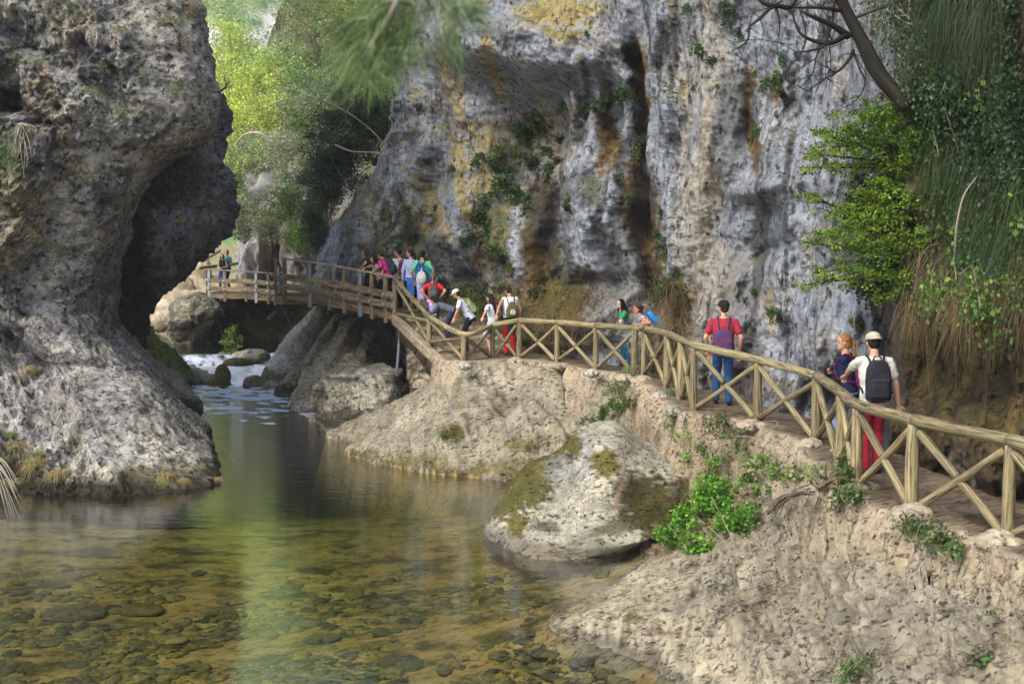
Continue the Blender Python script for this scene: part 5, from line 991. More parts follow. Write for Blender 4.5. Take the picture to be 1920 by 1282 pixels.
for j in range(15):
    u = 45+rng.normal()*9; w_ = 236+rng.random()*40; mm.tube([onL(42+rng.normal()*3, 232)+[0, -.05, 0], onL(u, w_)+[0, -.08, 0], onL(u+rng.normal()*16, w_+30+rng.random()*40)+[0, -.05, 0]], [.014, .009, .004], nc=5, sub=4, wob=.3)
tag(mm.build('hanging_roots', M['twig']), 'bundle of pale dry roots hanging down the left rock face', 'roots')
mm = MB()
for j in range(16):
    a = P(-30, 845+rng.random()*60, 24.6); b = P(15+rng.random()*30, 900+rng.random()*90, 24.0); mm.tube([a, (a+b)/2+[0, 0, .25+.2*rng.random()], b], [.016, .011, .003], nc=5, sub=5)
tag(mm.build('drooping_twigs', M['twig']), 'bare pale twigs drooping to the pool at the left frame edge', 'twig')
# mossy left bank grass beside the waterfall
roots = []; 
for t in np.linspace(0, 1, 420): roots.append(P(285+62*t+rng.normal()*4, 628+86*t+rng.normal()*5, 42.3+rng.normal()*.2))
V, F, C_ = blades(np.array(roots), rng.normal(size=(420, 3))*.5+np.array([.4, -.3, .8]), np.full(420, .45), .7, .025, (.16, .27, .03)); tag(link('stream_grass', mkmesh('stream_grass', V, F, M['grass'], C_, False)), 'bright green grass fringe hanging over the mossy bank by the waterfall', 'grass')
# sapling in the stream
bush('sapling', 'slender bright green sapling growing from the mossy stone in the stream', 'sapling', 436, 640, 22, 24, 50.5, (.22, .32, .04), .085, 620, 16, group=None, seed=77, foot=(441, 680, 50.5))
# cliff plants
cp = [(1005, 215, 1.4), (1010, 235, 1.4), (990, 250, 1.5), (1060, 205, 1.0), (1050, 260, .9), (975, 250, 1.2), (1120, 195, 1.2), (1135, 180, 1.1), (1170, 170, 1.3), (1160, 185, 1.2), (1180, 178, 1.1), (1090, 200, 1), (1100, 215, 1), (1120, 205, .9), (930, 285, 1.1), (905, 305, 1.1), (925, 310, 1.3), (950, 320, 1.2), (945, 350, 1.5), (965, 360, 1.4), (975, 375, 1.3), (955, 375, 1.4), (985, 390, 1), (910, 380, 1.3), (900, 400, 1.4), (895, 415, 1.3), (915, 420, 1.2), (1200, 270, 1.3), (1190, 285, 1.2), (1205, 290, 1.2), (1160, 335, .8), (1060, 380, 1.0), (1063, 388, .8), (1175, 375, .6), (785, 200, .6), (880, 135, .6), (1315, 95, 1.2), (1330, 115, 1.0), (1442, 160, 1.1), (1468, 175, 1.1), (1466, 118, 1.1), (1456, 150, 1.2), (1410, 140, .8), (1370, 45, 1.2), (1385, 60, 1.2), (1420, 250, .8), (1410, 260, .7), (1232, 440, 1), (1240, 460, 1.1), (1240, 480, .9), (1270, 510, .8), (870, 450, .9), (880, 440, .9), (925, 470, 1.1), (940, 480, 1.2), (905, 450, 1.1), (950, 500, 1.0), (890, 545, 1.2), (870, 550, 1.3), (910, 550, 1.1), (860, 560, 1.0), (940, 540, .8), (1000, 545, 1.0), (1020, 545, .9), (980, 580, .8), (1250, 545, 1.2), (1230, 545, 1.1), (1210, 535, 1.0), (1440, 590, .7), (1460, 590, 1.2), (1596, 600, 1.2), (1415, 550, .7), (1395, 560, .6), (1290, 20, .8), (800, 300, .8), (760, 400, 1), (770, 420, 1), (730, 410, .9), (780, 450, .9), (815, 390, .8), (850, 320, .6), (745, 460, .9), (835, 590, .6), (1360, 20, 1), (1340, 160, .5), (1300, 165, .5), (1100, 60, .5), (1000, 300, 1.4), (1030, 320, .9), (1045, 300, .8), (1020, 290, 1.0)]
for i, (u, v, sc) in enumerate(cp):
    p_ = onC(u, v); _, _, d = proj(p_); pos = 'upper' if v < 250 else 'middle' if v < 420 else 'lower'; side_ = 'left' if u < 900 else 'alcove' if u < 1080 else 'fluted' if u < 1280 else 'right'
    place('cliff_plant', tufts[[0, 1, 2, 0, 2][i % 5]] if i % 7 else tufts[3], p_, 'dark green plant rooted in the %s %s part of the tall cliff' % (pos, side_), 'plant', 'small plants dotted over the tall cliff: %s %s' % (pos, side_), i*.9, sc*1.4*(d/33))
# rusty brown dry grass at the foot of the wall
for i, (u, v, w_, h_, col, lab) in enumerate([(1100, 560, 40, 24, (.14, .09, .035), 'rusty brown dry grass clump on the cliff foot behind the long fence'), (1000, 570, 60, 26, (.16, .14, .04), 'olive-brown hanging grass above the man in white'), (1050, 600, 50, 22, (.20, .15, .05), 'straw and green grass on the earth bank right of the man in white'), (1240, 560, 40, 24, (.12, .08, .03), 'dark brown grass and roots above the girl with the blue backpack'), (1270, 640, 26, 40, (.22, .15, .06), 'dry roots on the cliff foot at the path bend'), (880, 560, 26, 26, (.18, .2, .05), 'yellow-green grass behind the person in the white cap')]):
    rts = np.array([onC(u+rng.normal()*w_*.5, v+rng.normal()*h_*.5) for _ in range(70)]); rts = np.repeat(rts, 7, 0)+rng.normal(size=(490, 3))*.12
    V, F, C_ = blades(rts, rng.normal(size=(490, 3))*.5+np.array([-.1, -.7, .1]), np.full(490, .38), 1.1, .02, np.array(col)*.75, .4); tag(link('dry_grass', mkmesh('dry_grass', V, F, M['grass'], C_, False)), lab, 'grass', 'grass clumps at the cliff foot')
# ------------------------------------------------------------------ right hand bush, tree, creepers
def rb(u, v, d): return P(u, v, d)
root = thing('leafy_bush', 'large leafy yellow-green bush jutting from the cliff above the couple in front', 'bush', tuple(P(1720, 400, 18)))
O = P(1720, 400, 18)
cl = [(1740, 205, 40, 25, 16.6), (1690, 205, 45, 24, 16.7), (1645, 215, 42, 26, 16.8), (1600, 245, 40, 26, 16.9), (1560, 275, 32, 20, 17.0), (1540, 250, 20, 12, 17.2), (1525, 290, 16, 10, 17.1), (1640, 265, 55, 30, 16.8), (1710, 260, 50, 35, 16.7), (1570, 310, 30, 14, 17), (1520, 315, 14, 8, 17.1), (1650, 310, 34, 20, 17.0), (1700, 330, 34, 24, 17), (1640, 355, 30, 26, 16.9), (1690, 380, 45, 30, 16.8), (1640, 405, 45, 28, 16.8), (1600, 420, 30, 20, 16.9), (1560, 400, 24, 12, 17), (1530, 375, 14, 10, 17.1), (1515, 362, 9, 8, 17.1), (1550, 440, 26, 10, 17), (1520, 455, 22, 9, 17.1), (1600, 455, 45, 22, 16.8), (1660, 460, 50, 26, 16.7), (1720, 450, 34, 26, 16.8), (1590, 500, 38, 14, 16.9), (1545, 510, 26, 9, 17), (1505, 535, 16, 7, 17.1), (1640, 510, 42, 20, 16.8), (1530, 530, 16, 8, 17.1), (1690, 520, 35, 22, 16.8), (1660, 555, 30, 14, 16.9), (1600, 530, 26, 10, 17), (1700, 300, 40, 26, 17.0), (1740, 400, 30, 26, 17)]
lp = []; lc = []
r = np.random.default_rng(11)
for i, (u, v, ru, rv, d) in enumerate(cl):
    n = int(ru*rv*.95); c = P(u, v, d)-O; s = d/FPX
    ns = max(4, n//28)
    sc_ = r.normal(size=(ns, 3))*np.array([ru*s, .22, rv*s])*.55+c
    k = r.integers(0, ns, n); q = sc_[k]+r.normal(size=(n, 3))*np.array([.055, .05, .028]); lp.append(q)
    tone = (.35+1.0*r.random(ns))[k][:, None]; hue = r.random(ns)[k][:, None]; lc.append((np.array((.24, .34, .03))*hue+np.array((.09, .19, .02))*(1-hue))*tone)
V, F, C_ = leaves(np.concatenate(lp), .042, np.concatenate(lc), .62, jit=.25); link('foliage', mkmesh('foliage', V, F, M['leaf'], C_, False), root)
m = MB(); b0 = P(1790, 330, 17.6)-O; b1 = P(1780, 500, 17.4)-O
for i, (u, v, ru, rv, d) in enumerate(cl):
    c = P(u, v, d+.1)-O; b = b0 if v < 340 else b1; m.tube([b, (b+c)/2+rng.normal(size=3)*.05+np.array([0, 0, .05]), c, c+(c-b)*.1], [.03, .018, .008, .003], nc=5, sub=5)
m.build('branches', M['dark_bark'], root)
# deeper foliage inside the bush, its shade painted as darker leaves
root2 = thing('inner_shade_foliage', 'dark leafed bush hanging behind the big yellow-green bush', 'bush', tuple(O))
lp = []; lc = []
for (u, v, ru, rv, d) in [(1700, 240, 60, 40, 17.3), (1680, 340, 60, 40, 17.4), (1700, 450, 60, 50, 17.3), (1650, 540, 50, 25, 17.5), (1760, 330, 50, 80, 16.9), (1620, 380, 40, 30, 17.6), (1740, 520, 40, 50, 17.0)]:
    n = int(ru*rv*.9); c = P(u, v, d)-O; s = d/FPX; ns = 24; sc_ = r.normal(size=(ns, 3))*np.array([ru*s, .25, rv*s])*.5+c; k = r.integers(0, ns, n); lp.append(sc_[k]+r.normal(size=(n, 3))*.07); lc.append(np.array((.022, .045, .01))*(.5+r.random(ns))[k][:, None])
V, F, C_ = leaves(np.concatenate(lp), .055, np.concatenate(lc), .6); link('foliage', mkmesh('foliage', V, F, M['leaf'], C_, False), root2)
# bare dark tree
root = thing('bare_tree', 'dark leafless tree leaning over the cliff at the upper right, branches twisted', 'tree', tuple(P(1690, 190, 16.4))); O = P(1690, 190, 16.4)
def PT(l): return [P(a, b, 16.4+(c if len(x) > 2 else 0))-O for x in l for a, b, c in [(*x, 0)[:3]]]
m = MB(); m.tube(PT([(1560, -40), (1590, 25), (1620, 85), (1650, 140), (1700, 200)]), [.07, .075, .08, .085, .10], nc=14, wob=.35); m.build('trunk', M['dark_bark'], root)
brs = [([(1592, 70, .0), (1560, 48, -.1), (1520, 30, -.2), (1500, 20, -.2)], .045), ([(1590, 65), (1560, 80, -.1), (1530, 78, -.1), (1500, 62, -.1), (1485, 25, -.1)], .04), ([(1575, 20), (1540, 15, -.1), (1480, 15, -.2)], .03), ([(1480, 15, -.2), (1450, 12, -.25), (1425, 35, -.3), (1405, 50, -.3)], .035), ([(1450, 12, -.25), (1430, 5, -.3), (1415, -10, -.3)], .035), ([(1480, 15, -.2), (1500, -10, -.2)], .03), ([(1405, 50, -.3), (1402, 75, -.3), (1385, 90, -.3), (1372, 95, -.3)], .016), ([(1555, 52, -.1), (1545, 85, -.1), (1520, 95, -.1), (1500, 98, -.1)], .03), ([(1600, 95), (1590, 115, -.1), (1570, 135, -.15), (1555, 130, -.15), (1548, 118, -.15)], .025), ([(1570, 135, -.15), (1540, 152, -.2), (1515, 172, -.2)], .015), ([(1540, 78, -.1), (1530, 110, -.1), (1522, 140, -.1), (1495, 168, -.1)], .014), ([(1600, 100), (1612, 130, -.1), (1622, 155, -.1), (1612, 180, -.1), (1590, 200, -.1)], .016), ([(1500, 20, -.2), (1510, 55, -.2), (1505, 95, -.2), (1480, 125, -.2), (1465, 142, -.2)], .014), ([(1455, 12, -.2), (1462, 40, -.2), (1460, 80, -.2)], .014), ([(1580, 10), (1560, -10), (1550, -30)], .03), ([(1565, 5), (1562, 40), (1572, 60)], .018), ([(1600, 35), (1640, 20, -.05), (1690, 0, -.1)], .02), ([(1548, 60, -.1), (1556, 90, -.15), (1558, 125, -.15)], .014), ([(1555, 130, -.15), (1548, 145, -.2)], .01), ([(1560, 75, -.1), (1550, 60, -.1), (1535, 62, -.1)], .014)]
m = MB()
for pts, r0 in brs: m.tube(PT(pts), np.linspace(r0, max(.004, r0*.3), len(pts)), nc=7, wob=.35, sub=6)
for j in range(90):
    pts, r0 = brs[rng.integers(0, len(brs))]; k = rng.integers(0, len(pts)); a = PT([pts[k]])[0]; d_ = rng.normal(size=3)*np.array([1, .4, 1])*.14; m.tube([a, a+d_, a+d_*1.8+rng.normal(size=3)*.05], [.007, .004, .002], nc=4, sub=3)
m.build('branches', M['dark_bark'], root)
# hanging grass curtains on the dark bank
def curtain(name, label, boxes, n, L, col, col2, w_, out=.25, group=None, droop=1.6, d=None, kind=None):
    rt = []; 
    for k in range(n//14):
        b = boxes[rng.integers(0, len(boxes))]; u = b[0]+(b[2]-b[0])*rng.random(); v = b[1]+(b[3]-b[1])*rng.random(); rt.append(onC(u, v)+np.array([-.05, -.12, 0]))
    rt = np.repeat(np.array(rt), 14, 0)+rng.normal(size=(len(rt)*14, 3))*.05; m_ = len(rt)
    c = np.where(rng.random((m_, 1)) < .35, np.array(col2)[None], np.array(col)[None])*(.6+.8*np.repeat(rng.random((m_//14, 1)), 14, 0))
    V, F, C_ = blades(rt, rng.normal(size=(m_, 3))*.35+np.array([-.25, -.55, -.1]), np.full(m_, L), droop, w_, c, .3, 5)
    o = link(name, mkmesh(name, V, F, M['grass'], C_, False)); return tag(o, label, 'grass', group)
HG = 'grass curtains hanging on the dark bank'
curtain('hanging_grass', 'dark green grass curtain falling at the top right corner', [(1740, -40, 1790, 120), (1765, 0, 1800, 160)], 1300, .55, (.016, .04, .010), (.06, .085, .02), .009, group=HG, droop=1.3)
curtain('hanging_grass', 'dark green grass sheaf left of the reddish earth at the top right', [(1815, -20, 1875, 90)], 1500, .5, (.018, .04, .012), (.09, .09, .03), .009, group=HG, droop=1.3)
curtain('hanging_grass', 'long dark green grass mass in the middle of the right bank', [(1750, 250, 1850, 340), (1800, 290, 1930, 380)], 2200, .42, (.016, .038, .010), (.07, .10, .02), .009, group=HG, droop=1.3)
curtain('hanging_grass', 'bluish green grass blades over the dry grass at the right frame edge', [(1800, 400, 1930, 480)], 1300, .42, (.03, .06, .025), (.08, .10, .03), .009, group=HG, droop=1.3)
curtain('hanging_grass', 'dry brown grass curtain hanging right of the big bush', [(1710, 450, 1780, 520), (1760, 470, 1850, 560)], 1150, .42, (.085, .062, .028), (.20, .155, .075), .009, group=HG, droop=1.3)
curtain('hanging_grass', 'dry brown grass curtain along the right frame edge', [(1850, 460, 1940, 560)], 900, .42, (.07, .048, .022), (.18, .135, .065), .009, group=HG, droop=1.3)
curtain('hanging_grass', 'thin dry stalks and roots dangling above the couple in front', [(1680, 540, 1860, 610)], 900, .32, (.10, .065, .025), (.2, .14, .06), .008, group=HG, droop=1.3)
curtain('hanging_grass', 'dark green grass fringe behind the top of the big bush', [(1590, 260, 1640, 420)], 700, .4, (.03, .055, .015), (.06, .09, .02), .009, group=HG)
# leafy creepers over the dark bank
for i, (sp, col, n, leaf, lab) in enumerate([
 ([(1760, 200, 40, 60), (1800, 150, 30, 60), (1770, 120, 26, 50)], (.035, .075, .02), 1500, .05, 'dark green leafy creeper draped left of the top grass sheaf'),
 ([(1850, 260, 50, 60), (1900, 210, 30, 60), (1880, 320, 40, 40)], (.03, .065, .018), 1500, .05, 'dark leafy creeper mass at the right frame edge'),
 ([(1800, 400, 50, 50), (1860, 430, 50, 40), (1830, 480, 50, 30)], (.06, .12, .025), 1100, .05, 'mid green creeper leaves above the dry brown grass'),
 ([(1700, 60, 40, 70), (1720, 150, 30, 40), (1680, 20, 40, 40)], (.06, .09, .03), 1000, .045, 'olive green creeper behind the bare dark tree'),
 ([(1880, 40, 40, 60), (1850, 110, 30, 30)], (.04, .07, .02), 700, .05, 'thin green creeper on the reddish earth in the top corner'),
 ([(1830, 570, 30, 30), (1760, 560, 20, 20), (1900, 540, 20, 40), (1860, 620, 20, 14)], (.09, .17, .03), 450, .05, 'bright green sprigs low among the dry brown grass')]):
    rt = thing('creeper', lab, 'creeper', tuple(onC(sp[0][0], sp[0][1]))); O = np.array(rt.location); lp = []; lc = []
    for (u, v, ru, rv) in sp:
        ns = 26; cc_ = np.array([onC(u+ru*rng.normal()*.6, v+rv*rng.normal()*.6) for _ in range(ns)])+np.array([-.1, -.3, 0]); k = rng.integers(0, ns, n); lp.append(cc_[k]+rng.normal(size=(n, 3))*np.array([.10, .10, .14])-O); lc.append(np.array(col)*(.4+1.3*rng.random(ns)**1.5)[k][:, None])
    V, F, C_ = leaves(np.concatenate(lp), leaf, np.concatenate(lc), .75, dirs=np.tile([0, -.2, -1.], (n*len(sp), 1))); link('foliage', mkmesh('foliage', V, F, M['leaf'], C_, False), rt)
    mm = MB(); 
    for j in range(6): q = cc_[rng.integers(0, ns, 3)]-O; q = q[np.argsort(-q[:, 2])]; mm.tube(q, [.008, .007, .004], nc=5, sub=5)
    mm.build('stems', M['twig'], rt)
# ivy
def ivy(label, paths, leaf, col, spread, n):
    rt = thing('ivy', label, 'ivy', tuple(onC(*paths[0][0]))); O = np.array(rt.location); m = MB(); lp = []
    for pa in paths:
        pts = np.array([onC(a, b) for a, b in pa])+np.array([-.12, -.38, 0]); m.tube(pts-O, [.008]*len(pts), nc=5, sub=6)
        for k in range(n): t = rng.random()*(len(pts)-1.001); i = int(t); lp.append(pts[i]*(1-t+i)+pts[i+1]*(t-i)+rng.normal(size=3)*spread-O)
    m.build('stem', M['twig'], rt); V, F, C_ = leaves(np.array(lp), leaf, col, .85, dirs=np.tile([0, -.2, -1.], (len(lp), 1))); link('leaves', mkmesh('leaves', V, F, M['leaf'], C_, False), rt)
ivy('pale blue-green ivy strand dangling beside the big bush', [[(1785, 0), (1792, 60), (1782, 120), (1765, 170), (1748, 230), (1760, 300)], [(1790, 120), (1770, 200), (1790, 280), (1800, 330)]], .075, (.16, .26, .15), .06, 60)
ivy('bright yellow-green ivy leaves over the dry grass', [[(1795, 395), (1800, 425), (1785, 470), (1790, 520)], [(1820, 500), (1835, 560), (1830, 600)], [(1870, 330), (1900, 380), (1915, 440)]], .08, (.20, .33, .05), .08, 28)
ivy('light ivy patch low among the dry grass', [[(1740, 530), (1750, 545)], [(1840, 210), (1830, 170)]], .07, (.22, .36, .06), .08, 20)
tag(MB().tube([P(1832, 330, 14.8), P(1806, 370, 14.5), P(1793, 430, 14.5), P(1790, 480, 14.6)], [.006, .011, .011, .008], nc=6).build('dry_stalk', M['twig']), 'single long pale dry stalk arching over the dark grass', 'stalk')
# ------------------------------------------------------------------ bank plants
def bank_bush(name, label, spots, leaf, col, n, group=None, asp=.8, twigs=10, cat='plant', sz=.2):
    rt = thing(name, label, cat, tuple(G(spots[0][0], spots[0][1]))); O = np.array(rt.location); lp = []; lc = []; m = MB()
    for (u, v, ru, rv) in spots:
        g = G(u, v+rv*.5); _, _, d = proj(g); s = d/FPX; c = P(u, v, d-.15); ns = max(3, int(ru*rv/40)); sc_ = rng.normal(size=(ns, 3))*np.array([ru*s, .12, rv*s])*.5+c; nn = int(n*ru*rv/1000); k = rng.integers(0, ns, nn); lp.append(sc_[k]+rng.normal(size=(nn, 3))*.05*sz/.2-O); lc.append(np.array(col)*(.5+rng.random(ns))[k][:, None])
        for j in range(twigs): e = sc_[rng.integers(0, ns)]+rng.normal(size=3)*.1; m.tube([g-O, (g+e)/2-O+rng.normal(size=3)*.06, e-O], [.008, .006, .002], nc=4, sub=3)
    m.build('stems', M['twig'], rt); V, F, C_ = leaves(np.concatenate(lp), leaf, np.concatenate(lc), asp, .6); link('foliage', mkmesh('foliage', V, F, M['leaf'], C_, False), rt); return rt
bank_bush('bramble', 'lush bright green bramble bush between the mossy boulder and the near slope', [(1330, 940, 45, 35), (1290, 975, 40, 30), (1370, 980, 34, 26), (1270, 1010, 30, 18), (1310, 1020, 30, 16), (1340, 905, 26, 18), (1225, 990, 14, 8), (1400, 965, 20, 14)], .065, (.12, .27, .025), 900, cat='bramble', sz=.28)
bank_bush('bramble', 'sparse bramble sprays on the earthy bank below the post row', [(1430, 870, 40, 16), (1490, 890, 40, 14), (1400, 900, 30, 12), (1450, 920, 40, 10), (1350, 860, 24, 10), (1520, 890, 16, 10), (1385, 840, 18, 8)], .06, (.15, .24, .05), 420, cat='bramble')
bank_bush('creeping_plant', 'low green plant cushion in the crack of the big slab', [(1135, 785, 28, 18), (1150, 760, 22, 14), (1120, 800, 20, 12)], .05, (.08, .17, .025), 1300)
bank_bush('creeping_plant', 'olive heather-like scrub below the girl in green', [(1165, 735, 34, 16), (1140, 720, 22, 10), (1185, 755, 22, 12)], .045, (.13, .17, .06), 900)
bank_bush('creeping_plant', 'small leafy shrub hanging over the path edge below the man in jeans', [(1370, 800, 36, 16), (1345, 790, 20, 10), (1390, 815, 20, 10)], .045, (.12, .13, .05), 900)
bank_bush('creeping_plant', 'fresh green sprigs on the slope right of the mossy boulder', [(1285, 820, 16, 7), (1320, 840, 20, 8), (1250, 800, 14, 6), (1290, 860, 14, 7), (1240, 880, 12, 6), (1330, 870, 16, 8)], .05, (.16, .27, .05), 700)
bank_bush('creeping_plant', 'thin weeds at the foot of the doubled posts by the path bend', [(1265, 735, 10, 12), (1175, 690, 10, 18), (1190, 700, 8, 14), (1284, 745, 10, 6)], .04, (.14, .24, .05), 1300)
bank_bush('creeping_plant', 'weeds climbing the leaning posts left of the man in red trousers', [(1580, 890, 12, 34), (1600, 930, 16, 18), (1570, 930, 12, 14)], .045, (.09, .15, .04), 1100)
bank_bush('creeping_plant', 'grassy weeds below the large footing stones at the lower right', [(1730, 990, 22, 12), (1760, 1010, 26, 10), (1700, 985, 16, 8), (1790, 1030, 20, 12)], .045, (.10, .15, .04), 1000)
bank_bush('creeping_plant', 'small green weed at the bottom edge of the near slope', [(1600, 1250, 16, 14), (1630, 1240, 8, 10), (1585, 1270, 12, 8)], .035, (.11, .2, .05), 900)
bank_bush('creeping_plant', 'tiny weed in the lower right corner of the slope', [(1840, 1240, 16, 14), (1850, 1160, 10, 8)], .035, (.09, .15, .04), 900)
bank_bush('creeping_plant', 'dark green moss tufts dotted on the big slab', [(840, 812, 20, 6), (850, 818, 14, 4), (870, 780, 8, 4), (720, 800, 10, 4), (990, 838, 12, 4), (1070, 835, 12, 6), (690, 860, 12, 5), (800, 865, 10, 5)], .035, (.07, .10, .02), 1500, twigs=2)
bank_bush('creeping_plant', 'small sprigs on the face of the mossy boulder', [(1040, 905, 9, 7), (1000, 925, 6, 4)], .045, (.13, .25, .04), 1500, twigs=2)
bank_bush('creeping_plant', 'green cress sprigs under the shaded side of the mossy boulder', [(1175, 1005, 10, 7), (1212, 985, 12, 7), (1225, 995, 8, 6)], .045, (.11, .22, .04), 1300, twigs=4)
g0 = G(1560, 945); m = MB()
for j in range(16): a = G(1440+rng.normal()*8, 972+rng.normal()*3)+[0, 0, .05]; b = g0+rng.normal(size=3)*.05+np.array([-.3, 0, .1]); m.tube([a, (a+b)/2+[0, 0, .08+.04*rng.normal()], b], [.006, .010, .012], nc=5, sub=5)
tag(m.build('dead_stalks', M['twig']), 'bundle of dry brown stalks lying on top of the near slope', 'stalks')
m = MB()
for j in range(14): a = G(1545, 948)+[0, 0, .06]; d_ = rng.normal(size=3)*.13; d_[2] = abs(d_[2])*.6; m.tube([a+rng.normal(size=3)*.03, a+d_, a+d_*1.4+rng.normal(size=3)*.08], [.022, .014, .006], nc=6, sub=5)
tag(m.build('root_tangle', M['log']), 'knotted brown root tangle lying above the near slope', 'root')
m = MB()
for (a, b, c) in [((1320, 930), (1350, 1000), (1375, 1035)), ((1410, 905), (1440, 880), (1500, 885)), ((1380, 880), (1450, 845), (1410, 800)), ((1300, 985), (1340, 1030), (1360, 1040)), ((1245, 1000), (1275, 1040), (1290, 1050)), ((1420, 930), (1470, 920), (1540, 925)), ((1330, 880), (1400, 870), (1460, 900))]:
    q = [G(*a)+[0, -.25, .2], G(*b)+[0, -.3, .25], G(*c)+[0, -.2, .1]]; m.tube(q, [.009, .008, .004], nc=5, sub=5)
tag(m.build('bramble_canes', M['twig']), 'bare arching bramble canes tangled on the earthy bank', 'canes')
# foreground out-of-focus pine branch
def pine():
    D = 4.6; root = thing('pine_branch', 'blurred pine branch with soft needles hanging in at the top, very near', 'branch', tuple(P(760, -80, D))); O = P(760, -80, D)
    m = MB(); main = [(775, -60), (745, 0), (722, 45), (695, 85), (680, 110)]; subs = [main, [(748, 5), (775, 12), (775, 60), (772, 110)], [(715, 55), (730, 90), (735, 125)], [(745, 0), (710, 10), (690, 40)], [(800, -40), (835, 10), (850, 50), (845, 90)], [(735, 20), (715, 30), (665, 40), (640, 60)], [(700, 80), (690, 120), (700, 145)], [(840, 20), (870, 10), (890, 30)], [(722, 45), (700, 60), (660, 90), (650, 130)], [(735, -40), (640, -30), (600, 5)]]
    for i, s in enumerate(subs): m.tube([P(a, b, D+.05*(i % 3))-O for a, b in s], np.linspace(.017 if i == 0 else .008, .004, len(s)), nc=8, sub=5)
    m.build('twigs', M['twig'], root)
    c = []; d_ = []
    for i, s in enumerate(subs):
        pts = [P(a, b, D+.05*(i % 3))-O for a, b in s]
        for k in range(200 if i != 0 else 110):
            t = rng.random()**.7*(len(pts)-1.001); j = int(t); c.append(pts[j]*(1-t+j)+pts[j+1]*(t-j)+rng.normal(size=3)*.027); d_.append(rng.normal(size=3)*.6+(pts[-1]-pts[0])*6)
    c = np.array(c); d_ = np.array(d_); V, F, C_ = blades(c, d_, np.full(len(c), .10), .2, .0042, (.17, .25, .08), .3, 2); link('needles', mkmesh('needles', V, F, M['leaf'], C_, False), root)
pine()
# ------------------------------------------------------------------ stones under water
def pebbles():
    us = rng.random(12000)*1500-120; vs = 1010+(rng.random(12000)**.7)*330; w0 = W(us, vs, -.0)
    z = gz(w0[:, 0], w0[:, 1]); ok = (z < -.12) & (z > -1.3) & (fbm(np.concatenate([w0[:, :2]*.55, 0*z[:, None]], 1)+4, 3) > -.12); w0 = w0[ok]; z = z[ok]
    pos = np.stack([w0[:, 0], w0[:, 1], z], -1); n = len(pos)
    th = np.linspace(.05, np.pi-.05, 6)[:, None]; ph = np.linspace(0, 2*np.pi, 9, endpoint=False)[None]; sph = np.stack([np.sin(th)*np.cos(ph), np.sin(th)*np.sin(ph), np.cos(th)+0*ph], -1).reshape(-1, 3)
    f = gridfaces(6, 9, True)
    sx = (.025+.15*rng.random(n)**4); sy = sx*(.5+.5*rng.random(n)); sz = sx*(.22+.25*rng.random(n)); an = rng.random(n)*6.28
    loc = sph[None]*np.stack([sx, sy, sz], -1)[:, None]*(1+.25*rng.normal(size=(n, len(sph), 1))*.5)
    x = loc[..., 0]*np.cos(an)[:, None]-loc[..., 1]*np.sin(an)[:, None]; y = loc[..., 0]*np.sin(an)[:, None]+loc[..., 1]*np.cos(an)[:, None]
    V = np.stack([x, y, loc[..., 2]], -1)+pos[:, None]; F = (f[None]+(np.arange(n)*len(sph))[:, None, None]).reshape(-1, 4)
    tone = rng.random((n, 1)); hue = rng.random((n, 1)); c = np.where(hue < .5, np.array((.24, .21, .11)), np.where(hue < .8, np.array((.36, .27, .09)), np.array((.14, .14, .09))))*(.6+.7*tone)
    tag(link('riverbed_pebbles', mkmesh('riverbed_pebbles', V.reshape(-1, 3), F, M['ground'], np.repeat(c, len(sph), 0))), kind='stuff')
pebbles()
for i in range(30):
    if i < 8: u, v, w_ = [(262, 1140, 50), (1120/2+0, 1160, 46), (1290/2-40, 1195, 36), (1400/2+20, 1210, 42), (750, 1240, 50), (140, 1150, 60), (320, 1195, 34), (1020, 1262, 30)][i]
    else: u, v = rng.random()*820+20, 1060+rng.random()*210; w_ = 12+rng.random()*22
    q = W(u, v, -.42); s = proj(q)[2]/FPX; rx = w_*s; a = rng.random()*.8-.4
    th = np.linspace(.03, np.pi-.03, 14)[:, None]; ph = np.linspace(0, 2*np.pi, 26, endpoint=False)[None]; pl = np.stack([np.sin(th)*np.cos(ph)*rx, np.sin(th)*np.sin(ph)*rx*.75, np.cos(th)*rx*.2+0*ph], -1)
    b = (np.array((.18, .165, .10)) if i % 3 else np.array((.28, .21, .09)))*(.7+.6*rng.random())
    o = link('flat_stone', stack_mesh('flat_stone', pl, M['slab'], lambda q_, n_: b*(1+.3*fbm(q_*5+i, 3))[..., None], lambda q_: rx*(.12*fbm(q_*2.5/rx*.4+i*3, 3)))); gg = float(gz(q[0], q[1])[0]); o.location = (q[0], q[1], gg+.02); o.rotation_euler.z = a
    tag(o, ['flat grey-green stone lying on the pool bed, lower left of the picture', 'flat brown stone lying on the pool bed, lower middle of the picture'][0 if u < 420 else 1] if i < 0 else ('flat submerged stone on the pool bed, %s' % ('left of the pale reflection' if u < 330 else 'in the middle below the gap reflection' if u < 620 else 'toward the near slope')), 'stone', 'submerged flat stones: %s' % ('left' if u < 330 else 'middle' if u < 620 else 'right'))
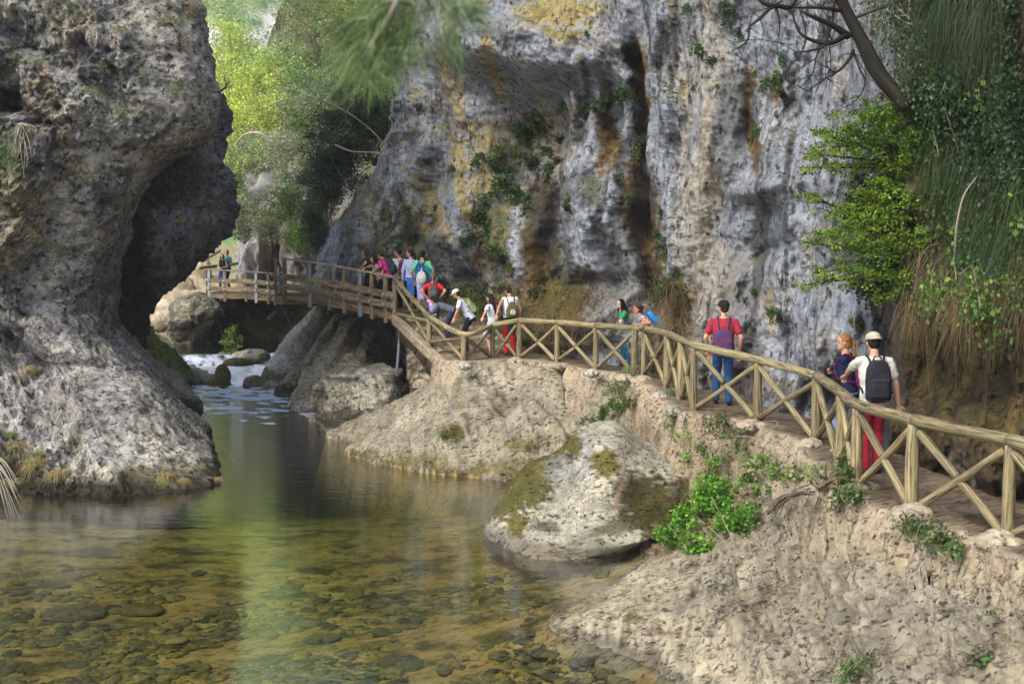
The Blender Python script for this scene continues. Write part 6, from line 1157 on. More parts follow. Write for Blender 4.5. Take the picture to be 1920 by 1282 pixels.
# ================================================================== people
def cloth_mat(name, c, c2=None, sc=30, wr=.35):
    m, nt, b, out = newmat(name); tc = nt.nodes.new('ShaderNodeTexCoord'); n1 = noise_n(nt, tc.outputs['Object'], 7, 4, .6)
    if c2 is None:
        rgb = nt.nodes.new('ShaderNodeRGB'); rgb.outputs[0].default_value = (*c, 1); base = rgb.outputs[0]
    else:
        mx = nt.nodes.new('ShaderNodeMixRGB'); nt.links.new(ramp(nt, [(.45, 0.0), (.55, 1.0)], noise_n(nt, tc.outputs['Object'], sc, 2)), mx.inputs[0]); mx.inputs[1].default_value = (*c, 1); mx.inputs[2].default_value = (*c2, 1); base = mx.outputs[0]
    nt.links.new(mulcol(nt, base, ramp(nt, [(.35, .78), (.65, 1.12)], n1)), b.inputs['Base Color']); b.inputs['Roughness'].default_value = .85; b.inputs['Specular IOR Level'].default_value = .2
    bp = nt.nodes.new('ShaderNodeBump'); bp.inputs['Strength'].default_value = wr; bp.inputs['Distance'].default_value = .02; nt.links.new(n1, bp.inputs['Height']); nt.links.new(bp.outputs[0], b.inputs['Normal']); return m
_cm = {}
def cm(c, c2=None, sc=30):
    k = (c, c2, sc)
    if k not in _cm: _cm[k] = cloth_mat('cloth', c, c2, sc)
    return _cm[k]
M['skin'] = simple('skin', (.50, .27, .18), .55, 0, .35); M['skin_tan'] = simple('skin_tan', (.40, .19, .11), .55, 0, .35)
M['eye'] = simple('eye_dark', (.02, .015, .012), .3)
M['lips'] = simple('lips', (.38, .10, .08), .5)
def hair_mat(c): return cm(tuple(c), tuple(np.array(c)*.55), 45)
def capsule(a, b, ra, rb, nc=12):
    a, b = np.asarray(a, float), np.asarray(b, float); T = b-a; L = np.linalg.norm(T); T = T/(L+1e-9); e = np.array([.02, .35, .7, .93, 1.])
    q = [a-T*ra*math.cos(x*math.pi/2) for x in e[:-1]]+[a, b]+[b+T*rb*math.cos(x*math.pi/2) for x in e[:-1][::-1]]
    r = [ra*math.sin(x*math.pi/2) for x in e[:-1]]+[ra, rb]+[rb*math.sin(x*math.pi/2) for x in e[:-1][::-1]]
    return tube(q, r, nc=nc, sub=1)
def ellipsoid(c, ax, rx, ry, rz, n=12):
    th = np.linspace(.01, np.pi-.01, n)[:, None]; ph = np.linspace(0, 2*np.pi, n*2, endpoint=False)[None]; s = np.stack([np.sin(th)*np.cos(ph)*rx, np.sin(th)*np.sin(ph)*ry, np.cos(th)*rz+0*ph], -1).reshape(-1, 3)
    V = s@np.array(ax)+np.array(c); j = np.arange(2*n); j2 = (j+1) % (2*n); k = (n-1)*2*n
    return V, [gridfaces(n, 2*n, True), np.stack([np.zeros(2*n-2, int), j[2:], j[1:-1]], -1)[:, ::-1], np.stack([k+np.zeros(2*n-2, int), k+j[1:-1], k+j[2:]], -1)[:, ::-1]], V*1.0
def loft(secs, nc=24, pw=2.0):
    """secs: (centre, X axis, Y axis, rx, ry) closed stack"""
    t = np.linspace(0, 2*np.pi, nc, endpoint=False); cx = np.sign(np.cos(t))*np.abs(np.cos(t))**(2/pw); sy = np.sign(np.sin(t))*np.abs(np.sin(t))**(2/pw)
    s0 = secs[0]; s1 = secs[-1]; S = [(*s0[:3], s0[3]*.05, s0[4]*.05)]+list(secs)+[(*s1[:3], s1[3]*.05, s1[4]*.05)]
    p = np.array([np.array(c)+np.outer(cx, X)*rx+np.outer(sy, Y)*ry for c, X, Y, rx, ry in S])
    V = p.reshape(-1, 3); nr = len(S); j = np.arange(nc-2)
    return V, [gridfaces(nr, nc, True)[:, ::-1], np.stack([0*j, j+2, j+1], -1), np.stack([0*j+(nr-1)*nc, (nr-1)*nc+j+1, (nr-1)*nc+j+2], -1)], V*1.0
def fuse(name, parts, vox, mat, parent, sm=3, dispf=None):
    m = MB()
    for p in parts: m.add(*p)
    me = m.mesh('tmp', None); o = bpy.data.objects.new('tmp', me); COL.objects.link(o)
    bm = bmesh.new(); bm.from_mesh(me); bmesh.ops.recalc_face_normals(bm, faces=bm.faces); bm.to_mesh(me); bm.free()
    r_ = o.modifiers.new('r', 'REMESH'); r_.mode = 'VOXEL'; r_.voxel_size = vox; r_.use_smooth_shade = True
    s = o.modifiers.new('s', 'SMOOTH'); s.factor = .6; s.iterations = sm
    dg = bpy.context.evaluated_depsgraph_get(); me2 = bpy.data.meshes.new_from_object(o.evaluated_get(dg)); bpy.data.objects.remove(o)
    me2.name = name; me2.materials.clear(); me2.materials.append(mat)
    if dispf is not None:
        co_ = np.empty(len(me2.vertices)*3, np.float32); me2.vertices.foreach_get('co', co_); no = np.empty_like(co_); me2.vertices.foreach_get('normal', no); co_ = co_.reshape(-1, 3); no = no.reshape(-1, 3)
        co_ = co_+no*dispf(co_)[:, None]; me2.vertices.foreach_set('co', co_.astype(np.float32).ravel()); me2.update()
    me2.polygons.foreach_set('use_smooth', np.ones(len(me2.polygons), bool))
    return link(name, me2, parent)
def ik(a, t, l1, l2, hint):
    a, t = np.asarray(a, float), np.asarray(t, float); d = t-a; L = min(np.linalg.norm(d), (l1+l2)*.995); d = d/np.linalg.norm(d); t = a+d*L
    x = (l1*l1-l2*l2+L*L)/(2*L); h = math.sqrt(max(0, l1*l1-x*x)); n = np.asarray(hint, float)-d*np.dot(hint, d); n /= np.linalg.norm(n)+1e-9
    return a+d*x+n*h, t
def person(label, pos, face, H=1.72, lean=0, head=(0, 0), hl=None, hr=None, legs=((-.1, 0), (.1, .08)), skin='skin', shirt=None, sleeve='short', hem=.0, trousers=None, shorts=False, skirt=None, waist=None, shoes=(.04, .04, .045), hair=(.03, .018, .01), hstyle='short', cap=None, pack=None, vox=.013, hipback=0, female=False, el=(None, None), grip=(1, 1), knee=.0, jac=None):
    s = H/1.75; root = thing('person', label, 'person', tuple(pos)); a = math.radians(face); Fw = np.array([-math.sin(a), math.cos(a), 0]); R = np.array([math.cos(a), math.sin(a), 0]); Z = np.array([0, 0, 1.])
    def L2(x, y, z): return (R*x+Fw*y+Z*z)*s
    ln = math.radians(lean); Tu = Fw*math.sin(ln)+Z*math.cos(ln); Tf = Fw*math.cos(ln)-Z*math.sin(ln)
    hip = L2(0, -hipback, .93-knee)
    def TB(x, y, z): return hip+(R*x+Tf*y+Tu*z)*s     # torso frame, z up from the hip
    hw = .095 if female else .09; sw = .165 if female else .195
    # legs
    J = {}
    for i, (sx, (lx, ly)) in enumerate(zip((-1, 1), legs)):
        h = hip+R*hw*sx*s-Z*.02*s; an = L2(lx, ly, .09); kn, an = ik(h, an, .43*s, .43*s, Fw); J['h', i], J['k', i], J['a', i] = h, kn, an
    shl = [TB(-sw+.008, 0, .478), TB(sw-.008, 0, .478)]; tgt = [hl, hr]; EL = []; HD = []
    for i, sx in enumerate((-1, 1)):
        t = tgt[i]
        if t is None: t = L2(sx*.27, .06, .80); 
        elif isinstance(t, tuple): t = L2(*t)
        else: t = np.asarray(t)-np.array(pos)
        hint = el[i] if el[i] is not None else (-.6, -.6, -.2); hint = R*hint[0]*-sx+Fw*hint[1]+Z*hint[2]
        # shorten so the hand, not the wrist, reaches
        e, w = ik(shl[i], t-(t-shl[i])/np.linalg.norm(t-shl[i])*.05*s, .29*s, .27*s, hint); EL.append(e); HD.append((w, t))
    nb = TB(0, -.01, .57); hy, hp = math.radians(head[0]), math.radians(head[1])
    hf = Tf*0+Fw*math.cos(hy)-R*math.sin(hy); hr_ = np.cross(hf, Z); hup = Z*math.cos(hp)+hf*math.sin(hp); hff = hf*math.cos(hp)-Z*math.sin(hp)
    nk = nb+ (Tu*.5+hup*.5)*.035*s; hc = nk+hup*.115*s+hff*.022*s; HX = np.array([hr_, hff, hup])
    TX = lambda x, y, z, rx, ry: (TB(x, y, z), R, Tf, rx*s, ry*s)
    wst = .125 if female else .145; chest = .155 if female else .17; hipw = .175 if female else .165
    def torso(e=0.0, lo=-.08, hi=.56):
        return loft([x for x in [TX(0, -.01, -.10, .13+e, .10+e), TX(0, -.012, -.03, hipw+e, .122+e), TX(0, -.005, .06, (hipw+wst)/2+e, .112+e), TX(0, 0, .17, wst+e, .100+e), TX(0, 0, .30, chest+e, .115+e), TX(0, 0, .42, chest+.015+e, .112+e), TX(0, -.005, .50, chest-.01+e, .085+e), TX(0, -.01, .555, .07+e, .06+e)]])
    body = [torso(), capsule(TB(0, -.005, .50), nk, .062*s, .052*s)]
    for i, sx in enumerate((-1, 1)):
        body += [capsule(J['h', i], J['k', i], .082*s, .055*s), capsule(J['k', i], J['k', i]*.55+J['a', i]*.45, .055*s, .054*s), capsule(J['k', i]*.55+J['a', i]*.45, J['a', i], .054*s, .036*s), capsule(TB(sx*.08, 0, .495), shl[i], .055*s, .052*s), capsule(shl[i], EL[i], .052*s, .040*s)]
        w, t = HD[i]; body += [capsule(EL[i], EL[i]*.6+w*.4, .040*s, .038*s), capsule(EL[i]*.6+w*.4, w, .037*s, .025*s)]
        # hand
        d = (t-EL[i]); d /= np.linalg.norm(d)
        if grip[i]: d = d*.75+Z*-.1; d /= np.linalg.norm(d)
        sd = np.cross(d, Z if abs(d[2]) < .9 else Fw); sd /= np.linalg.norm(sd); pn = np.cross(sd, d)
        if pn[2] > 0: pn = -pn; sd = -sd
        # palm then five fingers
        pc = w+d*.045*s; body.append(ellipsoid(pc, np.array([sd, d, pn]), .041*s, .052*s, .018*s, 8)); fr = .0088 if vox < .01 else .0115
        curl = .55 if grip[i] else .22
        for k, (o, l) in enumerate([(-.031, .062), (-.011, .072), (.010, .074), (.030, .066)]):
            b = w+d*.085*s+sd*o*s; m1 = b+(d*math.cos(curl)+pn*math.sin(curl))*l*.5*s; m2 = m1+(d*math.cos(curl*2.2)+pn*math.sin(curl*2.2))*l*.5*s; body += [capsule(b-d*.02*s, m1, fr*s, fr*.95*s, 7), capsule(m1, m2, fr*.95*s, fr*.8*s, 7)]
        ts = -1 if i == 1 else 1; b = w+d*.02*s+sd*ts*.03*s; m1 = b+(d*.6+sd*ts*.7+pn*.2)*.036*s; body += [capsule(b, m1, fr*1.2*s, fr*1.1*s, 7), capsule(m1, m1+(d*.85+sd*ts*.25+pn*.3)*.03*s, fr*1.05*s, fr*.9*s, 7)]
    hd = lambda x, y, z: hc+(hr_*x+hff*y+hup*z)*s
    body += [ellipsoid(hd(0, -.008, .022), HX, .074*s, .094*s, .098*s, 14), ellipsoid(hd(0, .022, -.045), HX, .055*s, .062*s, .066*s, 10), capsule(hd(0, .086, .018), hd(0, .103, -.014), .009*s, .0145*s, 8), ellipsoid(hd(0, .070, -.086), HX, .022*s, .018*s, .016*s, 6), ellipsoid(hd(-.077, -.008, -.004), HX, .010*s, .018*s, .030*s, 6), ellipsoid(hd(.077, -.008, -.004), HX, .010*s, .018*s, .030*s, 6), ellipsoid(hd(0, .080, -.048), HX, .024*s, .012*s, .010*s, 6), ellipsoid(hd(0, .078, .042), HX, .05*s, .014*s, .009*s, 6)]
    sk = M[skin]; fuse('body', body, vox*.8 if vox < .01 else vox, sk, root, 2)
    for sx in (-1, 1): mb = MB(); mb.add(*ellipsoid(hd(sx*.031, .078, .018), HX, .013*s, .008*s, .0075*s, 6)); mb.build('eye', M['eye'], root)
    mb = MB(); mb.add(*ellipsoid(hd(0, .089, -.048), HX, .021*s, .007*s, .007*s, 6)); mb.build('mouth', M['lips'], root)
    fold = lambda q: .009*fbm(q*9+face, 3)+.007*ridged(q*np.array([9, 9, 16])+face, 2)
    # trousers / skirt
    if trousers:
        tp = [loft([TX(0, -.01, -.12, .13, .11), TX(0, -.012, -.03, hipw+.012, .132), TX(0, -.008, .05, (hipw+wst)/2+.014, .122), TX(0, -.004, .09, wst+.018, .114)])]
        for i in (0, 1):
            k, an, h = J['k', i], J['a', i], J['h', i]
            if shorts: tp.append(capsule(h, h*.15+k*.85, .098*s, .085*s))
            else: tp += [capsule(h, k, .094*s, .069*s), capsule(k, an, .069*s, .060*s)]
        fuse('trousers', tp, vox, cm(*trousers) if isinstance(trousers[0], tuple) else cm(trousers), root, 2, fold)
    if skirt:
        k0 = (J['k', 0]+J['k', 1])/2; h0 = TB(0, 0, .10)
        fuse('skirt', [loft([(h0, R, Fw, (wst+.01)*s, .11*s), (hip, R, Fw, (hipw+.02)*s, .135*s), (hip*.5+k0*.5, R, Fw, .20*s, .16*s), (k0+Z*.04, R, Fw, .215*s, .18*s)])], vox, cm(*skirt) if isinstance(skirt[0], tuple) else cm(skirt), root, 2, lambda q: .012*np.sin(np.arctan2(q[:, 1], q[:, 0])*9))
    if shirt:
        sp = [loft([TX(0, -.01, -.07+hem, hipw+.018, .138), TX(0, -.005, .06, (hipw+wst)/2+.020, .126), TX(0, 0, .17, wst+.024, .116), TX(0, 0, .30, chest+.017, .130), TX(0, 0, .42, chest+.026, .126), TX(0, -.005, .50, chest, .098), TX(0, -.01, .545, .078, .070)])]
        for i, sx in enumerate((-1, 1)):
            if sleeve == 'none': sp.append(capsule(TB(sx*.09, 0, .49), TB(sx*(sw-.035), 0, .495), .062*s, .058*s)); continue
            w, t = HD[i]; f = .62 if sleeve == 'short' else 1.0
            sp += [capsule(TB(sx*.08, 0, .488), shl[i], .064*s, .062*s), capsule(shl[i], shl[i]*(1-f)+EL[i]*f, .062*s, (.062 if f < 1 else .050)*s)]
            if sleeve == 'long': sp.append(capsule(EL[i], w, .050*s, .036*s))
        fuse('shirt', sp, vox, cm(*shirt) if isinstance(shirt[0], tuple) else cm(shirt), root, 2, fold)
    if jac:    # jacket tied round the waist
        col_, ln_ = jac; jp = [loft([TX(0, -.01, -.04, hipw+.03, .150), TX(0, -.01, .03, hipw+.025, .145)])]; jp.append(loft([TX(0, -.125, .02, .14, .03), TX(0, -.15, -.15, .13, .035), (TB(0, -.15, -.2)-Z*(ln_-.2)*s, R, Fw, .09*s, .03*s)]))
        jp += [capsule(TB(.06, .13, .0), TB(.08, .15, -.25), .03*s, .02*s), capsule(TB(-.04, .13, .0), TB(-.05, .15, -.22), .03*s, .02*s)]
        fuse('tied_jacket', jp, vox, cm(col_), root, 2, lambda q: .01*fbm(q*8, 3))
    for i in (0, 1):
        an = J['a', i]; mb = [ellipsoid(an+Fw*.055*s-Z*.045*s, np.array([R, Fw, Z]), .048*s, .135*s, .045*s, 8), capsule(an-Z*.03*s, an+Z*.02*s, .045*s, .042*s)]; fuse('shoe', mb, max(vox, .01), cm(shoes), root, 1)
    # hair
    hm = hair_mat(hair)
    hp_ = [ellipsoid(hd(0, -.026, .036), HX, .083*s, .094*s, .098*s, 14)]
    if hstyle != 'short' or female: hp_ += [ellipsoid(hd(0, -.05, -.02), HX, .078*s, .065*s, .085*s, 10)]
    else: hp_ += [ellipsoid(hd(0, -.045, -.02), HX, .070*s, .058*s, .06*s, 10)]
    if hstyle == 'long': hp_ += [capsule(hd(0, -.06, -.02), TB(0, -.12, .38), .078*s, .06*s), capsule(hd(.05, -.02, -.04), TB(.08, -.05, .44), .035*s, .03*s), capsule(hd(-.05, -.02, -.04), TB(-.08, -.05, .44), .035*s, .03*s), capsule(TB(0, -.12, .40), TB(.01, -.13, .28), .055*s, .03*s)]
    if hstyle == 'front': hp_ += [capsule(hd(.07, 0, .0), TB(.10, .10, .34), .034*s, .035*s), capsule(hd(-.07, 0, .0), TB(-.09, .10, .36), .034*s, .03*s), capsule(hd(0, -.06, -.02), TB(0, -.10, .36), .075*s, .06*s)]
    if hstyle == 'curly': hp_ += [ellipsoid(hd(0, -.05, -.03), HX, .11*s, .095*s, .12*s, 10), capsule(hd(0, -.06, -.1), TB(0, -.1, .42), .09*s, .07*s)]
    if hstyle == 'pony': hp_ += [capsule(hd(0, -.10, .03), hd(0, -.145, -.02), .03*s, .034*s), capsule(hd(0, -.145, -.02), hd(.0, -.14, -.20), .034*s, .018*s)]
    if hstyle == 'bun': hp_ += [ellipsoid(hd(0, -.12, .04), HX, .04*s, .04*s, .04*s, 8)]
    if hstyle != 'bald': fuse('hair', hp_, max(vox*.8, .008), hm, root, 1, lambda q: .006*ridged(q*np.array([30, 30, 8]), 2))
    if cap:
        col_, back = cap; sg = -1 if back else 1
        cp_ = [loft([(hd(0, -.016, .035), hr_, hff, .093*s, .110*s), (hd(0, -.018, .075), hr_, hff, .092*s, .106*s), (hd(0, -.018, .11), hr_, hff, .075*s, .086*s), (hd(0, -.018, .134), hr_, hff, .035*s, .042*s)])]
        cp_.append(loft([(hd(0, sg*.10-.008, .030), hr_, hff, .072*s, .075*s), (hd(0, sg*.10-.008, .044), hr_, hff, .070*s, .073*s)]))
        fuse('cap', cp_, max(vox*.7, .007), cm(col_), root, 1)
    if pack:
        plabel, pcol, pw_, ph_, pd_, ptop, *rest = pack; pcol2 = rest[0] if rest else None; style = rest[1] if len(rest) > 1 else 'pack'
        pm = cm(pcol, pcol2, 26) if pcol2 else cm(pcol); c0 = TB(0, 0, 0); y0 = -.125-pd_/2
        org = np.array(pos)+TB(0, y0, ptop-ph_/2); bp_ = thing('backpack', plabel, 'backpack', tuple(org), ); off = np.array(org)-np.array(pos)
        def PB(x, y, z): return TB(x, y0+y, ptop-ph_/2+z)-off
        w2 = pw_/2
        if style == 'sack': sec = [(PB(0, 0, -ph_/2), R, Tf, w2*.85*s, pd_*.45*s), (PB(0, -.01, -ph_/2+.06), R, Tf, w2*s, pd_*.5*s), (PB(0, -.005, 0), R, Tf, w2*.95*s, pd_*.5*s), (PB(0, 0, ph_*.36), R, Tf, w2*.55*s, pd_*.35*s), (PB(0, 0, ph_/2), R, Tf, w2*.18*s, pd_*.2*s)]
        else: sec = [(PB(0, 0, -ph_/2), R, Tf, w2*.85*s, pd_*.42*s), (PB(0, 0, -ph_/2+.03), R, Tf, w2*.97*s, pd_*.5*s), (PB(0, 0, 0), R, Tf, w2*s, pd_*.5*s), (PB(0, 0, ph_*.3), R, Tf, w2*.9*s, pd_*.45*s), (PB(0, 0, ph_*.45), R, Tf, w2*.66*s, pd_*.36*s), (PB(0, 0, ph_/2), R, Tf, w2*.42*s, pd_*.24*s)]
        prt = [loft(sec, 28, 2.8)]
        if style == 'pack': prt.append(loft([(PB(0, -pd_*.45, -ph_*.42), R, Tf, w2*.72*s, .035*s), (PB(0, -pd_*.47, -ph_*.15), R, Tf, w2*.74*s, .04*s), (PB(0, -pd_*.44, -.0), R, Tf, w2*.6*s, .02*s)], 24, 3))
        fuse('bag', prt, max(vox, .008), pm, bp_, 2, lambda q: .006*fbm(q*10, 2))
        sc_ = cm(tuple(np.array(pcol)*.6)) if style != 'pack2' else pm
        for sx in (-1, 1):
            q = [TB(sx*w2*.45, y0+pd_*.4, ptop-.05)-off, TB(sx*.10, -.07, .545)-off, TB(sx*.115, .04, .53)-off, TB(sx*.125, .135, .40)-off, TB(sx*.15, .10, .22)-off, TB(sx*(w2+.02), y0+pd_*.3, ptop-ph_*.8)-off]
            mb = MB(); v_, f_, u_ = tube(q, .013*s, nc=8, sub=5); mb.add(v_, f_, u_); mb.build('strap', sc_, bp_)
        if style == 'pack':
            mb = MB(); mb.tube([PB(-.05, pd_*.3, ph_/2-.02), PB(-.035, pd_*.3, ph_/2+.04), PB(.035, pd_*.3, ph_/2+.04), PB(.05, pd_*.3, ph_/2-.02)], .010, nc=7, sub=5); mb.build('handle', sc_, bp_)
            mb = MB(); mb.tube([PB(-w2*.7, -pd_*.5-.02, -.0), PB(0, -pd_*.5-.03, .012), PB(w2*.7, -pd_*.5-.02, 0)], .005, nc=5, sub=5); mb.build('zip', cm(tuple(np.minimum(np.array(pcol)*2.5+.02, .5))), bp_)
        if style == 'sack':
            t = np.linspace(0, 2*np.pi, 26); ringp = [PB(math.cos(x)*.055, -pd_*.53, -.07+math.sin(x)*.055) for x in t]; mb = MB(); mb.tube(ringp, .010, nc=6, sub=1, cap=False)
            q = [PB(math.cos(x)*.028+.002, -pd_*.535, -.07+math.sin(x)*.026) for x in np.linspace(.3, 5.6, 14)]+[PB(.002, -pd_*.535, -.072)]; mb.tube(q, .007, nc=6, sub=1); mb.build('emblem', simple('white_print', (.8, .8, .78)), bp_)
    return root
def on_rail(u, tops, lift=.08):
    for a, b in zip(tops[:-1], tops[1:]):
        ua, ub_ = proj(a)[0], proj(b)[0]
        if min(ua, ub_) <= u <= max(ua, ub_): t = (u-ua)/(ub_-ua); p = a+(b-a)*t; return p+np.array([0, 0, lift])
    return tops[0]
def fp(u, d, z=PATHZ):
    y = (d+(z-CZ)*SP)/CP; return np.array([(u-960)/FPX*d, y, z])
SH = (.03, .03, .035)
person('man with backward beige cap, grey tee and red trousers, hand on rail', fp(1636, 16.45), -2, 1.80, 5, (12, 12), hl=on_rail(1570, FRt, .07), hr=(.33, .05, .80), shirt=(.50, .48, .43), trousers=(.36, .018, .035), hair=(.02, .015, .012), cap=((.42, .37, .27), True), vox=.0085, grip=(1, 0), legs=((-.09, .0), (.08, .12)), el=((-.9, -.4, -.1), (-.5, -.6, 0)), shoes=(.06, .07, .09),
  pack=('plain black backpack on the man in the light grey tee', (.018, .018, .024), .32, .50, .17, .50))
person('woman with ginger ponytail and navy sweater looking left over the rail', fp(1588, 17.9), 66, 1.68, 6, (22, 4), hl=on_rail(1543, FRt, .07), hr=on_rail(1536, FRt, .09)+np.array([.1, .1, .12]), female=True, shirt=(.012, .014, .045), sleeve='long', trousers=(.16, .24, .42), hair=(.42, .19, .06), hstyle='pony', vox=.009, grip=(1, 1), shoes=(.4, .4, .42),
  pack=('purple backpack on the ginger haired woman', (.14, .012, .09), .27, .40, .14, .46))
person('man in maroon tee, black cap and blue jeans walking away along the path', fp(1355, 23.4), -8, 1.88, 2, (38, 0), hl=(-.26, .10, .86), hr=(.27, .06, .84), shirt=(.30, .025, .045), trousers=(.022, .075, .20), hair=(.03, .02, .015), cap=((.012, .012, .015), False), vox=.010, grip=(0, 0), legs=((-.12, .12), (.1, -.05)), shoes=(.02, .025, .04),
  pack=('blue and red checked backpack on the man in the maroon tee', (.03, .045, .16), .31, .40, .15, .36, (.16, .02, .035), 'sack2'))
person('dark haired girl in striped tank top leaning on the rail, blue backpack', fp(1224, 29.3), 92, 1.66, 42, (0, 8), hl=on_rail(1196, FRt if 0 else np.array([FLt[-1], P(1245, 620, 28.7)])), hr=on_rail(1205, np.array([FLt[-1], P(1245, 620, 28.7)])), female=True, shirt=((.6, .6, .65), (.05, .06, .15), 24), sleeve='none', trousers=(.012, .016, .045), hair=(.06, .025, .015), hstyle='bun', skin='skin_tan', vox=.012, hipback=.05, legs=((-.1, -.1), (.1, .05)),
  pack=('bright blue backpack with dark trim on the leaning girl', (.02, .22, .55), .30, .44, .17, .48))
person('girl with long black hair and green sweater leaning on the rail, face toward the camera', fp(1180, 30.4), 105, 1.64, 26, (14, 2), hl=on_rail(1160, FLt), hr=on_rail(1172, FLt), female=True, shirt=(.015, .24, .10), sleeve='long', trousers=(.015, .09, .14), hair=(.008, .007, .008), hstyle='front', vox=.012, hipback=.02,
  pack=('small red and black backpack on the girl in green', (.30, .02, .02), .26, .36, .13, .44, (.03, .03, .03)))
person('man in white sleeveless top and bright red trousers, seen from behind, looking down', fp(957, 33.4), 14, 1.80, 7, (22, 26), hl=on_rail(926, FLt), hr=(.30, .10, .82), shirt=(.62, .63, .70), sleeve='none', trousers=(.62, .02, .022), hair=(.04, .02, .012), skin='skin_tan', vox=.012, grip=(1, 0), jac=((.012, .014, .03), .36),
  pack=('olive drawstring bag with a white ring emblem on the man in white', (.10, .085, .03), .32, .40, .14, .42, None, 'sack'))
person('woman with long dark hair, white tee and flowered skirt, hand on the rail', fp(925, 33.25), 48, 1.60, 8, (10, 16), hl=on_rail(896, FLt), hr=(.25, .2, .9), female=True, shirt=(.58, .60, .66), skirt=((.60, .62, .72), (.25, .28, .45), 22), hair=(.018, .010, .010), hstyle='long', vox=.012, legs=((-.08, 0), (.08, .1)), shoes=(.3, .2, .15))
person('person in white cap and tee leaning on the rail', fp(876, 33.4, 2.3), 84, 1.70, 32, (0, 26), hl=on_rail(848, FLt), hr=on_rail(853, FLt), shirt=((.62, .62, .70), (.45, .48, .66), 12), trousers=(.012, .014, .022), hair=(.03, .018, .012), skin='skin_tan', cap=((.60, .57, .48), False), vox=.012, hipback=.08,
  pack=('lime green and grey backpack on the person in the white cap', (.32, .42, .06), .27, .42, .14, .46, (.10, .12, .14)))
person('stooping person in grey jacket behind the white-capped one', fp(842, 34.9, 2.5), 80, 1.5, 70, (0, 30), hl=(-.12, .75, .8), hr=(.1, .75, .8), shirt=(.10, .12, .14), sleeve='long', trousers=(.03, .045, .09), hair=(.015, .010, .008), vox=.014, hipback=.12, hstyle='long', female=True)
person('fair haired girl in red tee and lilac waist jacket, hands on hips', fp(813, 35.3, 2.68), 2, 1.60, 4, (0, 24), hl=(-.20, -.02, .98), hr=(.20, -.02, .98), el=((-1, -.5, -.1), (-1, -.5, -.1)), female=True, shirt=(.60, .018, .02), trousers=(.06, .10, .20), hair=(.20, .11, .055), hstyle='pony', vox=.012, grip=(0, 0), jac=((.46, .40, .66), .45),
  pack=('dark grey backpack with a white stripe on the girl in red', (.07, .08, .085), .27, .40, .14, .46))
person('boy in mint green tee with navy backpack and lilac waist jacket', fp(792, 36.8, 3.12), -12, 1.76, 2, (-8, 10), hl=(-.27, .10, .86), hr=(.25, .2, .95), shirt=(.14, .50, .26), trousers=(.02, .02, .03), shorts=True, hair=(.012, .010, .010), skin='skin_tan', vox=.013, grip=(0, 0), jac=((.40, .38, .68), .55),
  pack=('navy and blue backpack on the boy in the green tee', (.012, .03, .075), .30, .42, .16, .48, (.02, .14, .34)))
person('smiling dark haired woman in pale blue blouse with blue jacket round her waist', fp(771, 38.1, 3.13), 5, 1.77, 0, (78, 2), hl=(-.25, .05, .82), hr=(.25, .1, .82), female=True, shirt=(.40, .44, .66), sleeve='long', trousers=(.015, .015, .025), hair=(.03, .015, .012), hstyle='pony', vox=.013, grip=(0, 0), jac=((.05, .16, .48), .55))
person('man in white tee with black pack straps standing behind the pink shirted man', fp(749, 38.9, 3.14), 38, 1.78, 2, (48, 8), hl=(-.2, .25, .95), hr=(.25, .1, .85), shirt=(.58, .58, .58), trousers=(.012, .012, .018), hair=(.012, .010, .010), skin='skin_tan', vox=.013, grip=(0, 0),
  pack=('black backpack with a red patch on the man in the white tee', (.02, .02, .028), .28, .42, .15, .46, (.30, .02, .03)))
person('man in bright pink tee bending over the boardwalk rail', fp(728, 38.5, 3.15), 62, 1.78, 26, (6, 26), hl=on_rail(706, NWt), hr=on_rail(717, NWt), shirt=(.66, .02, .24), trousers=(.012, .012, .018), hair=(.05, .03, .025), skin='skin_tan', vox=.013, hipback=.05,
  pack=('dark slate backpack on the man in the pink tee', (.03, .045, .05), .30, .46, .17, .50))
person('dark haired girl resting her chin on her hand at the boardwalk rail', fp(711, 39.0, 3.18), 112, 1.56, 22, (8, 8), hl=on_rail(702, NWt), hr=(.02, .33, 1.28), female=True, shirt=(.42, .30, .28), trousers=(.012, .012, .018), hair=(.025, .012, .010), hstyle='front', vox=.013, grip=(1, 1), hipback=.05)
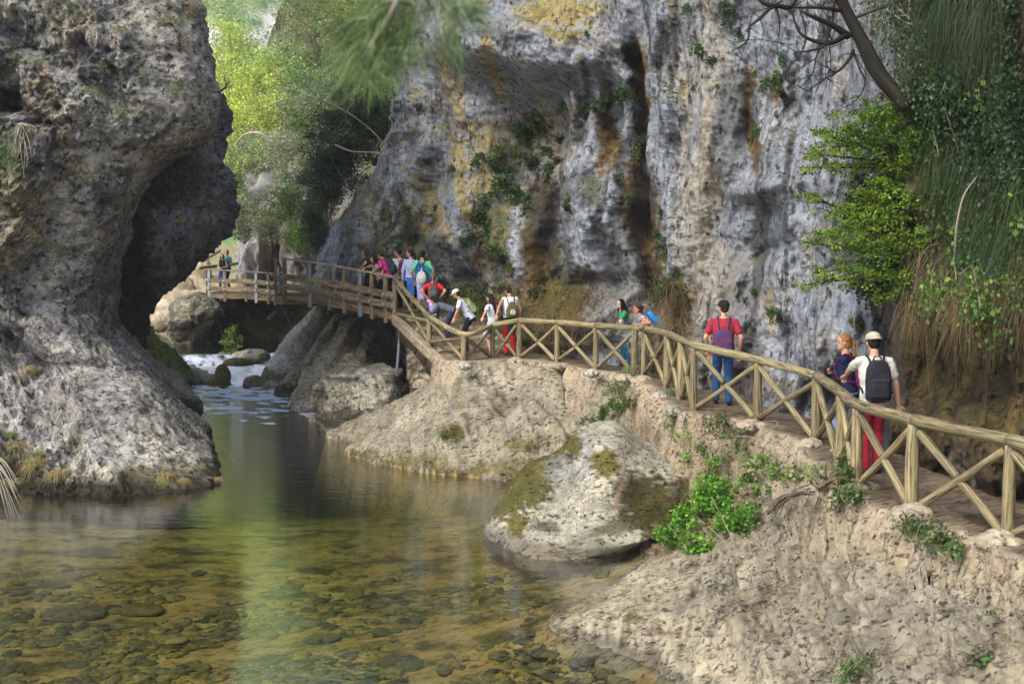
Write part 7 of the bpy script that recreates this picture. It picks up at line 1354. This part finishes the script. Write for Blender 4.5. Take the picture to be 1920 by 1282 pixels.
person('woman with curly brown hair and black tee holding the boardwalk rail', fp(694, 39.0, 3.22), 62, 1.72, 12, (10, 12), hl=on_rail(678, NWt), hr=on_rail(684, NWt), female=True, shirt=(.014, .014, .018), trousers=(.012, .012, .018), hair=(.07, .035, .02), hstyle='curly', vox=.013)
person('dark haired woman in black top and jeans embraced on the far walkway', fp(418, 60.2, 2.9), 172, 1.62, 0, (4, 2), hl=(-.05, .22, 1.05), hr=(.08, .2, 1.02), female=True, shirt=(.012, .012, .014), sleeve='none', trousers=(.02, .05, .20), hair=(.02, .012, .010), hstyle='front', vox=.016, grip=(0, 0))
person('bearded man in teal tee with his arm round the woman on the far walkway', fp(427, 60.6, 2.9), 150, 1.80, 0, (20, 6), hl=(-.12, .28, 1.0), hr=(.30, .2, 1.05), shirt=(.03, .14, .17), trousers=(.015, .03, .09), hair=(.06, .03, .02), skin='skin_tan', vox=.016, grip=(0, 0))
# white bag and teal jacket the boy carries
o = fuse('carried_bag', [ellipsoid((0, 0, 0), np.eye(3), .15, .09, .19, 12), capsule((0, 0, .12), (.02, .05, .3), .04, .015)], .012, cm((.52, .54, .50)), None, 2, lambda q: .012*fbm(q*8, 3)); o.location = tuple(P(790, 521, 36.35)); tag(o, 'white cloth bag slung behind the boy in the green tee', 'bag')
o = fuse('carried_jacket', [capsule((-.12, 0, .16), (.14, 0, -.14), .08, .10)], .012, cm((.015, .14, .24)), None, 2, lambda q: .015*fbm(q*7, 3)); o.location = tuple(P(808, 516, 36.5)); tag(o, 'teal jacket bundled at the right hand of the boy in green', 'jacket')
# ================================================================== haze
m = bpy.data.materials.new('haze'); m.use_nodes = True; nt = m.node_tree; nt.nodes.clear(); out = nt.nodes.new('ShaderNodeOutputMaterial'); pv = nt.nodes.new('ShaderNodeVolumePrincipled')
pv.inputs['Color'].default_value = (.93, .96, 1, 1); pv.inputs['Density'].default_value = .0004; pv.inputs['Anisotropy'].default_value = 0; nt.links.new(pv.outputs[0], out.inputs['Volume'])
mb = MB(); mb.box((0, 205, 54.5), np.eye(3), 260, 225, 60.5); tag(mb.build('haze', m, None, False), kind='stuff')
